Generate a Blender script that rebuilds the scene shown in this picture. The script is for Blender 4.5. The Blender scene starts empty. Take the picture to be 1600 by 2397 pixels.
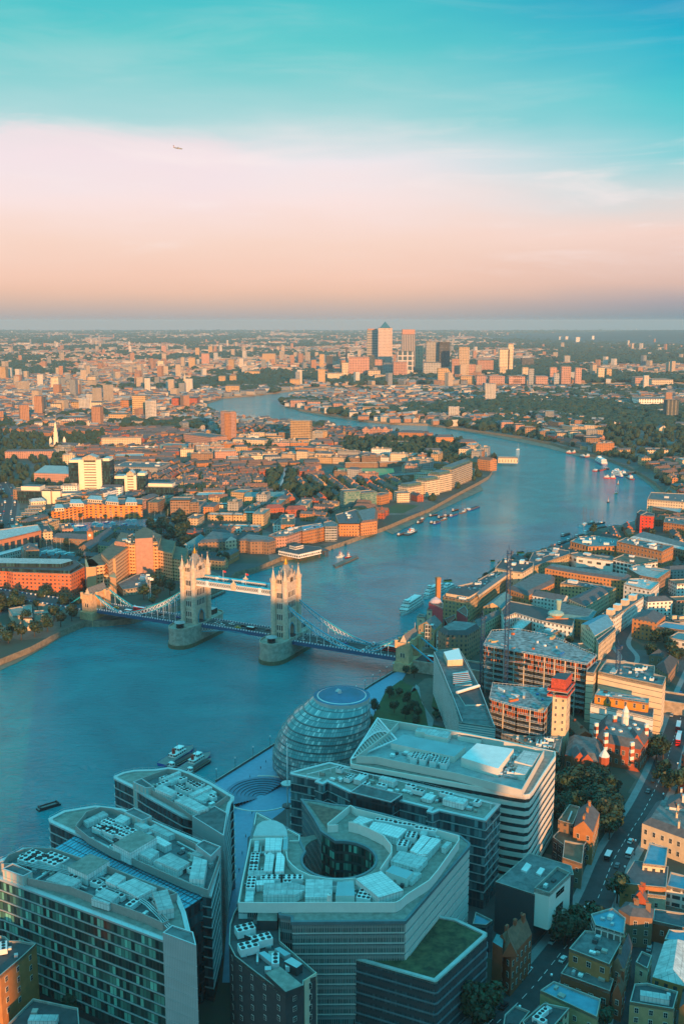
import bpy, bmesh, math, random
from mathutils import Vector, Matrix, noise
sc = bpy.context.scene
COL = sc.collection
R_ = random.Random(11)
# ---------------------------------------------------------------- camera
FPX, CX, CY, HC = 2380.0, 800.0, 1198.5, 247.0
PITCH = math.atan(448.5 / FPX)
cam = bpy.data.cameras.new('camera'); co = bpy.data.objects.new('camera', cam); COL.objects.link(co)
cam.sensor_fit = 'VERTICAL'; cam.sensor_height = 36.0; cam.lens = 36.0 * FPX / 2397.0
cam.clip_start = 1.0; cam.clip_end = 90000.0
co.location = (0, 0, HC); co.rotation_euler = (math.pi / 2 - PITCH, 0, 0)
sc.camera = co
# ---------------------------------------------------------------- sky and sun
SUN_EL, SUN_AZ = math.radians(7.0), math.radians(14.0)      # azimuth: behind the camera, turned towards its right
sun_dir = Vector((math.sin(SUN_AZ) * math.cos(SUN_EL), -math.cos(SUN_AZ) * math.cos(SUN_EL), math.sin(SUN_EL)))
sl = bpy.data.lights.new('sun', 'SUN'); sl.energy = 5.0; sl.angle = math.radians(0.6); sl.color = (1.0, 0.44, 0.14)
so = bpy.data.objects.new('sun', sl); COL.objects.link(so)
so.rotation_euler = sun_dir.to_track_quat('Z', 'Y').to_euler(); so.location = (0, -300, 600)
w = bpy.data.worlds.new('World'); sc.world = w; w.use_nodes = True
nt = w.node_tree; N = nt.nodes; Lk = nt.links; N.clear(); SKYUP = 1.4
def s2l(c):
    return tuple((v / 12.92 if v <= 0.04045 else ((v + 0.055) / 1.055) ** 2.4) for v in [x / 255.0 for x in c]) + (1.0,)
def node(t, **k):
    n = N.new(t)
    for a, b in k.items(): setattr(n, a, b)
    return n
def wm(op, a, b=None, c=None, clamp=False):
    n = N.new('ShaderNodeMath'); n.operation = op; n.use_clamp = clamp
    for i, v in enumerate((a, b, c)):
        if v is None: continue
        if isinstance(v, (int, float)): n.inputs[i].default_value = v
        else: Lk.new(v, n.inputs[i])
    return n.outputs[0]
tc = node('ShaderNodeTexCoord'); sep = node('ShaderNodeSeparateXYZ'); Lk.new(tc.outputs['Generated'], sep.inputs[0])
X, Y, Z = sep.outputs
horiz = wm('SQRT', wm('ADD', wm('MULTIPLY', X, X), wm('MULTIPLY', Y, Y)))
elev = wm('MULTIPLY', wm('ARCTAN2', Z, horiz), 57.29578)     # degrees
azim = wm('MULTIPLY', wm('ARCTAN2', X, Y), 57.29578)         # degrees, 0 straight ahead, + right
cn = node('ShaderNodeTexNoise'); cn.inputs['Scale'].default_value = 3.2; cn.inputs['Detail'].default_value = 6
cmb = node('ShaderNodeCombineXYZ'); Lk.new(wm('MULTIPLY', azim, 0.035), cmb.inputs[0]); Lk.new(wm('MULTIPLY', elev, 0.17), cmb.inputs[1])
Lk.new(cmb.outputs[0], cn.inputs['Vector'])
def ramp(fac, pts):
    n = N.new('ShaderNodeValToRGB'); Lk.new(fac, n.inputs[0]); e = n.color_ramp.elements
    while len(e) < len(pts): e.new(0.5)
    for q, (p_, c_) in zip(e, pts): q.position = p_; q.color = s2l(c_)
    return n.outputs[0]
def ef(lo, hi): return wm('DIVIDE', wm('SUBTRACT', elev, lo), hi - lo, clamp=True)
ev = wm('ADD', elev, wm('MULTIPLY', wm('MULTIPLY', wm('SUBTRACT', cn.outputs['Fac'], 0.5), 2.2), wm('DIVIDE', elev, 6.0, clamp=True)))
evf = wm('DIVIDE', wm('ADD', ev, 2.0), 92.0, clamp=True)
q = lambda a: (a + 2.0) / 92.0
left = ramp(evf, [(q(-2), (176, 164, 162)), (q(-0.1), (176, 168, 166)), (q(0.15), (178, 172, 171)), (q(0.9), (212, 184, 170)), (q(1.5), (236, 194, 172)), (q(2.2), (246, 203, 182)), (q(4.0), (249, 215, 199)), (q(6.3), (251, 228, 224)), (q(8.3), (242, 232, 236)), (q(10.4), (172, 217, 219)), (q(14.0), (100, 204, 206)), (q(17), (62, 192, 202)), (q(30), (62, 190, 214)), (q(90), (70, 198, 222))])
right = ramp(evf, [(q(-2), (96, 138, 152)), (q(-0.2), (106, 146, 160)), (q(0.9), (165, 163, 170)), (q(2.0), (222, 188, 176)), (q(4.6), (245, 214, 203)), (q(6.4), (205, 218, 220)), (q(8.3), (120, 208, 214)), (q(11), (60, 198, 208)), (q(13.5), (20, 176, 205)), (q(16), (0, 150, 198)), (q(30), (55, 182, 212)), (q(90), (70, 198, 222))])
af = N.new('ShaderNodeMapRange'); af.interpolation_type = 'SMOOTHSTEP'
Lk.new(azim, af.inputs[0]); af.inputs[1].default_value = -1.0; af.inputs[2].default_value = 23.0
mx = N.new('ShaderNodeMix'); mx.data_type = 'RGBA'; Lk.new(af.outputs[0], mx.inputs[0]); Lk.new(left, mx.inputs[6]); Lk.new(right, mx.inputs[7])
# soft cloud edge on the left, and the physical sky mixed in high up
cl = N.new('ShaderNodeTexNoise'); cl.inputs['Scale'].default_value = 1.7; cl.inputs['Detail'].default_value = 9; cl.inputs['Roughness'].default_value = 0.62; cl.inputs['Distortion'].default_value = 0.5
cmb2 = node('ShaderNodeCombineXYZ'); Lk.new(wm('MULTIPLY', azim, 0.06), cmb2.inputs[0]); Lk.new(wm('MULTIPLY', elev, 0.30), cmb2.inputs[1]); cmb2.inputs[2].default_value = 3.3
Lk.new(cmb2.outputs[0], cl.inputs['Vector'])
def mr(v, a, b, c, d, st='SMOOTHSTEP'):
    n = N.new('ShaderNodeMapRange'); n.interpolation_type = st; Lk.new(v, n.inputs[0])
    for i, t in enumerate((a, b, c, d)): n.inputs[i + 1].default_value = t
    return n.outputs[0]
edge = wm('SUBTRACT', wm('ADD', elev, wm('MULTIPLY', wm('SUBTRACT', cl.outputs['Fac'], 0.5), 3.2)), wm('MULTIPLY', azim, -0.04))
cf = wm('MULTIPLY', mr(edge, 8.5, 9.5, 1, 0), mr(edge, 4.5, 8.4, 0, 1))
cf = wm('MULTIPLY', wm('MULTIPLY', cf, mr(azim, -8.0, -2.0, 1, 0)), 0.75)
mc = N.new('ShaderNodeMix'); mc.data_type = 'RGBA'; Lk.new(cf, mc.inputs[0]); Lk.new(mx.outputs[2], mc.inputs[6]); mc.inputs[7].default_value = s2l((246, 226, 230))
ws = N.new('ShaderNodeTexNoise'); ws.inputs['Scale'].default_value = 1.0; ws.inputs['Detail'].default_value = 8; ws.inputs['Roughness'].default_value = 0.6; ws.inputs['Distortion'].default_value = 0.8
cmb3 = node('ShaderNodeCombineXYZ'); Lk.new(wm('MULTIPLY', azim, 0.07), cmb3.inputs[0]); Lk.new(wm('MULTIPLY', elev, 0.55), cmb3.inputs[1]); cmb3.inputs[2].default_value = 7.7; Lk.new(cmb3.outputs[0], ws.inputs['Vector'])
wf_ = wm('MULTIPLY', wm('MULTIPLY', mr(ws.outputs['Fac'], .48, .72, 0, .55), mr(elev, 1.5, 5, 0, 1)), mr(elev, 7.5, 11, 1, .14))
mw = N.new('ShaderNodeMix'); mw.data_type = 'RGBA'; Lk.new(wf_, mw.inputs[0]); Lk.new(mc.outputs[2], mw.inputs[6]); mw.inputs[7].default_value = s2l((253, 238, 236)); mc = mw
sky = node('ShaderNodeTexSky'); sky.sky_type = 'NISHITA'; sky.sun_disc = False; sky.sun_elevation = SUN_EL; sky.sun_rotation = math.pi - SUN_AZ
bg1 = node('ShaderNodeBackground'); Lk.new(mc.outputs[2], bg1.inputs[0]); Lk.new(mr(elev, 17, 45, 0.66, SKYUP), bg1.inputs[1])
bg2 = node('ShaderNodeBackground'); Lk.new(sky.outputs[0], bg2.inputs[0]); bg2.inputs[1].default_value = 0.05
mxs = node('ShaderNodeMixShader'); Lk.new(mr(elev, 20, 50, 0, 0.2), mxs.inputs[0]); Lk.new(bg1.outputs[0], mxs.inputs[1]); Lk.new(bg2.outputs[0], mxs.inputs[2])
wo = node('ShaderNodeOutputWorld'); Lk.new(mxs.outputs[0], wo.inputs[0])
vs = sc.view_settings; vs.view_transform = 'Standard'; vs.look = 'None'; vs.exposure = 0.6; vs.gamma = 1.0; vs.use_curve_mapping = False
sc.cycles.max_bounces = 5; sc.cycles.diffuse_bounces = 2; sc.cycles.glossy_bounces = 3; sc.cycles.transmission_bounces = 2
sc.cycles.volume_bounces = 0; sc.cycles.transparent_max_bounces = 6; sc.cycles.caustics_reflective = False; sc.cycles.caustics_refractive = False
# ---------------------------------------------------------------- geometry helpers
def P(x, y, z):
    """photogrammetry: where the sight line of a photo pixel meets the height z"""
    dx = x - CX; u = CY - y
    ry = FPX * math.cos(PITCH) + u * math.sin(PITCH); rz = -FPX * math.sin(PITCH) + u * math.cos(PITCH)
    t = (z - HC) / rz
    return (dx * t, ry * t)
def PIX(X, Y, Z):
    Z -= HC; d = Y * math.cos(PITCH) - Z * math.sin(PITCH); u = Y * math.sin(PITCH) + Z * math.cos(PITCH)
    return (CX + FPX * X / max(d, .1), CY - FPX * u / max(d, .1))
K = 1.0204
def PS(pts, z): return [P(x, y, z) for x, y in pts]
def D(*pts): return [(x * K, y * K) for x, y in pts]
def Zm(x0, y0, s, *pts): return [(x0 + x / s, y0 + y / s) for x, y in pts]
def area(p): return 0.5 * sum(p[i][0] * p[(i + 1) % len(p)][1] - p[(i + 1) % len(p)][0] * p[i][1] for i in range(len(p)))
def ccw(p): return list(p) if area(p) > 0 else list(p)[::-1]
def cen(p): return (sum(a[0] for a in p) / len(p), sum(a[1] for a in p) / len(p))
def dist(a, b): return math.hypot(a[0] - b[0], a[1] - b[1])
def lerp(a, b, t): return tuple(x + (y - x) * t for x, y in zip(a, b))
def inset(poly, d):
    """offset a ccw polygon inwards by d"""
    n = len(poly); out = []
    for i in range(n):
        a, b, c = Vector(poly[i - 1]), Vector(poly[i]), Vector(poly[(i + 1) % n])
        e1 = (b - a).normalized(); e2 = (c - b).normalized()
        n1 = Vector((-e1.y, e1.x)); n2 = Vector((-e2.y, e2.x)); m = n1 + n2
        k = max(m.length_squared, 0.15)
        out.append(tuple(b + m * (2 * d / k) / 1.0 * 1.0))
    return out
def inside(p, poly):
    x, y = p; c = False; n = len(poly); j = n - 1
    for i in range(n):
        xi, yi = poly[i]; xj, yj = poly[j]
        if (yi > y) != (yj > y) and x < (xj - xi) * (y - yi) / (yj - yi) + xi: c = not c
        j = i
    return c
class MB:
    """collects faces; build() links them as one mesh object"""
    def __init__(s): s.v = []; s.f = []; s.m = []; s.uv = []; s.sm = []
    def face(s, pts, m=0, uv=None, smooth=False):
        b = len(s.v); s.v.extend(pts); s.f.append(list(range(b, b + len(pts)))); s.m.append(m); s.sm.append(smooth)
        s.uv.append(uv or [(p[0], p[1]) for p in pts])
    def wall(s, a, b, z0, z1, m=0, u0=0.0, z0b=None, z1b=None):
        l = dist(a, b); zb0 = z0 if z0b is None else z0b; zb1 = z1 if z1b is None else z1b
        s.face([(a[0], a[1], z0), (b[0], b[1], zb0), (b[0], b[1], zb1), (a[0], a[1], z1)], m, [(u0, 0), (u0 + l, zb0 - z0), (u0 + l, zb1 - z0), (u0, z1 - z0)])
    def prism(s, poly, z0, z1, mw=0, mt=0, top=True, bot=False):
        poly = ccw(poly); n = len(poly); u = 0.0
        for i in range(n):
            a, b = poly[i], poly[(i + 1) % n]; s.wall(a, b, z0, z1, mw, u); u += math.ceil(dist(a, b))
        if top:
            k = max(range(n), key=lambda i: dist(poly[i], poly[(i + 1) % n])); a, b = poly[k], poly[(k + 1) % n]; L_ = max(dist(a, b), .01); c_, d_ = (b[0] - a[0]) / L_, (b[1] - a[1]) / L_
            s.face([(x, y, z1) for x, y in poly], mt, [((x - a[0]) * c_ + (y - a[1]) * d_ + .3, -(x - a[0]) * d_ + (y - a[1]) * c_ + .3) for x, y in poly])
        if bot: s.face([(x, y, z0) for x, y in poly[::-1]], mt)
    def ring(s, poly, w_, z0, z1, m=0):
        """a parapet: a band of width w_ just inside the polygon"""
        o = ccw(poly); i_ = inset(o, w_); n = len(o)
        for k in range(n):
            a, b, c, d = o[k], o[(k + 1) % n], i_[(k + 1) % n], i_[k]
            s.wall(a, b, z0, z1, m); s.wall(c, d, z0, z1, m)
            s.face([(a[0], a[1], z1), (b[0], b[1], z1), (c[0], c[1], z1), (d[0], d[1], z1)], m)
    def obox(s, c, ax, lx, ly, z0, z1, m=0, mt=None, bot=False):
        """box centred at c, long side along angle ax"""
        ca, sa = math.cos(ax), math.sin(ax); h, k = lx / 2, ly / 2
        s.prism([(c[0] + x * ca - y * sa, c[1] + x * sa + y * ca) for x, y in ((-h, -k), (h, -k), (h, k), (-h, k))], z0, z1, m, m if mt is None else mt, bot=bot)
    def bar(s, a, b, r=0.3, m=0, n=4, r2=None, caps=True):
        a = Vector(a); b = Vector(b); d = b - a
        if d.length < 1e-6: return
        z = d.normalized(); x = z.orthogonal().normalized() if abs(z.z) > .99 else Vector((0, 0, 1)).cross(z).normalized(); y = z.cross(x)
        r2 = r if r2 is None else r2; o = math.pi / n
        c1 = [tuple(a + (x * math.cos(o + 2 * math.pi * i / n) + y * math.sin(o + 2 * math.pi * i / n)) * r) for i in range(n)]
        c2 = [tuple(b + (x * math.cos(o + 2 * math.pi * i / n) + y * math.sin(o + 2 * math.pi * i / n)) * r2) for i in range(n)]
        for i in range(n):
            j = (i + 1) % n; s.face([c1[i], c1[j], c2[j], c2[i]], m, [(i, 0), (i + 1, 0), (i + 1, d.length), (i, d.length)], smooth=n > 6)
        if caps:
            s.face(c2, m); s.face(c1[::-1], m)
    def cone(s, c, r0, r1, z0, z1, n=8, m=0, mt=None, smooth=False, rot=0.0):
        a = [(c[0] + r0 * math.cos(rot + 2 * math.pi * i / n), c[1] + r0 * math.sin(rot + 2 * math.pi * i / n), z0) for i in range(n)]
        b = [(c[0] + r1 * math.cos(rot + 2 * math.pi * i / n), c[1] + r1 * math.sin(rot + 2 * math.pi * i / n), z1) for i in range(n)]
        for i in range(n):
            j = (i + 1) % n; L_ = 2 * math.pi * max(r0, r1) / n
            if r1 < 1e-4: s.face([a[i], a[j], b[i]], m, smooth=smooth)
            else: s.face([a[i], a[j], b[j], b[i]], m, [(i * L_, 0), (i * L_ + L_, 0), (i * L_ + L_, z1 - z0), (i * L_, z1 - z0)], smooth=smooth)
        if r1 > 1e-4: s.face(b, m if mt is None else mt)
    def gable(s, q4, z0, zr, mr_=0, mg=1, over=0.0, hip=0.0):
        """gable roof over a quad; the ridge runs along the longer side; hip > 0 draws the ridge ends in"""
        q4 = ccw(q4)
        if dist(q4[0], q4[1]) < dist(q4[1], q4[2]): q4 = q4[1:] + q4[:1]
        a, b, c, d = q4; r1 = lerp(d, a, .5); r2 = lerp(b, c, .5); L_ = dist(r1, r2)
        if hip > 0: t = min(hip / max(L_, .01), .49); r1, r2 = lerp(r1, r2, t), lerp(r2, r1, t)
        R1, R2 = (r1[0], r1[1], zr), (r2[0], r2[1], zr); A, B, C_, D_ = [(p[0], p[1], z0) for p in (a, b, c, d)]
        w_ = dist(b, c) / 2; sl_ = math.hypot(w_, zr - z0)
        s.face([A, B, R2, R1], mr_, [(0, 0), (L_, 0), (L_, sl_), (0, sl_)]); s.face([C_, D_, R1, R2], mr_, [(0, 0), (L_, 0), (L_, sl_), (0, sl_)])
        s.face([B, C_, R2], mr_ if hip > 0 else mg); s.face([D_, A, R1], mr_ if hip > 0 else mg)
    def build(s, name, mats, parent=None, origin=None, merge=False):
        me = bpy.data.meshes.new(name)
        org = origin if origin is not None else (parent.get('_o') if parent is not None and parent.get('_o') is not None else (0, 0, 0))
        ox, oy, oz = org
        me.from_pydata([(p[0] - ox, p[1] - oy, p[2] - oz) for p in s.v], [], s.f)
        if not isinstance(mats, (list, tuple)): mats = [mats]
        for m in mats: me.materials.append(m)
        me.polygons.foreach_set('material_index', [min(i, len(mats) - 1) for i in s.m])
        me.polygons.foreach_set('use_smooth', s.sm)
        ul = me.uv_layers.new(name='UVMap'); fl = []
        for u in s.uv:
            for a in u: fl.extend((a[0], a[1]))
        ul.data.foreach_set('uv', fl)
        if merge:
            bm = bmesh.new(); bm.from_mesh(me); bmesh.ops.remove_doubles(bm, verts=bm.verts, dist=0.001); bm.to_mesh(me); bm.free()
        me.validate()
        o = bpy.data.objects.new(name, me); COL.objects.link(o)
        if parent is not None: o.parent = parent
        elif origin is not None: o.location = origin
        return o
ALL = []
def tag(o, label=None, cat=None, group=None, kind=None):
    if label: o['label'] = label
    if cat: o['category'] = cat
    if group: o['group'] = group
    if kind: o['kind'] = kind
    if cat: ALL.append(o)
    return o
def thing(name, label, cat, loc, group=None):
    o = bpy.data.objects.new(name, None); COL.objects.link(o); o.location = loc; o['_o'] = list(loc); o.empty_display_size = 2
    return tag(o, label, cat, group)
def struct(name, mb, mats, kind='structure'):
    o = mb.build(name, mats); o['kind'] = kind; return o
def copy_tree(o, loc=None, rz=None, label=None, group=None, sc_=None):
    c = o.copy(); COL.objects.link(c)
    if loc is not None: c.location = loc
    if rz is not None: c.rotation_euler = (0, 0, rz)
    if sc_ is not None: c.scale = sc_ if isinstance(sc_, (tuple, list)) else (sc_,) * 3
    if label: c['label'] = label
    if group: c['group'] = group
    for ch in o.children:
        d = ch.copy(); COL.objects.link(d); d.parent = c
        for g in ch.children:
            e = g.copy(); COL.objects.link(e); e.parent = d
    ALL.append(c); return c
# ---------------------------------------------------------------- materials
MATS = {}
def newmat(name):
    m = bpy.data.materials.new(name); m.use_nodes = True; t = m.node_tree; b = t.nodes['Principled BSDF']
    return m, t, b
def M(name, col, rough=0.8, metal=0.0, var=0.25, scale=0.25, bump=0.0, spec=0.5, obj_var=0.0, detail=5, col2=None, emit=None, grid=None):
    """plain surface with noise wear: col mixed with a darker/lighter tone"""
    if name in MATS: return MATS[name]
    m, t, b = newmat(name); n = t.nodes; l = t.links
    tc_ = n.new('ShaderNodeTexCoord'); nz = n.new('ShaderNodeTexNoise'); nz.inputs['Scale'].default_value = scale; nz.inputs['Detail'].default_value = detail; nz.inputs['Roughness'].default_value = 0.6
    l.new(tc_.outputs['Object'], nz.inputs['Vector'])
    cr = n.new('ShaderNodeValToRGB'); l.new(nz.outputs['Fac'], cr.inputs[0])
    c2 = col2 or tuple(c * (1 - var) for c in col)
    cr.color_ramp.elements[0].position = 0.35; cr.color_ramp.elements[1].position = 0.65
    cr.color_ramp.elements[0].color = (*c2, 1); cr.color_ramp.elements[1].color = (*col, 1)
    out = cr.outputs[0]
    if grid:
        uvn = n.new('ShaderNodeUVMap'); br_ = n.new('ShaderNodeTexBrick'); l.new(uvn.outputs[0], br_.inputs['Vector']); br_.offset = 0.0; br_.inputs['Scale'].default_value = 1.0; br_.inputs['Brick Width'].default_value = grid; br_.inputs['Row Height'].default_value = grid * 1.6; br_.inputs['Mortar Size'].default_value = .06
        br_.inputs['Color1'].default_value = (1, 1, 1, 1); br_.inputs['Color2'].default_value = (.82, .82, .82, 1); br_.inputs['Mortar'].default_value = (.35, .38, .38, 1); mm = n.new('ShaderNodeMix'); mm.data_type = 'RGBA'; mm.blend_type = 'MULTIPLY'; mm.inputs[0].default_value = 1; l.new(out, mm.inputs[6]); l.new(br_.outputs['Color'], mm.inputs[7]); out = mm.outputs[2]
    if obj_var:
        oi = n.new('ShaderNodeObjectInfo'); hs = n.new('ShaderNodeHueSaturation'); mr1 = n.new('ShaderNodeMapRange')
        l.new(oi.outputs['Random'], mr1.inputs[0]); mr1.inputs[3].default_value = 1 - obj_var; mr1.inputs[4].default_value = 1 + obj_var
        l.new(mr1.outputs[0], hs.inputs['Value']); l.new(out, hs.inputs['Color']); out = hs.outputs[0]
    l.new(out, b.inputs['Base Color']); b.inputs['Roughness'].default_value = rough; b.inputs['Metallic'].default_value = metal
    b.inputs['Specular IOR Level'].default_value = spec
    if bump:
        bp = n.new('ShaderNodeBump'); bp.inputs['Strength'].default_value = bump; bp.inputs['Distance'].default_value = 0.3; l.new(nz.outputs['Fac'], bp.inputs['Height']); l.new(bp.outputs[0], b.inputs['Normal'])
    if emit:
        b.inputs['Emission Color'].default_value = (*emit[0], 1); b.inputs['Emission Strength'].default_value = emit[1]
    MATS[name] = m; return m
def FAC(name, wall, su=3.2, sv=3.3, ww=0.45, wh=0.5, glass=(0.03, 0.05, 0.06), band=None, bandh=0.12, rough_g=0.15, vo=0.5, gvar=0.6, curtain=(0.35, 0.33, 0.28), wvar=0.2, obj_var=0.15, hue_var=0.0, mull=None, pilaster=None, nzmax=0.3):
    """facade: walls with rows of windows laid out in metres along the wall (UV = run, height)"""
    if name in MATS: return MATS[name]
    m, t, b = newmat(name); n = t.nodes; l = t.links
    def mt(op, a, b_=None, clamp=False):
        k = n.new('ShaderNodeMath'); k.operation = op; k.use_clamp = clamp
        for i, v in enumerate((a, b_)):
            if v is None: continue
            if isinstance(v, (int, float)): k.inputs[i].default_value = v
            else: l.new(v, k.inputs[i])
        return k.outputs[0]
    def mix(f_, a, b_):
        k = n.new('ShaderNodeMix'); k.data_type = 'RGBA'
        for i, v in ((0, f_), (6, a), (7, b_)):
            if isinstance(v, (tuple, list)): k.inputs[i].default_value = (*v, 1)
            elif isinstance(v, (int, float)): k.inputs[i].default_value = v
            else: l.new(v, k.inputs[i])
        return k.outputs[2]
    uvn = n.new('ShaderNodeUVMap'); sp = n.new('ShaderNodeSeparateXYZ'); l.new(uvn.outputs[0], sp.inputs[0])
    u = mt('DIVIDE', sp.outputs[0], su); v = mt('DIVIDE', sp.outputs[1], sv)
    fu = mt('FRACT', u); fv = mt('FRACT', v)
    mu = mt('LESS_THAN', mt('ABSOLUTE', mt('SUBTRACT', fu, 0.5)), ww / 2); mv = mt('LESS_THAN', mt('ABSOLUTE', mt('SUBTRACT', fv, vo)), wh / 2)
    mask = mt('MULTIPLY', mu, mv)
    geo = n.new('ShaderNodeNewGeometry'); sn = n.new('ShaderNodeSeparateXYZ'); l.new(geo.outputs['True Normal'], sn.inputs[0])
    mask = mt('MULTIPLY', mask, mt('LESS_THAN', mt('ABSOLUTE', sn.outputs[2]), nzmax))
    cell = n.new('ShaderNodeCombineXYZ'); l.new(mt('FLOOR', u), cell.inputs[0]); l.new(mt('FLOOR', v), cell.inputs[1])
    oi = n.new('ShaderNodeObjectInfo'); l.new(oi.outputs['Random'], cell.inputs[2])
    wn = n.new('ShaderNodeTexWhiteNoise'); l.new(cell.outputs[0], wn.inputs['Vector'])
    g = mix(mt('MULTIPLY', mt('POWER', wn.outputs['Value'], 3.0), gvar), glass, curtain)
    if mull:
        k2 = mt('MULTIPLY', mt('GREATER_THAN', mt('FRACT', mt('DIVIDE', sp.outputs[0], mull)), 0.12), 1.0); g = mix(k2, tuple(c * 0.7 for c in wall), g)
    nz = n.new('ShaderNodeTexNoise'); nz.inputs['Scale'].default_value = 0.18; nz.inputs['Detail'].default_value = 6; tc_ = n.new('ShaderNodeTexCoord'); l.new(tc_.outputs['Object'], nz.inputs['Vector'])
    wc = mix(nz.outputs['Fac'], tuple(c * (1 - wvar) for c in wall), tuple(min(1, c * (1 + wvar)) for c in wall))
    if band: wc = mix(mt('GREATER_THAN', fv, 1 - bandh), wc, band)
    if pilaster: wc = mix(mt('LESS_THAN', fu, 0.14), wc, pilaster)
    hs = n.new('ShaderNodeHueSaturation'); mr1 = n.new('ShaderNodeMapRange'); l.new(oi.outputs['Random'], mr1.inputs[0]); mr1.inputs[3].default_value = 1 - obj_var; mr1.inputs[4].default_value = 1 + obj_var
    l.new(mr1.outputs[0], hs.inputs['Value']); l.new(wc, hs.inputs['Color']); wc = hs.outputs[0]
    if hue_var:
        wn2 = n.new('ShaderNodeTexWhiteNoise'); wn2.noise_dimensions = '1D'; l.new(oi.outputs['Random'], wn2.inputs['W']); mr2 = n.new('ShaderNodeMapRange'); l.new(wn2.outputs['Value'], mr2.inputs[0]); mr2.inputs[3].default_value = 0.5 - hue_var; mr2.inputs[4].default_value = 0.5 + hue_var; l.new(mr2.outputs[0], hs.inputs['Hue'])
    l.new(mix(mask, wc, g), b.inputs['Base Color'])
    rr = mt('SUBTRACT', 0.85, mt('MULTIPLY', mask, 0.85 - rough_g)); l.new(rr, b.inputs['Roughness'])
    MATS[name] = m; return m
# ================================================================ SETTING: river, land, quays, beaches, haze
GZ = 5.0
m, t, b = newmat('river_water'); n = t.nodes; l = t.links
tcw = n.new('ShaderNodeTexCoord'); mp = n.new('ShaderNodeMapping'); l.new(tcw.outputs['Object'], mp.inputs[0]); mp.inputs['Scale'].default_value = (0.16, 0.4, 1); mp.inputs['Rotation'].default_value = (0, 0, 0.7)
n1 = n.new('ShaderNodeTexNoise'); n1.inputs['Scale'].default_value = 1.3; n1.inputs['Detail'].default_value = 7; n1.inputs['Roughness'].default_value = 0.66; n1.inputs['Distortion'].default_value = 0.6; l.new(mp.outputs[0], n1.inputs[0])
n2 = n.new('ShaderNodeTexNoise'); n2.inputs['Scale'].default_value = 0.012; n2.inputs['Detail'].default_value = 5; n2.inputs['Distortion'].default_value = 1.5; l.new(tcw.outputs['Object'], n2.inputs[0])
bp = n.new('ShaderNodeBump'); bp.inputs['Strength'].default_value = 1.0; bp.inputs['Distance'].default_value = 1.8; l.new(n1.outputs[0], bp.inputs['Height'])
n3 = n.new('ShaderNodeTexNoise'); n3.inputs['Scale'].default_value = 0.32; n3.inputs['Detail'].default_value = 4; n3.inputs['Distortion'].default_value = 2.0; l.new(mp.outputs[0], n3.inputs[0])
bp2 = n.new('ShaderNodeBump'); bp2.inputs['Strength'].default_value = 0.6; bp2.inputs['Distance'].default_value = 3.5; l.new(n3.outputs[0], bp2.inputs['Height']); l.new(bp.outputs[0], bp2.inputs['Normal']); l.new(bp2.outputs[0], b.inputs['Normal'])
cr = n.new('ShaderNodeValToRGB'); l.new(n2.outputs[0], cr.inputs[0]); cr.color_ramp.elements[0].position = .35; cr.color_ramp.elements[1].position = .7
cr.color_ramp.elements[0].color = (0.0, 0.22, 0.27, 1); cr.color_ramp.elements[1].color = (0.0, 0.32, 0.37, 1); l.new(cr.outputs[0], b.inputs['Base Color'])
b.inputs['Roughness'].default_value = 0.06; b.inputs['IOR'].default_value = 1.3; b.inputs['Specular IOR Level'].default_value = 0.5; b.inputs['Specular Tint'].default_value = (0.30, 0.80, 0.95, 1)
WATER = m
mb = MB(); mb.face([(-30000, -1500, 0), (30000, -1500, 0), (30000, 26500, 0), (-30000, 26500, 0)]); struct('river', mb, WATER)

m, t, b = newmat('ground_surface'); n = t.nodes; l = t.links
tg = n.new('ShaderNodeTexCoord'); vo = n.new('ShaderNodeTexVoronoi'); vo.inputs['Scale'].default_value = 0.022; l.new(tg.outputs['Object'], vo.inputs[0])
crg = n.new('ShaderNodeValToRGB'); sx = n.new('ShaderNodeSeparateColor'); l.new(vo.outputs['Color'], sx.inputs[0]); l.new(sx.outputs[0], crg.inputs[0]); crg.color_ramp.interpolation = 'CONSTANT'
el = crg.color_ramp.elements; el[0].color = (.045, .075, .04, 1); el[1].position = .45; el[1].color = (.10, .10, .10, 1)
for p_, c_ in ((.62, (.19, .15, .11)), (.78, (.055, .085, .05)), (.9, (.24, .22, .19))): e = el.new(p_); e.color = (*c_, 1)
nzg = n.new('ShaderNodeTexNoise'); nzg.inputs['Scale'].default_value = 0.3; nzg.inputs['Detail'].default_value = 8; l.new(tg.outputs['Object'], nzg.inputs[0])
mg = n.new('ShaderNodeMix'); mg.data_type = 'RGBA'; l.new(nzg.outputs[0], mg.inputs[0]); mg.inputs[6].default_value = (.05, .05, .05, 1); l.new(crg.outputs[0], mg.inputs[7]); l.new(mg.outputs[2], b.inputs['Base Color']); b.inputs['Roughness'].default_value = .9
GROUND = m
QUAY = M('quay_stone', (.30, .24, .17), var=.45, scale=.35)
north_px = D((0, 1512), (70, 1484), (130, 1452), (195, 1424), (228, 1425), (300, 1418), (345, 1408), (400, 1392), (450, 1378), (505, 1345), (540, 1312), (590, 1300), (645, 1277), (700, 1268), (740, 1258), (800, 1238), (888, 1206), (930, 1188), (985, 1166), (1050, 1130), (1092, 1108), (1120, 1092), (1128, 1080), (1118, 1066), (1150, 1052), (1105, 1030), (1060, 1014), (1000, 1000), (900, 992), (860, 989), (800, 982), (730, 977), (640, 968), (560, 962), (500, 955), (458, 940), (478, 922), (512, 911), (560, 907), (620, 901), (690, 892), (745, 886), (800, 884)) + [(1000, 900), (1250, 897), (1600, 895), (1800, 894)]
NORTH = [(-2400, 1130), (-900, 800)] + PS(north_px, GZ)
NORTH[0:2] = [(-1500, 560), (-620, 640)]
NORTH = NORTH + [(30000, 12000), (30000, 26600), (-30000, 26600), (-30000, 560)]
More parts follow.
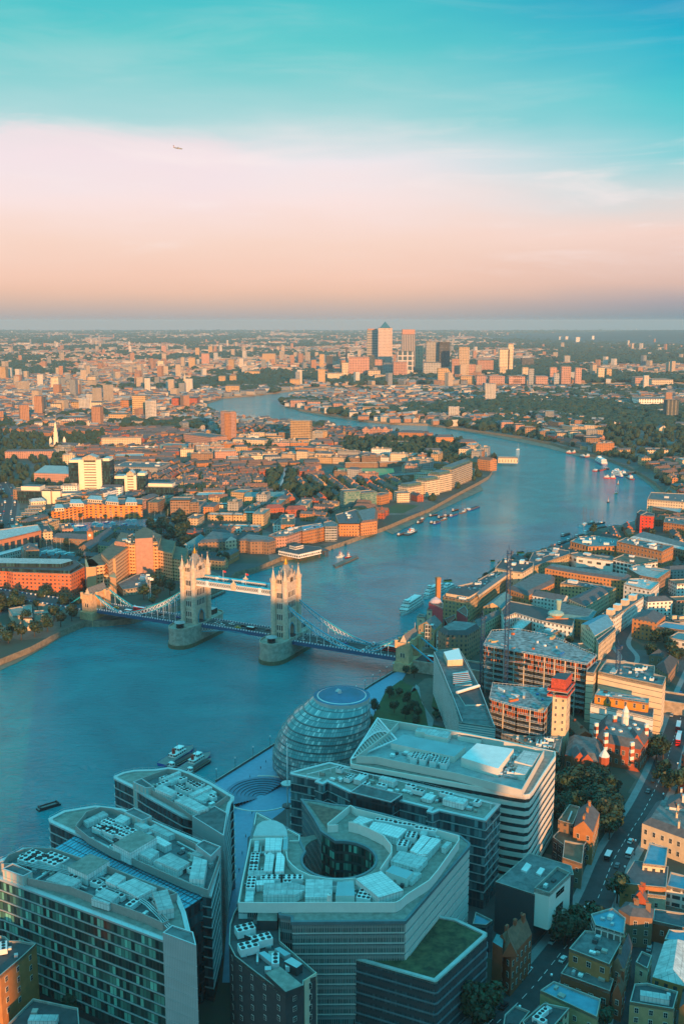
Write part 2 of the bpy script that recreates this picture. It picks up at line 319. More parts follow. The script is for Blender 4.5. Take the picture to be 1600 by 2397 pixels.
south_px = [(1800, 906), (1600, 907), (1400, 908), (1150, 909), (1000, 909), (900, 911), (800, 912), (740, 916), (700, 923), (676, 931), (668, 941), (672, 950), (700, 958), (760, 966), (800, 973), (860, 984), (930, 990), (1000, 992), (1080, 1002), (1150, 1012), (1220, 1022), (1290, 1036), (1360, 1057), (1420, 1072), (1465, 1090), (1500, 1108), (1535, 1130), (1556, 1152), (1550, 1178), (1520, 1200), (1470, 1225), (1390, 1240), (1330, 1272), (1280, 1283), (1235, 1295), (1160, 1325), (1120, 1355), (1075, 1385), (1020, 1420), (985, 1448), (962, 1480), (935, 1545), (918, 1575), (866, 1606), (800, 1652), (640, 1745), (505, 1830)]
SOUTH = PS(south_px, GZ)
# the quay runs on in the same line under the waterside offices, back past the camera
q1, q2 = SOUTH[-2], SOUTH[-1]; dx, dy = q2[0] - q1[0], q2[1] - q1[1]; ll = math.hypot(dx, dy)
SOUTH += [(q2[0] + dx / ll * 120, q2[1] + dy / ll * 120 - 4), (q2[0] + dx / ll * 320, q2[1] + dy / ll * 320 - 40), (-420, 150), (-700, -60), (-1400, -1400), (30000, -1400), (30000, 3000)]
def land(name, poly):
    mb = MB(); mb.prism(poly, -4, GZ, 1, 0); o = struct(name, mb, [GROUND, QUAY]); return o
land('ground', NORTH); land('ground', SOUTH)
SAND = M('foreshore_mud', (.24, .18, .12), var=.5, scale=.12, rough=.6)
def sheet(name, poly, z, mat, kind='structure', slope=None):
    mb = MB(); poly = ccw(poly); mb.face([(x, y, z if slope is None else slope(x, y)) for x, y in poly]); return struct(name, mb, mat, kind)
for pts in (D((0, 1514), (70, 1486), (130, 1456), (182, 1436), (100, 1486), (40, 1520), (0, 1538)),
            D((505, 1338), (545, 1306), (600, 1292), (640, 1285), (660, 1292), (640, 1298), (560, 1322), (520, 1336)),
            D((880, 1216), (930, 1194), (990, 1170), (1052, 1134), (1100, 1112), (1108, 1124), (1060, 1146), (1010, 1170), (960, 1196), (900, 1226)),
            [(1000, 991), (1080, 1001), (1150, 1010), (1220, 1020), (1290, 1034), (1360, 1055), (1420, 1070), (1410, 1078), (1350, 1068), (1270, 1046), (1200, 1032), (1120, 1016), (1050, 1004)],
            [(1465, 1088), (1500, 1106), (1535, 1128), (1556, 1150), (1556, 1172), (1540, 1158), (1520, 1136), (1490, 1114)],
            [(690, 956), (760, 965), (860, 983), (860, 990), (760, 975), (700, 964)]):
    sheet('beach', PS(pts, 0.35), 0.35, SAND)
GRASS = M('grass_green', (.035, .075, .018), var=.35, scale=.2)
PAVE = M('pale_paving', (.25, .26, .26), var=.2, scale=.5)
ASPH = M('road_asphalt', (.055, .056, .06), var=.3, scale=.3)
# hazy air
hz = MB(); hz.prism([(-29000, -1300), (29000, -1300), (29000, 26400), (-29000, 26400)], -6, 262, 0, 0, bot=True)
m = bpy.data.materials.new('hazy_air'); m.use_nodes = True; t = m.node_tree; t.nodes.clear()
vp = t.nodes.new('ShaderNodeVolumePrincipled'); vo_ = t.nodes.new('ShaderNodeOutputMaterial'); t.links.new(vp.outputs[0], vo_.inputs['Volume'])
vp.inputs['Color'].default_value = (0.60, 0.79, 0.90, 1); vp.inputs['Density'].default_value = 0.000044; vp.inputs['Anisotropy'].default_value = 0.0
HZ = struct('haze', hz, m, 'stuff')
# ================================================================ THE BASCULE BRIDGE
STONE = M('portland_stone', (.70, .55, .42), var=.3, scale=.6, bump=.15)
GRANITE = M('granite_pier', (.50, .42, .34), var=.4, scale=.35, bump=.2)
WET = M('wet_granite', (.16, .15, .08), var=.4, scale=.5, rough=.5)
SLATE = M('slate_roof', (.20, .19, .18), var=.3, scale=.8)
LSLATE = M('pale_slate', (.34, .33, .30), var=.3, scale=.8)
BLUE = M('bridge_blue_paint', (.02, .38, .50), var=.1, scale=.5, rough=.4)
DBLUE = M('bridge_dark_blue', (.015, .10, .20), var=.15, scale=.5, rough=.4)
WHITEP = M('white_paint', (.78, .80, .80), var=.08, scale=.8, rough=.45)
GOLD = M('gilding', (.95, .50, .06), var=.1, rough=.3, metal=.8)
DGLASS = M('dark_window_glass', (.015, .02, .025), rough=.12, var=.3)
mid = Vector((-77.0, 753.0)); bu = Vector((.893, -.45)).normalized(); bv = Vector((-bu.y, bu.x))
def W(x, y): q_ = mid + bu * x + bv * y; return (q_.x, q_.y)
def W3(x, y, z): return (*W(x, y), z)
BANG = math.atan2(bu.y, bu.x)
br = thing('bascule_bridge', 'long stone towered suspension and lifting bridge with blue and white ironwork across the river', 'bridge', (mid.x, mid.y, 0))
def rect(x0, x1, y0, y1): return [W(x0, y0), W(x1, y0), W(x1, y1), W(x0, y1)]
def child(name, mb, mats, parent): 
    o = mb.build(name, mats, None, origin=None); 
    # geometry in world coordinates: bring it into the root's frame
    org = Vector(parent['_o']) if parent.get('_o') is not None else Vector(parent['_w'])
    o.data.transform(Matrix.Translation(-org)); o.parent = parent; o['_w'] = list(org); return o
def sub(name, mb, mats, part):
    o = mb.build(name, mats); o.data.transform(Matrix.Translation(-Vector(part['_w']))); o.parent = part; o['_w'] = list(part['_w']); return o
def win_wall(mb, a, b, z0, w_, h, n_, gap, out=.12, m0=0, m1=1):
    """n_ framed lights centred on the wall a-b: stone surround proud of the wall, dark glass in it"""
    d = Vector(b) - Vector(a); L_ = d.length; d.normalize(); nn = Vector((d.y, -d.x)); c = (Vector(a) + Vector(b)) / 2
    tot = n_ * w_ + (n_ - 1) * gap
    for i in range(n_):
        s0 = -tot / 2 + i * (w_ + gap)
        p0 = c + d * (s0 - .3) + nn * out; p1 = c + d * (s0 + w_ + .3) + nn * out; q0 = c + d * (s0 - .3) - nn * .1; q1 = c + d * (s0 + w_ + .3) - nn * .1
        mb.prism([tuple(p0), tuple(p1), tuple(q1), tuple(q0)], z0 - .3, z0 + h + .4, m0, m0, bot=True)
        g0 = c + d * s0 + nn * (out + .04); g1 = c + d * (s0 + w_) + nn * (out + .04)
        mb.wall(tuple(g0), tuple(g1), z0, z0 + h, m1)
def tower(cx, sgn):
    HX, HY = 4.6, 9.6
    body = MB(); base = 12.5
    # legs, arch head and upper body
    body.prism(rect(cx - HX, cx + HX, -HY, -4.3), base - 1, 26, 0, 0); body.prism(rect(cx - HX, cx + HX, 4.3, HY), base - 1, 26, 0, 0)
    body.prism(rect(cx - HX, cx + HX, -HY, HY), 26, 55, 0, 0, bot=True)
    nseg = 8
    for i in range(nseg):        # pointed arch head, built from wedges under the body
        a0 = -4.3 + 8.6 * i / nseg; a1 = a0 + 8.6 / nseg; h = lambda y: 20 + 5.2 * (1 - (abs(y) / 4.3) ** 1.8)
        z0, z1 = h(a0), h(a1)
        for xx, fl in ((cx - HX, 1), (cx + HX, 0)):
            pts = [W3(xx, a0, z0), W3(xx, a1, z1), W3(xx, a1, 26), W3(xx, a0, 26)]
            body.face(pts if not fl else pts[::-1], 0)
        body.face([W3(cx - HX, a0, z0), W3(cx - HX, a1, z1), W3(cx + HX, a1, z1), W3(cx + HX, a0, z0)], 0)
    t_ = child('tower', body, [STONE], br)
    c = MB()
    for z in (14.5, 26.4, 34.6, 43.2, 51.0, 55.0):
        c.prism(rect(cx - HX - .35, cx + HX + .35, -HY - .35, HY + .35), z, z + .5, bot=True) if z > 26 else [c.prism(rect(cx - HX - .3, cx + HX + .3, s * 4.3 + (0 if s > 0 else -5.6), s * 4.3 + (5.6 if s > 0 else 0)), z, z + .4) for s in (-1, 1)]
    c.ring(rect(cx - HX - .3, cx + HX + .3, -HY - .3, HY + .3), .5, 55.5, 56.6)
    sub('string_course', c, [STONE], t_)
    for sx in (-1, 1):
        for sy in (-1, 1):
            m_ = MB(); cc = W(cx + sx * 5.0, sy * 10.0)
            m_.cone(cc, 2.1, 2.1, base - 1, 57.5, 8, 0, rot=BANG + math.pi / 8)
            for z in (14.5, 26.4, 34.6, 43.2, 51.0, 57.2): m_.cone(cc, 2.4, 2.4, z, z + .5, 8, 0, rot=BANG + math.pi / 8)
            m_.cone(cc, 2.5, 2.5, 57.5, 58.4, 8, 0, rot=BANG + math.pi / 8)
            for k in range(8):
                a = BANG + k * math.pi / 4; p_ = (cc[0] + 2.3 * math.cos(a), cc[1] + 2.3 * math.sin(a)); m_.cone(p_, .45, .05, 58.4, 60.2, 4, 0)
            m_.cone(cc, 1.9, .25, 58.4, 66.5, 8, 0, rot=BANG)
            m_.bar((*cc, 66.5), (*cc, 69), .14); m_.bar((cc[0] - .6, cc[1], 67.8), (cc[0] + .6, cc[1], 67.8), .14); m_.bar((cc[0], cc[1] - .6, 67.8), (cc[0], cc[1] + .6, 67.8), .14)
            sub('turret', m_, [STONE], t_)
    r = MB(); a = [W3(cx - HX, -HY, 55.5), W3(cx + HX, -HY, 55.5), W3(cx + HX, HY, 55.5), W3(cx - HX, HY, 55.5)]
    tp = [W3(cx - .7, -1.8, 69), W3(cx + .7, -1.8, 69), W3(cx + .7, 1.8, 69), W3(cx - .7, 1.8, 69)]
    for i in range(4): r.face([a[i], a[(i + 1) % 4], tp[(i + 1) % 4], tp[i]])
    r.face(tp); sub('roof', r, [LSLATE], t_)
    f = MB(); f.cone(W(cx, 0), 1.2, 1.0, 69, 70.4, 6); f.cone(W(cx, 0), 1.0, .1, 70.4, 73.5, 6); f.bar((*W(cx, 0), 73), (*W(cx, 0), 76), .15)
    for k in range(4): p_ = W(cx + (.9 if k % 2 else -.9), 1.6 if k > 1 else -1.6); f.cone(p_, .3, .02, 69, 72, 4)
    sub('finial', f, [GOLD], t_)
    for (a0, a1, wd, horizontal) in ((-1, 0, 7, 1), (1, 0, 7, 1), (0, -1, 5, 0), (0, 1, 5, 0)):
        d_ = MB()
        if horizontal: x0 = cx + a0 * (HX + .2); e = [W(x0, -3.2), W(x0, 3.2), W(x0 - a0 * 3.5, 3.2), W(x0 - a0 * 3.5, -3.2)]; g0, g1 = W(x0, -3.2), W(x0, 3.2)
        else: y0 = a1 * (HY + .2); e = [W(cx - 2.1, y0), W(cx + 2.1, y0), W(cx + 2.1, y0 - a1 * 4.5), W(cx - 2.1, y0 - a1 * 4.5)]; g0, g1 = W(cx - 2.1, y0), W(cx + 2.1, y0)
        d_.prism(e, 55.5, 60.3, 0, 0, top=False)
        i0 = lerp(g0, g1, .5); j0 = lerp(e[3], e[2], .5)
        g3 = (*i0, 64.3); j3 = (*j0, 64.3); A, B, C_, D_ = [(*p_, 60.3) for p_ in (e[0], e[1], e[2], e[3])]
        d_.face([A, B, g3]); d_.face([B, C_, j3, g3], 2); d_.face([D_, A, g3, j3], 2); d_.face([C_, D_, j3])
        d_.bar(g3, (g3[0], g3[1], 66.2), .25)
        for p_ in (e[0], e[1]): d_.cone(p_, .5, .05, 60.3, 63.0, 4)
        if (a0, a1) in ((1, 0), (0, 1)): win_wall(d_, g0, g1, 56.3, .9, 3.0, 3, .5)
        else: win_wall(d_, g1, g0, 56.3, .9, 3.0, 3, .5)
        win_wall(d_, g0, g1, 56.3, .9, 3.0, 3, .5)
        sub('dormer', d_, [STONE, DGLASS, SLATE], t_)
    cream = STONE
    for face in range(4):
        if face == 0: A, B = W(cx - HX, -HY), W(cx + HX, -HY)
        elif face == 1: A, B = W(cx + HX, -HY), W(cx + HX, HY)
        elif face == 2: A, B = W(cx + HX, HY), W(cx - HX, HY)
        else: A, B = W(cx - HX, HY), W(cx - HX, -HY)
        rows = ((15.2, 1.0, 3.6, 3, .9), (20.5, 1.0, 3.8, 3, .9), (28.6, 1.0, 4.2, 3, .7), (37, 1.0, 4.2, 3, .7), (45.2, 1.1, 4.0, 3, .5)) if face % 2 == 0 else ((28.6, 1.1, 4.6, 5, 1.0), (36.6, 1.1, 4.8, 5, 1.0), (45.2, 1.1, 4.0, 5, 1.0))
        for z0, ww, hh, n_, gp in rows:
            m_ = MB(); win_wall(m_, A, B, z0, ww, hh, n_, gp); sub('window', m_, [M('pale_stone_trim', (.66, .60, .52), var=.1), DGLASS], t_)
    # blue iron lining of the road arch
    a_ = MB()
    for s in (-1, 1):
        a_.prism(rect(cx + s * (HX + .05) - .3, cx + s * (HX + .05) + .3, -4.35, -3.5), 12.6, 20, 0); a_.prism(rect(cx + s * (HX + .05) - .3, cx + s * (HX + .05) + .3, 3.5, 4.35), 12.6, 20, 0)
        pr = None
        for i in range(9):
            y = -4 + i; z = 20 + 4.6 * (1 - (abs(y) / 4.0) ** 1.8)
            if pr: a_.bar(W3(cx + s * (HX + .1), *pr), W3(cx + s * (HX + .1), y, z), .4)
            pr = (y, z)
    sub('arch_lining', a_, [BLUE], t_)
def pier(cx):
    p = MB(); out = []
    N_ = 14; hw, yl = 10.0, 17.0
    prof = [(cx + hw * math.cos(math.pi * (1 + i / N_)), -yl + 13.5 * -abs(math.sin(math.pi * i / N_)) ** .9) for i in range(N_ + 1)]
    prof2 = [(cx + hw * math.cos(math.pi * i / N_), yl + 13.5 * abs(math.sin(math.pi * i / N_)) ** .9) for i in range(N_ + 1)]
    poly = [W(*a) for a in prof + prof2]
    def off(k): return [W(cx + (a[0] - cx) * k, a[1] * (1 + (k - 1) * .4)) for a in prof + prof2]
    p.prism(off(1.08), -3, 3.0, 1, 1); p.prism(off(1.04), 3.0, 4.6, 0, 0); p.prism(off(1.0), 4.6, 14.2, 0, 0); p.prism(off(1.03), 14.2, 14.8, 0, 0)
    o = child('pier', p, [GRANITE, WET], br)
    q_ = MB(); q_.ring(off(1.02), .5, 14.8, 16.0); sub('parapet', q_, [GRANITE], o)
    c = MB(); cc = W(cx, -22); c.cone(cc, 3.0, 3.0, 14.8, 18.6, 10, 0); c.cone(cc, 4.4, 4.4, 18.6, 19.0, 12, 1); c.cone(cc, 3.9, .6, 19.0, 20.2, 12, 1); sub('control_cabin', c, [DGLASS, M('pale_lead', (.40, .42, .43), rough=.5)], o)
    c = MB(); c.prism(rect(cx - 3, cx + 3, 18, 25), 14.8, 19, 0, 1); c.bar(W3(cx, 28, 14.8), W3(cx, 28, 25), .15, 1); sub('signal_cabin', c, [DGLASS, M('pale_lead', (.4, .42, .43))], o)
for cx, s in ((-42, -1), (39.5, 1)): tower(cx, s); pier(cx)
# high level walkways: two lattice galleries
for sy in (-1, 1):
    y0, y1 = (-8.6, -5.0) if sy < 0 else (5.0, 8.6)
    m_ = MB(); m_.prism(rect(-37.4, 34.9, y0, y1), 45.6, 46.6, 0, 0, bot=True); m_.gable(rect(-37.4, 34.9, y0 - .1, y1 + .1), 50.2, 50.9, 1, 1)
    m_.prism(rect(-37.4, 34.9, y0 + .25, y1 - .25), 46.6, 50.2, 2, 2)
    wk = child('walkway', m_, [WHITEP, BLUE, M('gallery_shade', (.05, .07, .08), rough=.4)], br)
    for yy in (y0, y1):
        t_ = MB(); t_.bar(W3(-37.4, yy, 50.0), W3(34.9, yy, 50.0), .28); t_.bar(W3(-37.4, yy, 46.7), W3(34.9, yy, 46.7), .35)
        nn = 46
        for i in range(nn):
            xa = -37.4 + 72.3 * i / nn; xb = -37.4 + 72.3 * (i + 1) / nn
            t_.bar(W3(xa, yy, 46.8), W3(xb, yy, 49.9), .16); t_.bar(W3(xb, yy, 46.8), W3(xa, yy, 49.9), .16)
        for xx in (-25, -1.2, 22): t_.prism(rect(xx - 1.2, xx + 1.2, yy - .35, yy + .35), 46.3, 50.6)
        sub('lattice', t_, [WHITEP], wk)
    c = MB(); c.prism(rect(-3.2, .8, (y0 if sy < 0 else y1) - .5, (y0 if sy < 0 else y1) + .5), 46.2, 51.6); c.cone(W(-1.2, y0 if sy < 0 else y1), 1.2, .1, 51.6, 53.6, 6); sub('crest', c, [M('cream_cast_iron', (.75, .55, .36))], wk)
for x in (-12, 8):
    f = MB(); f.bar(W3(x, -6, 50.8), W3(x, -6, 60), .12); f.face([W3(x, -6, 59.8), W3(x + 2.6, -6, 59.6), W3(x + 2.6, -6, 58.2), W3(x, -6, 58.4)], 1); child('flagpole', f, [WHITEP, M('red_paint', (.6, .04, .04))], br)
# decks
def deck(x0, x1, hw, z, name, tdepth):
    d_ = MB(); d_.prism(rect(x0, x1, -hw, hw), z - 1.0, z, 1, 0, bot=True); dk = child(name, d_, [ASPH, DBLUE], br)
    for s in (-1, 1):
        k = MB(); k.prism(rect(x0, x1, s * hw - 1.6 if s > 0 else s * hw, s * hw if s > 0 else s * hw + 1.6), z, z + .18, 0); sub('footway', k, [PAVE], dk)
        g = MB(); g.prism(rect(x0, x1, s * hw - .15, s * hw + .15), z - 2.2, z + .35, 0, 0, bot=True); sub('girder', g, [DBLUE], dk)
        g = MB(); g.prism(rect(x0, x1, s * hw - .1, s * hw + .1), z + .35, z + 1.35, 0, 0); nn = int((x1 - x0) / 2.4)
        for i in range(nn):
            xa = x0 + (x1 - x0) * (i + .25) / nn; g.prism(rect(xa - .55, xa + .55, s * hw - .22, s * hw + .22), z + .5, z + 1.5, 1, 1)
        sub('parapet', g, [DBLUE, WHITEP], dk)
    k = MB(); nn = int((x1 - x0) / 6)
    for i in range(nn): xa = x0 + (i + .3) * 6; k.face([W3(xa, -.08, z + .01), W3(xa + 3, -.08, z + .01), W3(xa + 3, .08, z + .01), W3(xa, .08, z + .01)])
    sub('lane_marking', k, [WHITEP], dk)
    if tdepth:
        for s in (-1, 1):
            g = MB(); nn = 24
            hb = lambda x: z - 1.4 - tdepth * abs((x - (x0 + x1) / 2) / ((x1 - x0) / 2)) ** 1.6
            for i in range(nn):
                xa = x0 + (x1 - x0) * i / nn; xb = x0 + (x1 - x0) * (i + 1) / nn
                g.bar(W3(xa, s * hw, hb(xa)), W3(xb, s * hw, hb(xb)), .3); g.bar(W3(xa, s * hw, z - 1), W3(xb, s * hw, hb(xb)), .15, 1); g.bar(W3(xb, s * hw, z - 1), W3(xa, s * hw, hb(xa)), .15, 1)
            sub('truss', g, [BLUE, WHITEP], dk)
deck(-32.6, 30.1, 7.6, 14.6, 'bascule_leaf', 4.5)
deck(-134, -46.5, 9.2, 13.2, 'side_deck', 0); deck(44.2, 134, 9.2, 13.2, 'side_deck', 0)
for cx in (-42, 39.5):
    d_ = MB(); d_.prism(rect(cx - 9.8, cx + 9.8, -4.2, 4.2), 13.9, 14.9, 0); child('road_deck', d_, [ASPH], br)
# suspension chains with their hangers
for sgn, x0 in ((-1, -42), (1, 39.5)):
    for sy in (-1, 1):
        y = sy * 9.0; xs = lambda d: x0 + sgn * d
        up = lambda d: 44.5 - 30 * (1 - (1 - d / 68.0) ** 1.55)
        lo = lambda d: up(d) - 4.2 * math.sin(math.pi * min(1, d / 68.0)) ** .8
        c = MB(); nn = 20; wv = MB()
        for i in range(nn):
            a, b_ = 4 + 64 * i / nn, 4 + 64 * (i + 1) / nn
            c.bar(W3(xs(a), y, up(a)), W3(xs(b_), y, up(b_)), .5); c.bar(W3(xs(a), y, lo(a)), W3(xs(b_), y, lo(b_)), .42)
            if i < nn - 1: wv.bar(W3(xs(a), y, up(a)), W3(xs(b_), y, lo(b_)), .22); wv.bar(W3(xs(a), y, lo(a)), W3(xs(b_), y, up(b_)), .22)
        u2 = lambda d: 14.5 + 11.5 * ((d - 68) / 25.0) ** 1.1; l2 = lambda d: u2(d) - 2.6 * math.sin(math.pi * (d - 68) / 25.0)
        for i in range(8):
            a, b_ = 68 + 25 * i / 8, 68 + 25 * (i + 1) / 8
            c.bar(W3(xs(a), y, u2(a)), W3(xs(b_), y, u2(b_)), .45); c.bar(W3(xs(a), y, l2(a)), W3(xs(b_), y, l2(b_)), .4)
            wv.bar(W3(xs(a), y, u2(a)), W3(xs(b_), y, l2(b_)), .2); wv.bar(W3(xs(a), y, l2(a)), W3(xs(b_), y, u2(b_)), .2)
        ch = child('suspension_chain', c, [BLUE], br); sub('web_bracing', wv, [WHITEP], ch)
        for i in range(15):
            d = 8 + i * 5.7
            zt = lo(d) if d < 68 else l2(min(d, 92.9))
            if zt > 14.2:
                h = MB(); h.bar(W3(xs(d), y, 13), W3(xs(d), y, zt), .16); sub('hanger', h, [WHITEP], ch)
        k = MB(); k.bar(W3(xs(68), y - .5, 14.8), W3(xs(68), y + .5, 14.8), 1.3, 0, n=14); k.bar(W3(xs(68), y - .55, 14.8), W3(xs(68), y + .55, 14.8), .6, 1, n=12)
        sub('roundel', k, [WHITEP, M('red_paint', (.6, .04, .04))], ch)
        k = MB(); k.bar(W3(xs(103), y, 26), W3(xs(135), y, 6.0), .6); child('land_tie', k, [BLUE], br)
# abutment towers
for cx, s in ((-142, -1), (139.5, 1)):
    b_ = MB()
    b_.prism(rect(cx - 5, cx + 5, -12, -5.2), 0, 24.5, 0); b_.prism(rect(cx - 5, cx + 5, 5.2, 12), 0, 24.5, 0); b_.prism(rect(cx - 4.6, cx + 4.6, -5.2, 5.2), 21, 26, 0, bot=True)
    b_.prism(rect(cx - 6.5, cx + 6.5, -13.5, -4.6), -2, 11.5, 0); b_.prism(rect(cx - 6.5, cx + 6.5, 4.6, 13.5), -2, 11.5, 0); b_.prism(rect(cx - 6, cx + 6, -4.6, 4.6), -2, 12.2, 0)
    ab = child('abutment_tower', b_, [M('warm_abutment_stone', (.72, .44, .24), var=.3, scale=.5, bump=.15)], br)
    k = MB()
    for sy in (-1, 1):
        k.ring(rect(cx - 5.4, cx + 5.4, sy * 8.6 - 3.8, sy * 8.6 + 3.8), .7, 24.5, 26.2)
        for ex in (-5, 5):
            for ey in (-3.4, 3.4): p_ = W(cx + ex, sy * 8.6 + ey); k.cone(p_, 1.1, 1.1, 22, 27.6, 8, 0); k.cone(p_, 1.25, 1.25, 27, 27.7, 8, 0)
    for i in range(9): p_ = (cx - 4.8, -5 + i * 1.2); k.prism(rect(p_[0] - .4, p_[0] + .4, p_[1], p_[1] + .6), 26, 27); k.prism(rect(cx + 4.4, cx + 5.2, p_[1], p_[1] + .6), 26, 27)
    sub('battlement', k, [MATS['warm_abutment_stone']], ab)
    r = MB(); r.gable(rect(cx - 3.4, cx + 3.4, -10.5, 10.5), 24.6, 31.5, 0, 1); r.bar(W3(cx, 10, 31), W3(cx, 10, 35), .15, 1); sub('roof', r, [SLATE, STONE], ab)
    for sy in (-1, 1):
        m_ = MB(); win_wall(m_, W(cx - 5, sy * 12) if sy < 0 else W(cx + 5, sy * 12), W(cx + 5, sy * 12) if sy < 0 else W(cx - 5, sy * 12), 15.5, .9, 3, 2, 1); sub('window', m_, [STONE, DGLASS], ab)
# approach roads
d_ = MB(); d_.prism(rect(146, 330, -8.5, 8.5), 4, 12.4, 1, 0); ap = child('approach_viaduct', d_, [ASPH, GRANITE], br)
g = MB()
for s in (-1, 1): g.prism(rect(146, 330, s * 8.5 - .4, s * 8.5 + .4), 12.4, 13.6)
sub('parapet', g, [GRANITE], ap)
d_ = MB(); d_.prism(rect(-420, -147, -9, 9), 4, 11.4, 1, 0); ap = child('approach_viaduct', d_, [ASPH, GRANITE], br)
g = MB()
for s in (-1, 1):
    g.prism(rect(-420, -147, s * 9 - .3, s * 9 + .3), 11.4, 12.4, 0)
    for i in range(54): g.prism(rect(-418 + i * 5, -416.6 + i * 5, s * 9 - .45, s * 9 + .45), 11.4, 12.7, 1)
sub('parapet', g, [DBLUE, WHITEP], ap)
# ================================================================ BUILDING KIT
BR = dict(orange=(.50, .21, .075), red=(.42, .095, .04), brown=(.30, .18, .11), yellow=(.52, .34, .17), cream=(.72, .56, .38), white=(.78, .74, .68), grey=(.36, .36, .35), dark=(.06, .062, .068), pink=(.50, .27, .20), concrete=(.46, .42, .36), glass=(.05, .08, .09), tan=(.56, .42, .28))
WALLS = {}
def fac(c, su=3.2, sv=3.3, ww=.42, wh=.5, **k):
    key = 'facade_%s_%s_%s_%s_%s' % (c, su, sv, ww, wh) + ''.join('_%s' % (v,) for v in sorted(map(str, k.items())))
    return FAC(key[:60], BR[c], su, sv, ww, wh, **k)
def plain(c): return M('wall_' + c, BR[c], var=.22, scale=.35, bump=.1)
ROOF = dict(flat=M('roof_felt', (.17, .18, .18), var=.5, scale=.3, detail=9, obj_var=.25), dark=M('roof_dark', (.075, .08, .085), var=.35, scale=.3), slate=M('roof_slate', (.11, .115, .125), var=.35, scale=.5), tile=M('roof_tile', (.26, .12, .075), var=.35, scale=.6), pale=M('roof_pale', (.60, .61, .59), var=.35, scale=.4, grid=2.2, obj_var=.2, detail=8), brownr=M('roof_brown', (.20, .14, .09), var=.45, scale=.2), teal=M('roof_patina', (.10, .26, .28), var=.3, scale=.3), white=M('roof_white', (.80, .80, .78), var=.12, scale=.3), gravel=M('roof_gravel', (.33, .30, .26), var=.4, scale=.4, detail=8), green=M('roof_sedum', (.10, .105, .045), var=.75, scale=.3, detail=12, bump=.5), blue=M('roof_blue', (.12, .32, .42), var=.25, scale=.3), red=M('roof_redtile', (.33, .09, .06), var=.3, scale=.5))
METAL = M('roof_metal', (.52, .54, .54), rough=.45, var=.15, scale=.5, metal=.3)
PANEL = M('plant_panel', (.86, .86, .83), var=.12, grid=1.3, obj_var=.12, rough=.5)
DARKM = M('dark_steel', (.05, .055, .06), rough=.5)
FANS = M('fan_grille', (.02, .022, .024), rough=.6)
CONC = M('concrete', (.44, .41, .36), var=.3, scale=.3)
PIPE = M('silver_pipe', (.58, .60, .60), rough=.35, metal=.6)
BLUEGLASS = FAC('blue_roof_glass', (.30, .42, .44), su=1.5, sv=60, ww=.9, wh=1.0, glass=(.03, .13, .18), curtain=(.08, .25, .30), gvar=.4, rough_g=.12)
FRAMEW = M('window_frame', (.70, .68, .62), rough=.5, var=.1)
WG = M('window_glass', (.02, .03, .035), rough=.1, var=.5, scale=.9)
def windows(root, poly, z0, z1, su=3.2, sv=3.4, w_=1.1, h=1.8, cap=90, frame=None, arch=False, edges=None, glass=None):
    """one framed window mesh, copied along the walls that look towards the viewer"""
    poly = ccw(poly); spots = []
    for i in range(len(poly)):
        a, b = poly[i], poly[(i + 1) % len(poly)]; L_ = dist(a, b)
        if L_ < 2.5 or (edges is not None and i not in edges): continue
        nx, ny = (b[1] - a[1]) / L_, -(b[0] - a[0]) / L_; c_ = lerp(a, b, .5)
        if (-c_[0] * nx - c_[1] * ny) / math.hypot(*c_) < .05: continue
        nc = max(1, int(L_ / su)); nr = max(1, int((z1 - z0) / sv))
        for r in range(nr):
            for k in range(nc):
                t = (k + .5) / nc; p_ = lerp(a, b, t); spots.append((z0 + (r + .5) * (z1 - z0) / nr, p_, math.atan2(b[1] - a[1], b[0] - a[0])))
    spots.sort(key=lambda s: -s[0]); spots = spots[:cap]
    if not spots: return
    mb = MB(); f_ = .12
    mb.prism([(-w_ / 2 - f_, -.1), (w_ / 2 + f_, -.1), (w_ / 2 + f_, .1), (-w_ / 2 - f_, .1)], -h / 2 - f_, h / 2 + f_, 0, 0, bot=True)
    for s in (-1, 1):
        for v in (-1, 1):
            x0, x1 = (s * w_ / 2, s * .04) if s < 0 else (s * .04, s * w_ / 2); y0, y1 = (-h / 2, -.04) if v < 0 else (.04, h / 2)
            mb.face([(x0, -.13, y0), (x1, -.13, y0), (x1, -.13, y1), (x0, -.13, y1)], 1)
    first = mb.build('window', [frame or FRAMEW, glass or WG]); COL.objects.unlink(first)
    o0 = root['_o']
    for z, p_, a in spots:
        c = first.copy(); COL.objects.link(c); c.parent = root; c.location = (p_[0] - o0[0], p_[1] - o0[1], z - o0[2]); c.rotation_euler = (0, 0, a)
def setdown(o, root): o.parent = root; return o
def part(root, name, mb, mats): o = mb.build(name, mats, root); return o
def chiller(c, ax, lx, ly, z, h=2.4, m=0):
    mb = MB(); mb.obox(c, ax, lx, ly, z + .3, z + h, 0, 0, bot=True)
    nx, ny = max(1, round(lx / 1.9)), max(1, round(ly / 1.9)); ca, sa = math.cos(ax), math.sin(ax)
    for i in range(nx):
        for j in range(ny):
            x = (i + .5) / nx * lx - lx / 2; y = (j + .5) / ny * ly - ly / 2; p_ = (c[0] + x * ca - y * sa, c[1] + x * sa + y * ca)
            mb.cone(p_, min(lx / nx, ly / ny) * .4, min(lx / nx, ly / ny) * .4, z + h, z + h + .15, 8, 1)
    return mb
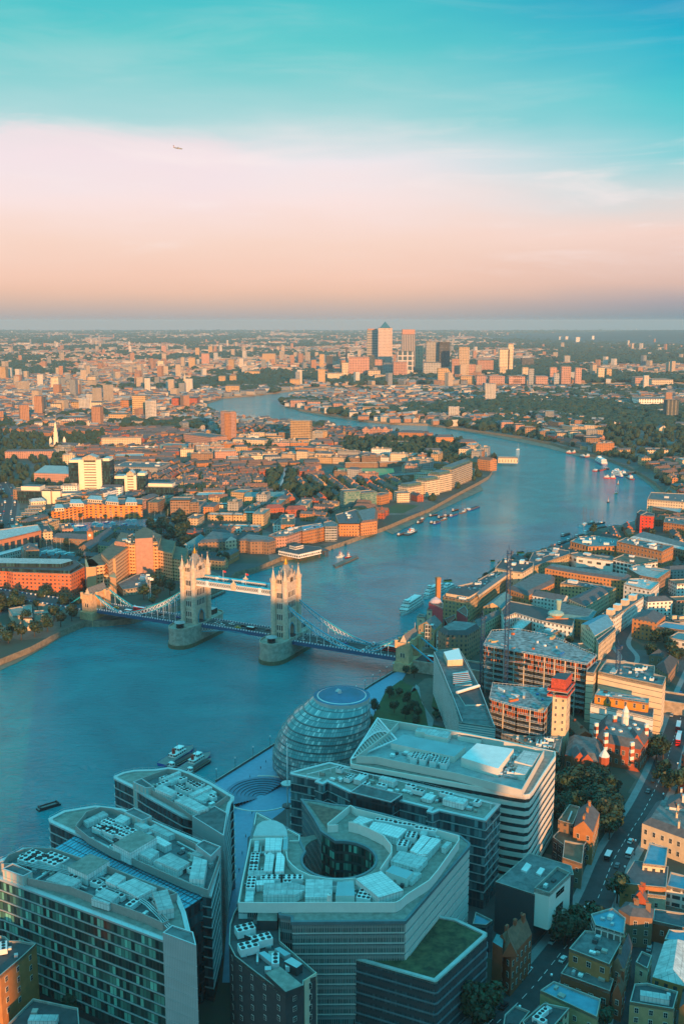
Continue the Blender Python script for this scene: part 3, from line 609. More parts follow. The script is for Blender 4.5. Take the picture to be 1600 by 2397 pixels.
def clutter(root, poly, z, n_, ax, seed, dens=None, big=1.0, tone='pale'):
    """roof plant laid out on the axis of the building: housings, chillers, ducts, pipes, hatches"""
    rr = random.Random(seed); poly = ccw(poly); xs = [p_[0] for p_ in poly]; ys = [p_[1] for p_ in poly]; used = []
    k = 0; tries = 0; ca, sa = math.cos(ax), math.sin(ax)
    body = {'pale': PANEL, 'dark': METAL, 'white': ROOF['white']}[tone]
    while k < n_ and tries < n_ * 14:
        tries += 1
        p_ = (rr.uniform(min(xs), max(xs)), rr.uniform(min(ys), max(ys)))
        t = rr.random(); lx, ly, h = (rr.uniform(5, 10), rr.uniform(3, 5), rr.uniform(1.6, 3)) if t < .22 else (rr.uniform(3, 6), rr.uniform(2, 3), 2.2) if t < .42 else (rr.uniform(6, 16), .7, .8) if t < .62 else (rr.uniform(1, 2.6), rr.uniform(1, 2.2), rr.uniform(.6, 1.6))
        lx *= big; ly *= big
        if rr.random() < .35: lx, ly = ly, lx
        cs = [(p_[0] + x * ca - y * sa, p_[1] + x * sa + y * ca) for x, y in ((-lx / 2 - .3, -ly / 2 - .3), (lx / 2 + .3, -ly / 2 - .3), (lx / 2 + .3, ly / 2 + .3), (-lx / 2 - .3, ly / 2 + .3))]
        if not all(inside(q_, poly) for q_ in cs): continue
        u = p_[0] * ca + p_[1] * sa; v = -p_[0] * sa + p_[1] * ca
        if any(abs(u - a) < (lx + c) / 2 and abs(v - b_) < (ly + d) / 2 for a, b_, c, d in used): continue
        used.append((u, v, lx, ly)); k += 1
        if t < .22: mb = MB(); mb.obox(p_, ax, lx, ly, z, z + h, 0, 1); part(root, 'plant_housing', mb, [body, rr.choice((ROOF['pale'], ROOF['pale'], ROOF['flat'], PANEL))])
        elif t < .42: part(root, 'chiller', chiller(p_, ax, lx, ly, z, h), [ROOF['white'], FANS])
        elif t < .62: mb = MB(); mb.obox(p_, ax, lx, ly, z + .35, z + .35 + h, 0); part(root, 'duct', mb, [PIPE])
        else: mb = MB(); mb.obox(p_, ax, lx, ly, z, z + h, 0); part(root, rr.choice(('roof_hatch', 'vent')), mb, [rr.choice((METAL, CONC, body, ROOF['dark']))])
def axis_of(poly):
    poly = ccw(poly); best = max(range(len(poly)), key=lambda i: dist(poly[i], poly[(i + 1) % len(poly)])); a, b = poly[best], poly[(best + 1) % len(poly)]
    return math.atan2(b[1] - a[1], b[0] - a[0])
LANDMARKS = []
FOOT = []      # occupied footprints (for the random infill)
def BLK(name, label, cat, px, z, wall='tan', roof='flat', rc='flat', rh=4.0, z0=GZ, wins=None, su=3.2, sv=3.4, ww=.42, wh=.5, n=0, tone='pale', par=1.0, world=False, group=None, chim=0, seed=None, bands=None, setback=None, mat=None, over=None, **fk):
    poly = ccw(px if world else PS(px, z)); c = cen(poly); root = thing(name, label, cat, (c[0], c[1], z0), group)
    FOOT.append(poly); seed = seed if seed is not None else int(abs(px[0][0] * 7 + px[0][1] * 13)) % 9999
    wmat = mat or (plain(wall) if wins else fac(wall, su, sv, ww, wh, **fk))
    mb = MB(); mb.prism(poly, z0 - .5, z, 0, 0, top=roof != 'flat'); part(root, 'wall', mb, [wmat])
    ax = axis_of(poly)
    if roof == 'flat':
        mb = MB(); ip = inset(poly, .35); mb.face([(x, y, z - par + .25) for x, y in ip]); mb.ring(poly, .35, z - par - .2, z + .12, 1); part(root, 'roof', mb, [ROOF[rc], wmat if not bands else METAL]) if False else part(root, 'roof', mb, [ROOF[rc], CONC])
    else:
        mb = MB(); q4 = poly if len(poly) == 4 else None
        if q4 is None:   # ridge roof on a general outline: sloped skirt and a flat crown
            ip = inset(poly, min(3.2, rh)); k = len(poly)
            for i in range(k):
                a, b, c2, d = poly[i], poly[(i + 1) % k], ip[(i + 1) % k], ip[i]; mb.face([(*a, z), (*b, z), (*c2, z + rh * .7), (*d, z + rh * .7)])
            mb.face([(*p_, z + rh * .7) for p_ in ip], 2)
        else: mb.gable(q4, z, z + rh, 0, 1, hip=(dist(*sorted([poly[0], poly[1]])) * 0 + rh * 1.1) if roof == 'hip' else 0)
        r_ = part(root, 'roof', mb, [ROOF[rc], wmat, ROOF['flat']])
        if chim:
            rr = random.Random(seed)
            q4 = q4 or poly[:4]
            for i in range(chim):
                e = (i + .5) / chim; a = lerp(lerp(q4[0], q4[3], .5), lerp(q4[1], q4[2], .5), e) if dist(q4[0], q4[1]) > dist(q4[1], q4[2]) else lerp(lerp(q4[0], q4[1], .5), lerp(q4[3], q4[2], .5), e)
                mb = MB(); mb.obox((a[0] + rr.uniform(-1, 1), a[1] + rr.uniform(-1, 1)), ax, 1.8, .9, z, z + rh + 1.6, 0); mb.obox(a, ax, 1.0, .4, z + rh + 1.0, z + rh + 2.2, 1); o_ = mb.build('chimney', [plain(wall) if wall in BR else CONC, ROOF['tile']]); o_.data.transform(Matrix.Translation(-Vector(root['_o']))); o_.parent = r_
    if wins: windows(root, poly, z0 + 1, z - 1, **(wins if isinstance(wins, dict) else {}))
    if bands:
        for i in range(1, int((z - z0) / bands[0]) + 1):
            zz = z - i * bands[0]
            if zz < z0 + 1: break
            mb = MB(); op = inset(poly, -bands[2]); mb.prism(op, zz - bands[1] / 2, zz + bands[1] / 2, 0, 0, bot=True); part(root, 'floor_band', mb, [bands[3]])
    if setback:
        d, h, m_ = setback; ip = inset(poly, d); mb = MB(); mb.prism(ip, z - .6, z + h, 0, 1); part(root, 'penthouse', mb, [m_, ROOF['flat']])
        if n: clutter(root, inset(ip, 1), z + h, n, ax, seed, tone=tone)
    elif n and roof == 'flat': clutter(root, inset(poly, 1.2), z - par + .3, n, ax, seed, tone=tone)
    return root
def screen(root, px, z, z1, mat, w_=.3, world=False, name='plant_screen'):
    poly = ccw(px if world else PS(px, z1)); mb = MB(); mb.ring(poly, w_, z, z1, 0); part(root, name, mb, [mat]); return poly
def unit(root, px, z, h, name='plant_housing', mats=None, top=None):
    """a housing whose TOP outline is traced at height z + h"""
    mb = MB(); mb.prism(PS(px, z + h), z, z + h, 0, 1); return part(root, name, mb, mats or [PANEL, ROOF['pale']])
# ================================================================ UNSEEN BLOCKS ADDED BEHIND THE VIEWER (sized to shade the near bank and bridge)
for x0, x1, y0, y1, h, lab in ((-3, 90, -125, -82, 128, 'broad glass tower standing behind the viewpoint, lower of the adjoining pair'), (91, 190, -130, -80, 146, 'tallest grey glass tower standing behind the viewpoint'), (192, 214, -120, -82, 108, 'slender glass tower at the side of the tallest one behind the viewpoint'), (216, 330, -140, -84, 66, 'low wide office block behind the viewpoint beyond the slender tower'), (-165, -48, -130, -84, 58, 'low wide office block behind the viewpoint, apart from the towers')):
    BLK('shade_block', lab, 'office tower', [(x0, y0), (x1, y0), (x1, y1), (x0, y1)], h, 'glass', world=True, bands=(8, .4, .2, METAL))
# ================================================================ FOREGROUND OFFICES
GP1 = FAC('glazed_offices', (.03, .05, .05), su=1.5, sv=4.0, ww=.86, wh=.72, glass=(.012, .03, .03), curtain=(.22, .62, .48), gvar=1.0, vo=.45, rough_g=.1, obj_var=0)
GP2 = FAC('glazed_dark', (.02, .03, .035), su=1.5, sv=4.0, ww=.9, wh=.8, glass=(.012, .025, .03), curtain=(.05, .16, .18), gvar=.8, rough_g=.08, obj_var=0)
RIB = FAC('ribbed_silver', (.46, .46, .46), su=.7, sv=4.0, ww=.22, wh=.96, glass=(.30, .31, .31), curtain=(.34, .36, .36), gvar=.5, rough_g=.5, obj_var=0)
RIBS = FAC('ribbed_stair_tower', (.58, .50, .44), su=3.0, sv=4.0, ww=.34, wh=.97, glass=(.30, .55, .55), curtain=(.5, .7, .66), gvar=.6, rough_g=.2, obj_var=0)
SILV = M('silver_edge', (.62, .64, .64), rough=.35, metal=.4, var=.1)
z1 = lambda *p_: Zm(0, 1950, 3.136, *p_)
z2 = lambda *p_: Zm(250, 1780, 3.92, *p_)
zS = lambda *p_: Zm(0, 1500, 1.96, *p_)
zs2 = lambda *p_: Zm(0, 1900, 1.96, *p_)
z3 = lambda *p_: Zm(540, 1860, 4.9, *p_)
z4 = lambda *p_: Zm(820, 1860, 4.9, *p_)
z5 = lambda *p_: Zm(520, 2080, 2.529, *p_)
z6 = lambda *p_: Zm(620, 1600, 5.6, *p_)
z7 = lambda *p_: Zm(800, 1660, 3.0154, *p_)
z8 = lambda *p_: Zm(680, 1780, 3.136, *p_)
zA = lambda *p_: Zm(800, 1900, 1.96, *p_)
zB = lambda *p_: Zm(800, 1500, 1.96, *p_)
zC = lambda *p_: Zm(1260, 1450, 4.612, *p_)
zD = lambda *p_: Zm(960, 1450, 4.612, *p_)
def slab_office(name, label, px, z, towers, screen_px, scr_h, seed, nclut, glass, storey=4.0, extra=None):
    poly = ccw(PS(px, z)); c = cen(poly); root = thing(name, label, 'office building', (*c, GZ)); FOOT.append(poly)
    mb = MB(); u = 0
    for i in range(len(poly)):      # facade UVs counted down from the roof so the storeys line up with the bands
        a, b = poly[i], poly[(i + 1) % len(poly)]; L_ = dist(a, b); zz = z - 40
        mb.face([(*a, zz), (*b, zz), (*b, z), (*a, z)], 0, [(u, 0), (u + L_, 0), (u + L_, 40), (u, 40)]); u += math.ceil(L_)
        mb.wall(a, b, GZ - .5, zz, 1)
    part(root, 'wall', mb, [glass, DARKM])
    mb = MB(); mb.ring(inset(poly, -.25), 1.6, z - .3, z + .45, 1); mb.face([(x, y, z + .05) for x, y in inset(poly, .5)]); part(root, 'roof', mb, [ROOF['gravel'], SILV])
    for i in range(1, int((z - GZ) / storey)):
        mb = MB(); mb.prism(inset(poly, -.32), z - i * storey - .18, z - i * storey + .18, 0, 0, bot=True); part(root, 'floor_band', mb, [SILV])
    for tpx, tz, mt in towers:
        tp = ccw(PS(tpx, tz)); mb = MB(); mb.prism(tp, GZ - .5, tz, 0, 1); t_ = part(root, 'stair_tower', mb, [mt, ROOF['flat']])
        mb = MB(); mb.ring(tp, .35, tz, tz + .5, 0); o_ = mb.build('parapet', [SILV]); o_.data.transform(Matrix.Translation(-Vector(root['_o']))); o_.parent = t_
        for i in range(1, 11):
            mb = MB(); mb.prism(inset(tp, -.06), z - i * storey - .07, z - i * storey + .07, 0, 0); o_ = mb.build('joint', [SILV]); o_.data.transform(Matrix.Translation(-Vector(root['_o']))); o_.parent = t_
    mb = MB(); op = inset(poly, .3)
    for i in range(len(op)):
        a, b = op[i], op[(i + 1) % len(op)]; mb.bar((*a, z + 1.5), (*b, z + 1.5), .06)
        for k in range(int(dist(a, b) / 3)): p_ = lerp(a, b, k * 3 / dist(a, b)); mb.bar((*p_, z + .4), (*p_, z + 1.5), .05)
    part(root, 'railing', mb, [SILV])
    if screen_px:
        sp = screen(root, screen_px, z, z + scr_h, M('mesh_screen', (.42, .36, .33), var=.15, scale=1.2, rough=.5))
        mb = MB(); mb.face([(x, y, z + .35) for x, y in sp]); part(root, 'plant_deck', mb, [M('plant_deck', (.13, .17, .18), var=.4, scale=.4)])
        # rails of the screen
        clutter(root, inset(sp, 1.2), z + .35, nclut, axis_of(sp), seed)
    return root
# --- the long block at the lower left
F1 = slab_office('office_block', 'long glass office block with green lit floors and a silver ribbed end tower', z1((-60, 330), (10, 345), (1195, 792), (1425, 860), (1360, 590), (1310, 470), (1240, 425), (1000, 345), (780, 262), (560, 190), (390, 130), (270, 116), (170, 118), (60, 180), (-80, 240)), 47.5,
    [(z1((20, 270), (172, 325), (240, 290), (95, 228)), 51.5, RIBS), (z1((1195, 740), (1442, 835), (1418, 735), (1265, 685)), 50.5, RIB)],
    z1((205, 330), (520, 395), (800, 505), (1040, 590), (1195, 660), (1240, 640), (1120, 500), (1300, 440), (1250, 415), (1000, 325), (780, 235), (570, 172), (400, 112), (270, 104), (180, 112), (60, 160), (10, 225), (110, 225), (220, 285)), 3.2, 3, 48, GP1)
for px, h in ((z1((500, 245), (640, 310), (805, 205), (660, 150)), 4.2), (z1((340, 340), (520, 395), (600, 345), (430, 285)), 2.8), (z1((855, 385), (1010, 470), (1150, 400), (985, 330)), 3.0), (z1((670, 480), (800, 520), (880, 450), (760, 402)), 2.8), (z1((1120, 435), (1165, 572), (1278, 550), (1230, 412)), 3.8), (z1((775, 350), (850, 385), (925, 320), (850, 290)), 3.4)):
    unit(F1, px, 47.9, h, mats=[PANEL, ROOF['gravel'] if h > 4 else ROOF['pale']])
def fanbank(root, z, *centres, ax, s=(4.6, 4.0)):
    for c in centres: part(root, 'chiller', chiller(P(*c, z + 2.4), ax, s[0], s[1], z, 2.6), [ROOF['white'], FANS])
ax1 = axis_of(PS(z1((10, 345), (1195, 792)) + z1((1190, 700)), 47))
fanbank(F1, 48, *z1((245, 145), (290, 165), (190, 185), (240, 195), (330, 190), (380, 165), (400, 215), (450, 190)), ax=ax1)
mb = MB()
pts = [(*P(x, y, 50), 50) for x, y in z1((130, 215), (300, 250), (430, 270), (620, 320), (720, 350), (800, 395), (900, 430), (1000, 470), (1080, 520), (1160, 600), (1240, 690))]
for a, b in zip(pts, pts[1:]):
    for k in (-.8, 0, .8): mb.bar((a[0] + k * .4, a[1] + k, a[2]), (b[0] + k * .4, b[1] + k, b[2]), .22)
part(F1, 'duct', mb, [PIPE])
# --- second block and the glass roof between the two
F2 = slab_office('office_block', 'glass office block with white fan units on its roof, behind the sloping blue glass roof', [(115, 1918), (150, 1900), (224, 1888), (286, 1895), (357, 1923), (459, 1967), (515, 1990), (513, 2030), (494, 2100), (474, 2096), (439, 2074), (311, 2012), (265, 1994), (178, 1954), (118, 1926)], 46.5,
    [(z2((160, 480), (330, 560), (415, 520), (250, 442)), 50, RIBS), (z2((815, 785), (955, 890), (1047, 800), (890, 738)), 51, RIB)],
    z2((-190, 470), (-60, 425), (60, 440), (190, 490), (430, 560), (700, 700), (1040, 880), (1000, 1000), (930, 1190), (760, 1130), (440, 990), (240, 900), (60, 830), (-170, 700), (-290, 600)), 3.0, 8, 36, GP2)
for px, h in ((z2((55, 765), (215, 850), (460, 705), (285, 640)), 5.0), (z2((440, 915), (650, 1005), (760, 935), (580, 845)), 3.0), (z2((755, 1085), (890, 1095), (920, 915), (800, 880)), 4.0), (z2((275, 840), (400, 905), (480, 835), (350, 775)), 3.0), (z2((60, 545), (150, 575), (220, 525), (130, 492)), 2.6), (z2((380, 620), (560, 700), (640, 670), (440, 580)), 2.2), (z2((765, 855), (860, 880), (960, 840), (860, 805)), 2.5), (zS((383, 825), (400, 840), (498, 795), (475, 780)), 2.0)):
    unit(F2, px, 46.9, h, mats=[PANEL, ROOF['gravel'] if h > 4.5 else ROOF['pale']])
ax2 = axis_of(PS([(115, 1918), (474, 2096), (494, 2090)], 46))
fanbank(F2, 47, *zS((460, 855), (500, 830), (515, 875), (535, 858), (560, 885), (490, 862)), ax=ax2, s=(5, 4.2))
root = thing('glass_roof', 'sloping blue glass roof spanning the gap between two office blocks', 'atrium roof', (*P(700 / 1.5, 2000, 44), 44))
gp = z1((395, 118), (580, 5), (830, 120), (1160, 290), (1505, 465), (1358, 560), (1240, 415), (1000, 335), (780, 250), (560, 180)); g3 = [(*P(x, y, 45.6), 45.6) for x, y in gp]
mb = MB(); mb.face(g3, 0); part(root, 'glazing', mb, [M('atrium_glass', (.12, .52, .68), rough=.22, var=.15, grid=2.4)])
a0, a1, b1, b0 = P(*gp[0], 45.7), P(*gp[5], 45.7), P(*gp[4], 45.7), P(*gp[1], 45.7); mb = MB()
for i in range(41):
    t = i / 40; p_, q_ = lerp(a0, a1, t), lerp(b0, b1, t); mb.bar((*p_, 45.85), (*q_, 45.85), .09)
for i in range(1, 3): p_, q_ = lerp(a0, b0, i / 3), lerp(a1, b1, i / 3); mb.bar((*p_, 45.85), (*q_, 45.85), .1)
part(root, 'glazing_bars', mb, [DARKM]) ; root.children[-1].name = 'frame'
mb = MB(); mb.wall(P(*gp[5], 45.6), P(*gp[4], 45.6), GZ, 45.5, 0); part(root, 'end_wall', mb, [GP2])
# --- third block, with a sharp prow
F3 = slab_office('office_block', 'glass office block with a sharp silver prow, beside the river and the sunken steps', z2((70, 152), (150, 118), (250, 97), (450, 90), (560, 72), (660, 85), (760, 118), (950, 210), (1165, 340), (1160, 375), (1135, 400), (1072, 700), (780, 545), (700, 525), (360, 335), (240, 255), (72, 172)), 45.5,
    [(z2((240, 205), (360, 262), (437, 250), (322, 172)), 48.5, RIBS), (z2((782, 520), (1072, 700), (1105, 490), (990, 425)), 47.5, RIB)],
    z2((250, 190), (430, 120), (560, 75), (650, 88), (750, 122), (940, 215), (1110, 320), (1000, 400), (900, 470), (770, 500), (620, 390), (440, 290), (380, 240), (300, 180)), 2.6, 21, 30, GP2)
for px, h in ((z2((440, 260), (590, 325), (645, 285), (500, 215)), 3.4), (z2((620, 365), (840, 470), (935, 435), (720, 322)), 3.0), (z2((750, 310), (790, 325), (970, 245), (930, 225)), 2.4), (z2((800, 345), (880, 370), (1010, 290), (970, 270)), 1.6), (z2((510, 160), (525, 172), (685, 110), (660, 95)), 2.4), (z2((535, 185), (590, 208), (700, 160), (660, 140)), 1.6)):
    unit(F3, px, 45.9, h)
ax3 = axis_of(PS(z2((70, 172), (780, 545), (790, 540)), 45))
fanbank(F3, 46, *z2((670, 235), (710, 260), (740, 270), (770, 200), (800, 215), (830, 235), (855, 215)), ax=ax3, s=(3, 3))
# --- oval court block
ov = [(793 + 88 * math.cos(a), 2013 + 45 * math.sin(a)) for a in [math.radians(t) for t in range(205, -106, -12)]]
F4px = [(557, 2116), (566, 2070), (587, 1964), (595, 1930), (600, 1903), (640, 1922), (700, 1955), (702, 1972)] + ov + [(752, 1946), (738, 1920), (706, 1872), (740, 1876), (780, 1884), (822, 1888), (900, 1907), (1073, 1956), (1097, 1975), (1096, 1982), (1020, 2072), (947, 2156), (684, 2158), (684, 2146), (655, 2142), (655, 2118)]
z4h = 45.0; poly = ccw(PS(F4px, z4h)); FOOT.append(poly)
F4 = thing('office_block', 'pale office block wrapped round an oval courtyard, roof crowded with white plant', 'office building', (*cen(poly), GZ))
FIN = FAC('finned_offices', (.24, .25, .25), su=.75, sv=3.9, ww=.62, wh=.66, glass=(.02, .06, .065), curtain=(.10, .26, .26), gvar=.7, band=(.30, .30, .29), bandh=.2, rough_g=.2, obj_var=0)
mb = MB(); u = 0
for i in range(len(poly)):
    a, b = poly[i], poly[(i + 1) % len(poly)]; L_ = dist(a, b); mb.face([(*a, GZ - .4), (*b, GZ - .4), (*b, z4h), (*a, z4h)], 0, [(u, .4), (u + L_, .4), (u + L_, z4h + .8 - GZ), (u, z4h + .8 - GZ)]); mb.m[-1] = 1 if dist(lerp(a, b, .5), P(783, 2008, z4h)) < 26 else 0; u += math.ceil(L_)
part(F4, 'wall', mb, [FIN, GP1])
mb = MB(); mb.prism(PS(z8((20, 560), (110, 560), (180, 545), (232, 515), (245, 560), (150, 590), (112, 625), (98, 690), (95, 780), (40, 700)), 38), 37.4, 38, 0, 0, bot=True); part(F4, 'canopy', mb, [ROOF['gravel']])
mb = MB(); mb.face([(x, y, z4h + .02) for x, y in poly]); part(F4, 'roof', mb, [ROOF['gravel']])
for k, (h0, h1, o_) in enumerate(((z4h - .9, z4h + .3, .5),)): mb = MB(); mb.ring(inset(poly, -o_), 1.0, h0, h1, 0); part(F4, 'cornice', mb, [M('blue_grey_trim', (.13, .20, .22), rough=.5)])
# limestone-slab side walls: raked white bands on the right flank and fins in front
ra, rb = P(1096, 1982, z4h), P(947, 2156, z4h)
WB = M('white_wall_bands', (.66, .63, .58), var=.1, scale=.5)
nd = Vector((rb[0] - ra[0], rb[1] - ra[1])).normalized(); nn_ = Vector((-nd.y, nd.x)); nn_ = nn_ if nn_.x > 0 else -nn_
for i in range(9):
    z_ = z4h - 1.2 - i * 3.9; mb = MB(); a = Vector(ra) - nd * .0; b_ = Vector(rb)
    q4 = [tuple(a), tuple(b_), tuple(b_ + nn_ * .45), tuple(a + nn_ * .45)]; mb.prism(q4, z_ - 3.0, z_, 0, 0, bot=True); part(F4, 'wall_band', mb, [WB])
fa, fb = P(684, 2158, z4h), P(947, 2156, z4h)
for i in range(9):
    z_ = z4h - 1.4 - i * 3.9; mb = MB(); nf = 70
    for k in range(nf): p_ = lerp(fa, fb, (k + .5) / nf); mb.obox((p_[0], p_[1] - .25), 0, .1, .4, z_ - 2.7, z_, 0)
    mb.prism([fa, fb, (fb[0], fb[1] - .5), (fa[0], fa[1] - .5)], z_ - 2.95, z_ - 2.7, 0, 0, bot=True); part(F4, 'sun_louvre', mb, [WB])
WHS = M('white_parapet', (.80, .74, .68), var=.06, scale=.4)
def wall_line(root, px, z0_, z1_, mat, w_=.35, name='screen_wall'):
    pts = PS(px, z1_); mb = MB()
    for a, b in zip(pts, pts[1:]):
        d = Vector((b[0] - a[0], b[1] - a[1])); L_ = d.length
        if L_ < .01: continue
        d /= L_; n2 = Vector((-d.y, d.x)) * w_ / 2; mb.prism([(a[0] - n2.x, a[1] - n2.y), (b[0] - n2.x, b[1] - n2.y), (b[0] + n2.x, b[1] + n2.y), (a[0] + n2.x, a[1] + n2.y)], z0_, z1_, 0)
    return part(root, name, mb, [mat])
arc = lambda cx, cy, rx, ry, t0, t1, n_: [(cx + rx * math.cos(math.radians(t0 + (t1 - t0) * i / n_)), cy + ry * math.sin(math.radians(t0 + (t1 - t0) * i / n_))) for i in range(n_ + 1)]
wall_line(F4, [(558, 2112), (640, 2113), (735, 2112), (850, 2112), (925, 2112), (937, 2106), (950, 2094)] + z4((900, 980), (1000, 860), (1240, 520), (1240, 470)), z4h, z4h + 3.8, WHS)
wall_line(F4, z4((1240, 470), (760, 340), (300, 220), (60, 160), (0, 120)) + z3((1370, 120), (1110, 330), (1110, 350), (1230, 345)), z4h, z4h + 3.2, WHS)
wall_line(F4, [(558, 2112)] + z3((130, 1000), (230, 510), (640, 500)), z4h, z4h + 3.2, WHS)
wall_line(F4, z3((635, 650), (650, 740), (700, 800), (770, 860), (900, 920), (1100, 960), (1270, 968), (1430, 955)), z4h, z4h + 2.6, WHS)
wall_line(F4, z3((1350, 310), (1568, 360)) + z4((0, 300), (200, 380), (380, 470), (470, 580), (470, 660), (400, 760), (340, 850)), z4h, z4h + 4.2, WHS)
for px, h in ((z3((375, 880), (475, 880), (500, 690), (440, 660), (400, 690)), 3.4), (z3((505, 880), (605, 880), (620, 720), (580, 665), (530, 665)), 3.4), (z3((375, 1080), (850, 1080), (850, 1045), (740, 1010), (380, 1010)), 3.0), (z3((370, 1150), (740, 1150), (850, 1090), (375, 1085)), 3.0), (z3((390, 640), (580, 640), (590, 495), (400, 495)), 3.4), (z3((850, 1175), (1160, 1175), (1165, 975), (860, 970)), 3.0), (z3((265, 640), (315, 640), (325, 530), (275, 530)), 3.0),
              (z3((160, 1225), (260, 1225), (265, 1105), (175, 1105)), 2.0), (z4((680, 640), (760, 670), (920, 490), (820, 460)), 3.2), (z4((770, 680), (880, 680), (1035, 520), (935, 490)), 3.2), (z4((210, 380), (330, 440), (540, 500), (645, 395), (400, 330), (260, 310)), 3.2), (z4((455, 755), (770, 850), (885, 725), (560, 640)), 2.6), (z4((60, 965), (320, 1180), (605, 1095), (350, 875)), 4.6), (z4((1040, 600), (1085, 620), (1160, 545), (1100, 535)), 2.4), (z4((20, 310), (100, 350), (270, 290), (100, 240)), 3.2), (z4((640, 965), (700, 1000), (810, 900), (730, 880)), 1.8)):
    unit(F4, px, z4h + .1, h, mats=[PANEL, PANEL if h > 3.1 else ROOF['pale']])
u_ = unit(F4, z4((400, 880), (640, 965), (720, 885), (480, 810)), z4h + .1, 3.4, 'skylight', [WHS, BLUEGLASS])
unit(F4, z3((1200, 1160), (1420, 1160), (1410, 1000), (1220, 1000)), z4h + .1, 3.0, 'skylight', [WHS, BLUEGLASS]); unit(F4, z3((595, 630), (650, 630), (655, 480), (605, 480)), z4h + .1, 3.0, 'skylight', [WHS, BLUEGLASS])
for cs, sz in ((z3((275, 735), (258, 850), (235, 1010)), (3.2, 8)), (z3((470, 950), (700, 950)), (8, 3)), (z4((410, 300), (620, 340), (860, 395)), (9, 2.4)), (z4((695, 465), (600, 560)), (4, 5)), (z4((175, 1130),), (5, 8))):
    for c in cs: part(F4, 'chiller', chiller(P(*c, z4h + 2.6), 0.0 if cs[0][0] < 820 else -.28, sz[0], sz[1], z4h + .1, 2.8), [ROOF['white'], FANS])
mb = MB(); mb.bar((*P(770, 2112, z4h + 3), z4h), (*P(770, 2112, z4h + 3), z4h + 6), .8, n=8); mb.bar((*P(773, 2110, z4h + 3), z4h), (*P(773, 2110, z4h + 3), z4h + 6), .5, n=8); part(F4, 'flue', mb, [WHS])
clutter(F4, PS([(565, 2100), (590, 1968), (630, 1968), (655, 2010), (700, 2050), (760, 2062), (850, 2060), (900, 2105)], z4h), z4h + .2, 34, 0.05, 77, tone='pale', big=.7)
clutter(F4, PS([(905, 2075), (940, 2000), (900, 1940), (850, 1905), (1060, 1962), (950, 2085)], z4h), z4h + .2, 24, -.3, 78, tone='pale', big=.7)
# curved glazed half-barrel at the tip of the left wing
mb = MB(); tip = PS(z3((255, 470), (650, 470), (640, 400), (600, 340), (520, 300), (440, 292), (360, 305), (300, 350)), z4h + 3.4); mb.prism(tip, z4h, z4h + 3.4, 0, 1); part(F4, 'curved_roof', mb, [WHS, METAL])
wall_line(F4, z3((270, 340), (295, 205), (460, 290)), z4h, z4h + .8, WHS, name='edge_beam'); wall_line(F4, z3((650, 395), (785, 465), (780, 525), (670, 525)), z4h, z4h + .8, WHS, name='edge_beam')
mb = MB(); sp = PS(z3((880, 90), (1110, 400), (1300, 190)), z4h + .3); mb.face([(*a, z4h + .35) for a in ccw(sp)]); part(F4, 'sedum_bed', mb, [M('dry_sedum', (.26, .15, .11), var=.6, scale=.5)])
# --- green roofed wing
gpx = z5((785, 398), (1090, 378), (1262, 155), (1385, 178), (1500, 232), (1566, 262), (1566, 285), (1272, 552), (1255, 556), (790, 425)); zg = 30.5
F5 = BLK('office_wing', 'dark finned office wing with a large green planted roof', 'office building', gpx, zg, 'dark', rc='green', par=.5, su=.9, sv=4, ww=.55, wh=.62, glass=(.03, .06, .07), curtain=(.12, .22, .24), bands=(4.0, .5, .35, M('blue_grey_trim', (.13, .20, .22))))
mb = MB(); mb.ring(inset(ccw(PS(gpx, zg)), .4), 1.3, zg - .3, zg + .3, 0); part(F5, 'gutter_walk', mb, [M('pale_metal_edge', (.50, .52, .50), rough=.4)])
# --- curved dark hotel
hp = z5((95, 100), (340, 98), (342, 310), (450, 405), (556, 497), (555, 520), (482, 545), (480, 575), (375, 628), (210, 505), (75, 400), (40, 330), (45, 210), (70, 140))
HT = BLK('hotel_block', 'dark brick curved hotel block with a cream end wall and roof terrace of plant', 'hotel', hp, 40, 'dark', rc='dark', par=1.2, n=14, wins=dict(su=6, sv=3.6, w_=1.1, h=1.5, cap=70), tone='dark')
for px, h, mt in ((z5((205, 190), (325, 192), (330, 102), (215, 102)), 3.5, ROOF['gravel']), (z5((255, 500), (375, 612), (478, 572), (340, 460)), 2.5, ROOF['gravel']), (z5((365, 430), (440, 470), (475, 445), (410, 405)), 3, METAL), (z5((95, 260), (175, 290), (160, 245), (105, 245)), 1.5, ROOF['pale'])): unit(HT, px, 39.2, h, mats=[DARKM, mt])
for c in z5((135, 230), (235, 290), (155, 335)): part(HT, 'chiller', chiller(P(*c, 42), .4, 6.5, 4, 39.2, 3), [ROOF['white'], FANS])
for px in (z5((215, 380), (290, 440), (325, 420), (250, 370)), z5((310, 355), (370, 400), (405, 385), (340, 345))): unit(HT, px, 39.2, 1.5, 'skylight', [METAL, BLUEGLASS])
ep = [P(*a, 40.4) for a in z5((482, 545), (556, 497))]; mb = MB(); dv = Vector((ep[1][0] - ep[0][0], ep[1][1] - ep[0][1])).normalized(); pn = Vector((dv.y, -dv.x)) * .3
mb.prism([ep[0], ep[1], tuple(Vector(ep[1]) + pn), tuple(Vector(ep[0]) + pn)], GZ, 40.6, 0, 0); part(HT, 'end_wall', mb, [M('cream_render', (.74, .58, .42), var=.08)])
q = [tuple(Vector(ep[0]) + pn), tuple(Vector(ep[1]) + pn), tuple(Vector(ep[1]) - pn), tuple(Vector(ep[0]) - pn)]; windows(HT, q, GZ + 2, 39.5, su=4, sv=3.7, w_=1.6, h=2.2, cap=9, edges=[0, 2])
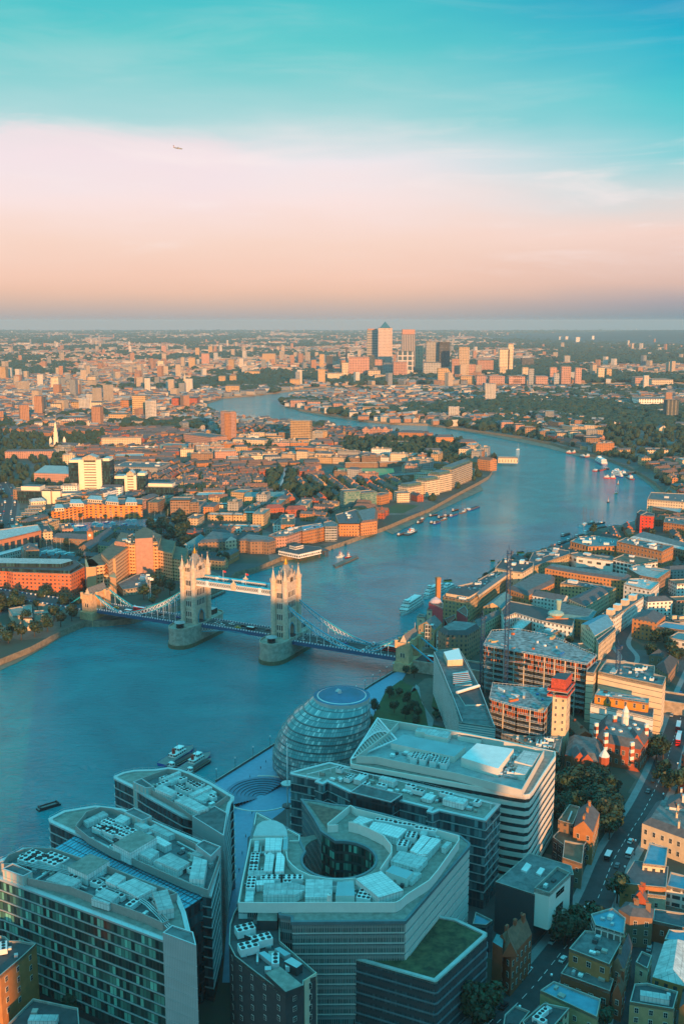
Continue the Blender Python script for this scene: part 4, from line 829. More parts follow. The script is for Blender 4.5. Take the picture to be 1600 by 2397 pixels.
# --- glass block with roof plant behind the court block
z5b = 44.5; bp_ = z8((0, 92), (285, 18), (900, 165), (1535, 328), (1428, 448), (1090, 372), (1040, 392), (1000, 380), (1020, 355), (780, 295), (440, 240), (270, 160), (235, 180), (180, 160), (200, 145), (0, 105))
F5b = slab_office('office_block', 'narrow dark glass office block with a rail of white plant units on its roof', bp_, z5b, [(z8((435, 238), (735, 312), (820, 255), (520, 178)), 46.5, GP2)], None, 0, 5, 0, FAC('blue_glazed', (.04, .09, .10), su=1.7, sv=4.0, ww=.86, wh=.78, glass=(.02, .06, .075), curtain=(.30, .50, .52), gvar=.75, rough_g=.1, obj_var=0))
clutter(F5b, PS(z8((180, 100), (330, 50), (1450, 330), (1350, 400), (820, 290), (300, 160)), z5b), z5b + .3, 46, axis_of(PS(z8((285, 18), (1535, 328), (1500, 330)), z5b)), 14)
mb = MB(); rl = PS(z8((120, 100), (345, 45), (900, 175), (1480, 318)), z5b + 2.5)
for a, b in zip(rl, rl[1:]):
    L_ = dist(a, b); mb.bar((*a, z5b + 2.5), (*b, z5b + 2.5), .18)
    for i in range(int(L_ / 6) + 1): p_ = lerp(a, b, i * 6 / L_); mb.bar((*p_, z5b), (*p_, z5b + 2.5), .15)
part(F5b, 'gantry_rail', mb, [WHITEP])
# --- white banded block
z6h = 48.0; wp = z7((62, 350), (150, 230), (235, 120), (252, 62), (400, 88), (840, 160), (1500, 298), (1502, 330), (1420, 450), (1345, 570), (1320, 598), (1290, 603), (1200, 590), (700, 500), (66, 385))
poly = ccw(PS(wp, z6h)); F6 = thing('office_block', 'large white banded office block with rounded corners and a flat white roof panel', 'office building', (*cen(poly), GZ)); FOOT.append(poly)
WBD = M('white_stone_band', (.80, .72, .64), var=.08, scale=.4)
mb = MB(); mb.prism(poly, GZ, z6h - .3, 0, 0, top=False); part(F6, 'glazing', mb, [GP2])
for i in range(11):
    z_ = z6h - i * 3.9; op = inset(poly, -.3); mb = MB(); mb.ring(op, .6, z_ - 2.1, z_, 0); part(F6, 'wall_band', mb, [WBD])
mb = MB(); mb.face([(*a, z6h - .2) for a in poly]); part(F6, 'roof', mb, [ROOF['gravel']])
scr = z7((100, 330), (240, 335), (400, 370), (800, 450), (1268, 570), (1425, 290), (1100, 215), (840, 165), (400, 88), (330, 160))
sp = screen(F6, scr, z6h, z6h + 3.6, M('cream_screen', (.62, .58, .52), var=.06), .35)
mb = MB(); mb.face([(*a, z6h + .3) for a in sp]); part(F6, 'plant_deck', mb, [M('pale_deck', (.36, .38, .38), var=.3, scale=.3)])
for px, h, mt in ((z7((840, 340), (1100, 420), (1210, 280), (950, 240)), 4.4, ROOF['white']), (z7((1215, 365), (1340, 400), (1395, 310), (1280, 290)), 3.4, ROOF['pale']), (z7((1215, 445), (1290, 462), (1330, 408), (1245, 395)), 3.0, ROOF['pale']), (z7((580, 175), (740, 205), (770, 160), (610, 135)), 3.2, ROOF['pale']), (z7((515, 155), (585, 165), (620, 128), (540, 118)), 2.6, ROOF['pale']), (z7((815, 185), (980, 215), (990, 195), (830, 170)), 2.4, ROOF['flat'])): unit(F6, px, z6h + .3, h, mats=[WBD, mt])
unit(F6, z7((345, 240), (790, 335), (870, 265), (430, 178)), z6h + .3, 3.0, 'skylight', [WBD, BLUEGLASS])
for c in z7((515, 330), (580, 342), (650, 355), (725, 368)): part(F6, 'chiller', chiller(P(*c, z6h + 3), 1.25, 7, 3, z6h + .3, 3.2), [ROOF['white'], FANS])
clutter(F6, PS(z7((820, 400), (1190, 490), (1250, 500), (1340, 310), (1150, 250), (1100, 420)), z6h + 1), z6h + .35, 40, axis_of(poly), 6, big=.8); clutter(F6, PS(z7((280, 330), (480, 370), (700, 400), (830, 370), (400, 270)), z6h + 1), z6h + .35, 9, axis_of(poly), 9)
mb = MB(); e = [P(*a, b) + (b,) for a, b in zip(z7((66, 352), (252, 62), (385, 215)), (z6h + .3, z6h + .3, z6h + 3.4))]
for i in range(16):
    t = i / 15; p_ = lerp(e[0], e[1], t); mb.bar(p_, lerp(e[0], e[2], t), .12)
    if i: mb.bar(p_, lerp(e[1], e[2], t), .12)
for a, b in ((0, 1), (1, 2), (0, 2)): mb.bar(e[a], e[b], .4)
part(F6, 'lattice_canopy', mb, [WHITEP])
# --- egg shaped glass town hall
ring = [(46.0, 1005, 160, 362), (45.0, 1005, 168, 366), (41.5, 938, 300, 432), (38, 875, 392, 498), (34.2, 828, 492, 542), (30.4, 790, 582, 568), (26.6, 757, 676, 582), (22.8, 727, 776, 592), (19, 700, 868, 588), (15.2, 680, 960, 575), (11.4, 662, 1050, 550), (8, 655, 1120, 500), (5, 650, 1180, 455)]
rg = []
for z_, cx_, cy_, r_ in ring:
    c = P(620 + cx_ / 5.6, 1600 + cy_ / 5.6, z_); d = c[1] * math.cos(PITCH) + (HC - z_) * math.sin(PITCH); rg.append((z_, c, r_ / 5.6 / FPX * d))
EG = thing('glass_hall', 'leaning egg shaped glass hall with a round blue top by the river', 'civic building', (*rg[-1][1], GZ)); FOOT.append([(rg[6][1][0] + 26 * math.cos(t), rg[6][1][1] + 26 * math.sin(t)) for t in range(0, 7)])
EGM = FAC('egg_glass', (.07, .13, .14), su=1.7, sv=1.9, ww=.84, wh=.86, glass=(.10, .27, .29), curtain=(.70, .78, .74), gvar=.8, rough_g=.14, obj_var=0, nzmax=1.1)
for (za, ca_, ra_), (zb, cb_, rb_) in zip(rg[1:], rg[2:]):
    mb = MB(); n_ = 72
    for i in range(n_):
        t0, t1 = 2 * math.pi * i / n_, 2 * math.pi * (i + 1) / n_
        A = lambda c, r, t, z: (c[0] + r * math.cos(t), c[1] + r * math.sin(t), z)
        ww_ = 2 * math.pi * 24 / n_; mb.face([A(cb_, rb_, t0, zb), A(cb_, rb_, t1, zb), A(ca_, ra_ + .0, t1, za), A(ca_, ra_, t0, za)], 0, [(i * ww_, 0), (i * ww_ + ww_, 0), (i * ww_ + ww_, za - zb), (i * ww_, za - zb)], smooth=True)
    part(EG, 'glazed_storey', mb, [EGM if zb > 6 else DARKM])
    mb = MB(); mb.cone(cb_, rb_ + .45, rb_ + .45, zb - .25, zb + .25, 72, 0, smooth=False); part(EG, 'floor_ring', mb, [M('steel_ring', (.16, .22, .23), rough=.35, metal=.5)])
mb = MB(); c = rg[0][1]; r_ = rg[0][2]; mb.cone(c, r_ + .3, r_ + .3, 44.0, 46.3, 72, 0, 1); mb.cone(c, r_ - 1.6, r_ - 2.2, 46.3, 46.5, 72, 0, 1); part(EG, 'roof', mb, [SILV, M('blue_roof_disc', (.015, .12, .27), rough=.12, var=.5, scale=.06)])
mb = MB(); mb.cone((c[0] - 2, c[1] + 6), 1.8, .6, 46.4, 47.6, 8); mb.cone((c[0] - 1, c[1] + 3), 1.2, .6, 46.4, 48.2, 8); part(EG, 'roof_hatch', mb, [METAL])

BLK('brown_house', 'orange lit brick building with a dark roof at the lower corner', 'warehouse', z1((-60, 1060), (-60, 740), (40, 760), (70, 790), (150, 790), (268, 812), (170, 905), (0, 1050)), 34, 'orange', rc='dark', wins=dict(su=5, sv=3.6, w_=1.1, h=1.7, cap=14), n=3, seed=8)
BLK('brown_house', 'lower brown brick building with a plain dark roof at the bottom edge', 'warehouse', z1((40, 1420), (245, 1215), (575, 1285), (590, 1500), (50, 1500)), 22, 'brown', rc='dark', wins=dict(su=5, sv=3.6, w_=1.1, h=1.7, cap=6), n=3, seed=9)
# ================================================================ SOUTH BANK
zE = lambda *p_: Zm(900, 1250, 4.48, *p_)
zF = lambda *p_: Zm(1250, 1200, 4.48, *p_)
zG = lambda *p_: Zm(800, 1100, 1.96, *p_)
W1 = dict(su=3.4, sv=3.5, w_=1.2, h=1.8)
def cells(n): return dict(cap=n)
# --- lower right street
BLK('studio_box', 'dark slatted theatre block with two white rooflights and worn grey roof', 'theatre', zA((703, 322), (858, 190), (1050, 248), (1062, 290), (960, 300), (882, 380)), 27, 'dark', rc='flat', par=.4, sv=.55, wh=.3, su=60, ww=1.0, gvar=0, glass=(.05, .06, .065))
r = ALL[-1]
for px in (zA((820, 265), (845, 275), (868, 245), (845, 232)), zA((888, 280), (910, 290), (930, 262), (908, 254))): unit(r, px, 26.6, 1.0, 'rooflight', [ROOF['white'], ROOF['white']])
wb = zA((880, 350), (985, 250), (1048, 280), (950, 372)); r = BLK('white_box', 'white cantilevered box with a roof terrace, jutting from the dark theatre', 'theatre foyer', wb, 29.5, 'white', rc='flat', par=1.6, z0=14, n=7, mat=M('white_render', (.88, .80, .72), var=.05))
e = ccw(PS(wb, 29.5)); windows(r, e, 22, 29, su=14, sv=9, w_=7, h=2.4, cap=1, edges=[i for i in range(4) if True]); windows(r, e, 15, 22, su=14, sv=9, w_=6, h=3.6, cap=1)
BLK('gothic_house', 'narrow red brick gothic house with gables and tall chimneys', 'house', zA((692, 592), (800, 520), (870, 560), (775, 668)), 21, 'red', 'gable', 'tile', 6, wins=dict(su=3, sv=3.6, w_=1.1, h=2, cap=60), chim=3)
r = ALL[-1]; mb = MB(); tp = PS(zA((690, 598), (708, 560), (740, 575), (735, 625)), 25); mb.prism(tp, GZ, 25, 0, 1); part(r, 'turret', mb, [plain('red'), ROOF['teal']])
mb = MB(); c = P(*zA((765, 640))[0], 22); mb.gable([(c[0] - 3, c[1] - 2), (c[0] + 3, c[1] - 2), (c[0] + 3, c[1] + 5), (c[0] - 3, c[1] + 5)][:4], 21, 27, 0, 1); part(r, 'dormer', mb, [ROOF['tile'], plain('red')])
BLK('lean_to', 'glass sheltered roof beside the red gothic house', 'glass canopy', zA((598, 515), (612, 460), (690, 498), (660, 520)), 18, 'glass', rc='blue')
BLK('brick_block', 'long orange brick warehouse with a worn grey flat roof and parapet', 'warehouse', zA((1040, 628), (1112, 545), (1182, 552), (1285, 590), (1225, 700)), 21, 'orange', rc='flat', wins=dict(su=4, sv=3.8, w_=1.5, h=2, cap=60), n=6)
BLK('brick_annexe', 'lower red brick annexe with grey roof in front of the orange warehouse', 'warehouse', zA((1002, 742), (1038, 690), (1246, 768), (1228, 824)), 14.5, 'red', rc='flat', wins=dict(su=4.2, sv=4.2, w_=1.6, h=2.2, cap=20), n=3)
BLK('rooftop_pavilion', 'white framed penthouse with pale blue roof above the brick warehouse', 'penthouse', zA((1140, 470), (1240, 440), (1300, 490), (1290, 560), (1160, 520)), 24, 'white', rc='blue', su=2.4, ww=.8, wh=.7, n=3, z0=20)
BLK('shed_roof_block', 'low building with a bright blue metal roof at the street corner', 'workshop', zA((908, 820), (970, 778), (1186, 860), (1168, 942)), 14, 'yellow', rc='blue', wins=dict(su=5, sv=4, cap=12), n=2, seed=4)
BLK('dark_roof_block', 'dark flat roofed block with skylights at the bottom edge', 'house', zA((745, 932), (792, 888), (862, 916), (820, 968), (800, 1010), (735, 1000)), 13, 'tan', rc='dark', n=4)
BLK('dark_roof_block', 'dark roofed block with white end wall beside the blue metal roof', 'house', zA((826, 962), (925, 878), (1042, 902), (978, 976), (960, 1010), (850, 1010)), 14.5, 'cream', rc='dark', n=6)
BLK('barrel_roof_hall', 'long hall with a pale curved metal roof and orange side wall', 'hall', zA((1422, 758), (1478, 590), (1600, 600), (1600, 810)), 15, 'orange', 'hip', 'pale', 3)
BLK('barrel_roof_hall', 'small hall with a pale blue roof behind the curved metal one', 'hall', zA((1478, 585), (1498, 540), (1600, 548), (1600, 600)), 16, 'brown', rc='blue')
BLK('yellow_block', 'orange lit brick house with dark roof terrace and skylight', 'house', zA((1318, 872), (1340, 790), (1400, 786), (1540, 826), (1518, 905)), 18, 'yellow', rc='dark', wins=dict(su=4, sv=3.6, w_=1.2, h=1.8, cap=20), n=4, seed=3)
BLK('slate_block', 'dark slate roofed workshop with a bright orange end wall', 'workshop', zA((1275, 328), (1340, 222), (1496, 252), (1486, 348), (1400, 340)), 16, 'orange', rc='slate', wins=dict(su=6, sv=5, cap=8), par=.3)
BLK('teal_roof_block', 'small block with a flat teal roof beside the cream terrace', 'house', zA((1378, 238), (1410, 142), (1492, 166), (1480, 250)), 19, 'cream', rc='blue', par=.8)
BLK('teal_roof_block', 'glass sided block with bright blue strip roof at the right edge', 'office building', zA((1488, 340), (1505, 276), (1600, 300), (1600, 365)), 14, 'white', rc='blue', su=4, ww=.8)
BLK('end_house', 'cream fronted house with open doorway beside the orange workshop', 'house', zA((1403, 345), (1488, 352), (1484, 388), (1400, 378)), 14, 'cream', rc='brownr', wins=dict(su=4, sv=4, cap=4))
BLK('victorian_terrace', 'dark victorian terrace with tall brick chimneys at the street bend', 'terrace', zA((1268, 448), (1300, 412), (1428, 446), (1422, 490), (1320, 480)), 18, 'brown', 'hip', 'slate', 3, wins=dict(su=3.2, sv=3.6, w_=1.2, h=2, cap=30), chim=2)
BLK('red_garage', 'low red brick building with grey roof on the side street', 'workshop', zA((1425, 500), (1430, 445), (1600, 470), (1600, 540)), 14, 'red', rc='slate', wins=dict(su=6, sv=5, cap=6))
BLK('cream_terrace', 'cream victorian terrace with orange chimney stacks on the corner', 'terrace', zB((1375, 838), (1440, 740), (1600, 745), (1600, 920), (1490, 880)), 17, 'cream', 'hip', 'slate', 4, wins=dict(su=3.4, sv=3.8, w_=1.2, h=2.2, cap=70), chim=4)
BLK('mansion_block', 'pale stone mansion block with domed top at the right edge', 'mansion block', zB((1480, 760), (1500, 710), (1620, 720), (1620, 780)), 21, 'white', 'hip', 'slate', 4, wins=dict(su=3.4, sv=3.8, w_=1.2, h=2.2, cap=30), chim=2)
BLK('corner_house', 'glass sided block with a brown weathered lower roof on the street', 'house', zB((965, 900), (1000, 862), (1070, 862), (1145, 880), (1110, 940), (1012, 935)), 16, 'dark', rc='brownr', wins=dict(su=3.5, sv=4, w_=2, h=2.4, cap=24))
BLK('corner_house', 'block with brown weathered upper roof and timber wall behind the glass sided one', 'house', zB((990, 822), (1042, 750), (1090, 762), (1058, 842)), 21, 'brown', rc='brownr', n=2)
BLK('gabled_hotel', 'orange gabled corner building with ornate white stone dormers', 'pub', zB((1060, 858), (1082, 770), (1180, 790), (1150, 880)), 21, 'orange', 'gable', 'slate', 4.5, wins=dict(su=3, sv=3.6, w_=1.1, h=2, cap=40), chim=3)
BLK('street_house', 'narrow dark house with small mansard between theatre and street', 'house', zA((1010, 210), (1018, 130), (1110, 150), (1100, 240)), 17, 'brown', rc='brownr', wins=dict(su=3.2, sv=3.6, cap=16))
# --- red brick courthouse with cupola
r = BLK('courthouse', 'red brick victorian hall with white striped chimneys, gables and a white cupola', 'courthouse', zB((1165, 440), (1205, 330), (1330, 345), (1415, 372), (1412, 440), (1368, 500), (1215, 470)), 18, 'red', 'hip', 'slate', 6, wins=dict(su=3.2, sv=4, w_=1.3, h=2.4, cap=60))
def fromr(r, name, mb, mats): return part(r, name, mb, mats)
c = P(*zB((1298, 355))[0], 26); mb = MB(); mb.cone(c, 2, 2, 20, 27, 8, 0); mb.cone(c, 2.4, 2.4, 27, 27.6, 8, 0); mb.cone(c, 1.7, 1.7, 27.6, 30, 8, 0); mb.cone(c, 2.0, .2, 30, 33.5, 8, 0); part(r, 'cupola', mb, [WHS])
for cc, z_ in zip(zB((1165, 385), (1210, 430), (1330, 465), (1395, 390), (1250, 350)), (25, 25, 26, 25, 25)):
    c = P(*cc, z_); mb = MB()
    for k in range(6): mb.obox(c, .3, 2.2, 1.3, 14 + k * 2, 16 + k * 2, k % 2)
    part(r, 'chimney', mb, [plain('red'), WHS])
for cc in zB((1205, 400), (1345, 440)):
    c = P(*cc, 22); mb = MB(); mb.gable([(c[0] - 4, c[1] - 3), (c[0] + 4, c[1] - 3), (c[0] + 4, c[1] + 7), (c[0] - 4, c[1] + 7)], 18, 24.5, 0, 1); mb.prism([(c[0] - 4, c[1] - 3), (c[0] + 4, c[1] - 3), (c[0] + 4, c[1] + 7), (c[0] - 4, c[1] + 7)], 14, 18, 1, 1); part(r, 'gable', mb, [ROOF['slate'], plain('red')])
for cc in zB((1240, 400), (1275, 410), (1340, 380), (1320, 400), (1355, 400)):
    c = P(*cc, 23); mb = MB(); mb.obox(c, .3, 1.8, 1.8, 19, 23, 0); part(r, 'dormer', mb, [WHS])
r = BLK('courthouse_wing', 'red brick wing with paired white arched gables and grey roof', 'courthouse', zB((1022, 522), (1040, 442), (1195, 470), (1185, 560), (1120, 550)), 15, 'red', 'gable', 'flat', 5, wins=dict(su=4, sv=4.4, w_=2, h=2.6, cap=16))
for cc in zB((1085, 520), (1120, 528)):
    c = P(*cc, 18); mb = MB(); q4 = [(c[0] - 3, c[1] - 2.4), (c[0] + 3, c[1] - 2.4), (c[0] + 3, c[1] + 4), (c[0] - 3, c[1] + 4)]; mb.prism(q4, 12, 16.5, 1, 1); mb.gable([(q4[0]), q4[1], (q4[2][0], q4[2][1] + 3), (q4[3][0], q4[3][1] + 3)], 16.5, 20, 0, 1); part(r, 'gable', mb, [ROOF['slate'], plain('red')])
c = P(*zB((1202, 520))[0], 20); mb = MB(); mb.cone(c, 2.8, 2.8, GZ, 19, 8, 0); mb.cone(c, 2.9, .3, 19, 23, 8, 1); part(r, 'turret', mb, [plain('red'), WHS])
# --- terraced glass flats and the park
r = BLK('terraced_flats', 'stepped glass and white stone flats with roof terraces, beside the small park', 'apartment block', zD((250, 365), (300, 330), (520, 310), (600, 430), (740, 715), (915, 1165), (520, 1110), (455, 860), (322, 545)), 33, 'white', rc='flat', su=60, sv=1.3, ww=1, wh=.4, gvar=0, glass=(.10, .28, .34), par=.6)
for px, z_, h, mt in ((zD((358, 350), (400, 440), (565, 432), (520, 312)), 33, 4, (plain('cream'), M('white_roof_panel', (.85, .82, .80), var=.05))), (zD((450, 580), (480, 700), (665, 690), (620, 550)), 32.6, 1.2, (WHS, ROOF['pale'])), (zD((505, 790), (590, 920), (800, 915), (735, 735)), 32.4, 1.2, (WHS, ROOF['dark'])), (zD((560, 1000), (560, 1060), (830, 1075), (800, 960)), 32.6, .8, (METAL, ROOF['flat']))): unit(r, px, z_, h, 'roof_pavilion', mt)
mb = MB(); a, b = P(*zD((500, 790))[0], 35), P(*zD((740, 715))[0], 35); mb.bar((*a, 35), (*b, 35), .9, n=8); part(r, 'roof_beam', mb, [WHS])
for i in range(6): mb = MB(); a, b = [P(*q_, 34.2) for q_ in zD((458, 590 + i * 20), (620 + i * 8, 575 + i * 20))]; mb.obox(lerp(a, b, .5), math.atan2(b[1] - a[1], b[0] - a[0]), dist(a, b), 1.1, 33.6, 34.4, 0, 1); part(r, 'planter', mb, [M('rust_planter', (.34, .12, .07)), WHS])
mb = MB(); e2 = PS(zD((255, 350), (330, 520), (465, 850), (560, 1100)), 34.4); e1 = PS(zD((560, 400), (745, 730), (905, 1150)), 34.4)
for L in (e1, e2):
    for a, b in zip(L, L[1:]): mb.bar((*a, 34.4), (*b, 34.4), .25); mb.wall(a, b, 33, 34.2, 1)
part(r, 'balustrade', mb, [METAL, M('balustrade_glass', (.25, .36, .38), rough=.15)])
sheet('lawn', PS(zB((105, 420), (200, 230), (270, 180), (300, 200), (345, 210), (400, 380), (480, 400), (470, 330), (410, 300), (420, 250), (500, 420), (330, 400)), GZ + .06), GZ + .06, GRASS)
sheet('path', PS(zD((0, 790), (60, 700), (95, 730), (120, 900), (250, 1080), (240, 1150), (190, 1150), (150, 950), (70, 760), (30, 720)), GZ + .1), GZ + .1, PAVE)
PAVB = M('blue_grey_paving', (.13, .30, .44), var=.15, scale=.4, rough=.45)
sheet('promenade', PS([(918, 1577), (866, 1608), (800, 1654), (640, 1747), (505, 1832), (460, 1865), (520, 1900), (545, 2000), (520, 2300), (560, 2300), (580, 1960), (660, 1900), (760, 1800), (850, 1800), (880, 1690), (960, 1560)], GZ + .04), GZ + .04, PAVB)
root = thing('river_wall', 'dark stone river wall with pale coping along the promenade', 'river wall', (*P(700, 1710, 5), 5)); mb = MB()
line = PS([(918, 1575), (866, 1606), (800, 1652), (640, 1745), (505, 1830)], GZ)
for a, b in zip(line, line[1:]): mb.obox(lerp(a, b, .5), math.atan2(b[1] - a[1], b[0] - a[0]), dist(a, b), .6, GZ, GZ + 1.1, 0, 1)
part(root, 'parapet', mb, [M('dark_granite', (.10, .11, .11)), CONC])
# sunken amphitheatre
c0 = P(611, 1866, GZ); root = thing('sunken_theatre', 'sunken oval theatre of curved stone steps with a white rim', 'amphitheatre', (*c0, GZ)); rad = 19.0
for i in range(8):
    mb = MB(); r0, r1 = 18.5 - i * 2.0, 16.6 - i * 2.0; cc = (c0[0], c0[1]); n_ = 28; z_ = GZ + 2.4 - i * .3
    for k in range(n_):
        t0, t1 = math.radians(50 + 175 * k / n_), math.radians(50 + 175 * (k + 1) / n_); A = lambda r, t, z: (cc[0] + r * math.cos(t), cc[1] + r * math.sin(t), z)
        mb.face([A(r1, t0, z_), A(r0, t0, z_), A(r0, t1, z_), A(r1, t1, z_)]); mb.face([A(r1, t0, GZ), A(r1, t0, z_), A(r1, t1, z_), A(r1, t1, GZ)], 1)
    part(root, 'step', mb, [M('step_stone', (.06, .18, .28), rough=.5), DARKM])
mb = MB(); n_ = 60
for k in range(n_):
    t0, t1 = math.radians(-150 + 250 * k / n_), math.radians(-150 + 250 * (k + 1) / n_); A = lambda t: (c0[0] + 20 * math.cos(t), c0[1] + 20 * math.sin(t), GZ + 2.4); mb.bar(A(t0), A(t1), .35)
part(root, 'rim', mb, [WHS])
# --- construction site
RUB = M('rubble_deck', (.40, .40, .40), var=.75, scale=.35, detail=10, rough=.9); NET = M('orange_panels', (.72, .17, .04), var=.35, scale=.8); PROP = M('concrete_frame', (.40, .41, .40), var=.3, scale=.4)
def frame(name, label, px, z, fl, orange_rows, seed, rows=9):
    poly = ccw(PS(px, z)); root = thing(name, label, 'construction site', (*cen(poly), GZ)); FOOT.append(poly); rr = random.Random(seed)
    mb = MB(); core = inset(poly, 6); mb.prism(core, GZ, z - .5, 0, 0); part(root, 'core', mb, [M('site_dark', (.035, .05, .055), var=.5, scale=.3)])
    for i in range(rows):
        zz = z - i * fl
        if zz < GZ + 1: break
        mb = MB(); mb.prism(poly, zz - .4, zz, 0, 1 if i == 0 else 0, bot=True); part(root, 'floor_slab', mb, [PROP, RUB])
    for i in range(len(poly)):
        a, b = poly[i], poly[(i + 1) % len(poly)]; L_ = dist(a, b)
        if L_ < 4: continue
        mb = MB(); nc = max(1, int(L_ / 6.5))
        for k in range(nc + 1): p_ = lerp(a, b, k / nc); p_ = lerp(p_, cen(poly), .012); mb.obox(p_, 0, .6, .6, GZ, z - .2, 0)
        part(root, 'column_row', mb, [M('pale_column', (.62, .52, .40))]); root.children[-1].name = 'colonnade'
        for r_ in orange_rows:
            mb = MB(); ns = int(L_ / 1.1); zz = z - r_ * fl
            for k in range(ns):
                if rr.random() < .62: p_ = lerp(lerp(a, b, (k + .5) / ns), cen(poly), .02); mb.obox(p_, math.atan2(b[1] - a[1], b[0] - a[0]), .6, .1, zz - fl, zz - .5, 0)
            if mb.f: part(root, 'formwork', mb, [NET])
        mb = MB()
        for s in range(int((z - GZ) / fl)):
            p_, q_ = lerp(a, cen(poly), -.006), lerp(b, cen(poly), -.006); mb.bar((*p_, z - s * fl + .9), (*q_, z - s * fl + .9), .12)
            for k in range(int(L_ / 2.2)): w_ = lerp(p_, q_, (k + .5) / max(1, int(L_ / 2.2))); mb.bar((*w_, z - s * fl - .3), (*w_, z - s * fl + 1.1), .10)
        part(root, 'edge_rail', mb, [M('scaffold_tube', (.58, .63, .65), rough=.4)])
    ip = inset(poly, 2)
    for k in range(22):
        xs = [p_[0] for p_ in ip]; ys = [p_[1] for p_ in ip]; p_ = (rr.uniform(min(xs), max(xs)), rr.uniform(min(ys), max(ys)))
        if inside(p_, ip): mb = MB(); mb.obox(p_, rr.uniform(0, 3), rr.uniform(1, 7), rr.uniform(.6, 2), z, z + rr.uniform(.3, 1.8), 0); part(root, 'material_stack', mb, [rr.choice((NET, WHITEP, METAL, M('timber', (.62, .42, .2)), RUB, M('site_blue', (.04, .2, .45))))])
    return root
frame('concrete_frame', 'tall unfinished concrete frame with scaffold and orange panels on its upper floors', [(1131, 1511), (1150, 1478), (1210, 1474), (1290, 1490), (1395, 1536), (1372, 1556), (1250, 1533)], 40, 3.6, (0, 1, 2), 3)
frame('concrete_frame', 'lower unfinished concrete frame with cluttered deck, in front of the taller one', zB((676, 268), (690, 198), (800, 208), (938, 215), (975, 260), (925, 330), (800, 305)), 31, 3.5, (0, 1), 4)
BLK('rubble_podium', 'low podium strewn with rubble and site machines', 'construction site', zB((730, 425), (880, 440), (1012, 440), (992, 512), (850, 480)), 17, 'concrete', rc='gravel', n=16)
r = BLK('lift_core', 'pale concrete lift shaft with small window holes and a red screened top', 'construction site', zB((966, 248), (1030, 252), (1048, 225), (985, 220)), 41, 'cream', rc='flat', wins=dict(su=3, sv=4, w_=1, h=1.6, cap=24), z0=GZ)
mb = MB(); rp = PS(zB((966, 170), (1022, 178), (1046, 150), (990, 148)), 50); mb.prism(inset(ccw(rp), -.6), 43, 50, 0, 1); part(r, 'red_screen', mb, [M('red_screen', (.60, .09, .05), var=.5, scale=1.0), DARKM])
for z_ in (42.8, 39.5): mb = MB(); mb.ring(inset(ccw(rp), -2.2), 1.4, z_, z_ + .4, 0); mb.ring(inset(ccw(rp), -2.2), .15, z_ + .4, z_ + 1.6, 1); part(r, 'walkway', mb, [METAL, M('red_screen', (.8, .06, .03))])
BLK('striped_block', 'cream ribbed block behind the scaffolded frame', 'apartment block', zC((512, 568), (535, 425), (672, 440), (590, 578)), 37, 'cream', rc='flat', n=5, su=60, sv=3.6, ww=1, wh=.12, gvar=0, glass=(.25, .22, .18), par=2)
BLK('striped_block', 'large cream block with shadow lines and a sunken roof yard, by the road junction', 'apartment block', zC((640, 560), (730, 430), (880, 445), (1250, 500), (1245, 585), (1372, 620), (1335, 712), (1090, 660), (880, 615)), 36, 'cream', rc='flat', n=18, su=60, sv=3.6, ww=1, wh=.12, gvar=0, glass=(.25, .22, .18), par=2.2)
BLK('lower_block', 'white stone block under the orange penthouse, behind the courthouse', 'apartment block', zC((558, 905), (600, 820), (1240, 960), (1232, 1062)), 26, 'white', rc='flat', su=60, sv=3.6, ww=1, wh=.12, gvar=0, glass=(.25, .22, .18))
BLK('orange_penthouse', 'bright orange panelled penthouse with tall slit windows', 'penthouse', zC((603, 812), (640, 748), (1190, 852), (1182, 905)), 31, 'orange', rc='pale', z0=25.5, wins=dict(su=4.5, sv=6, w_=1.2, h=2.6, cap=10), n=9, mat=M('orange_boards', (.80, .28, .03), var=.15))
def crane(name, label, xb, yb, zb, ytop, w_=1.1, col=None):
    X_, Y_ = P(xb, yb, zb); lo, hi = zb, 200
    for _ in range(40):
        m_ = (lo + hi) / 2
        if PIX(X_, Y_, m_)[1] > ytop: lo = m_
        else: hi = m_
    root = thing(name, label, 'tower crane', (X_, Y_, GZ)); H = lo; mb = MB(); n_ = int((H - GZ) / 2.4)
    for sx in (-w_, w_):
        for sy in (-w_, w_): mb.bar((X_ + sx, Y_ + sy, GZ), (X_ + sx, Y_ + sy, H), .16)
    for i in range(n_):
        a, b = GZ + i * 2.4, GZ + (i + 1) * 2.4; c4 = [(-w_, -w_), (w_, -w_), (w_, w_), (-w_, w_)]
        for k in range(4): p_, q_ = c4[k], c4[(k + 1) % 4]; mb.bar((X_ + p_[0], Y_ + p_[1], a), (X_ + q_[0], Y_ + q_[1], b), .1); mb.bar((X_ + p_[0], Y_ + p_[1], b), (X_ + q_[0], Y_ + q_[1], b), .1)
    part(root, 'mast', mb, [M('crane_blue', (.02, .07, .16), rough=.5)])
    mb = MB(); mb.obox((X_, Y_), 0, 3.0, 3.0, H - 2.5, H - 2.2, 0, bot=True); mb.obox((X_ + 1.6, Y_), 0, 1.4, 1.6, H - 2.1, H - .4, 0); mb.bar((X_, Y_, H), (X_ - .4, Y_ + 1, H + 3), .2); part(root, 'cab', mb, [MATS['crane_blue']])
crane('tower_crane', 'tall dark blue lattice crane mast rising through the scaffolded frame', 1183, 1560, 38, 1288)
crane('tower_crane', 'dark blue crane mast at the corner of the scaffolded frame, beside the glass flats', 1128, 1530, 30, 1440)
crane('tower_crane', 'dark crane mast in front of the cream striped block', 1444, 1575, 34, 1510)
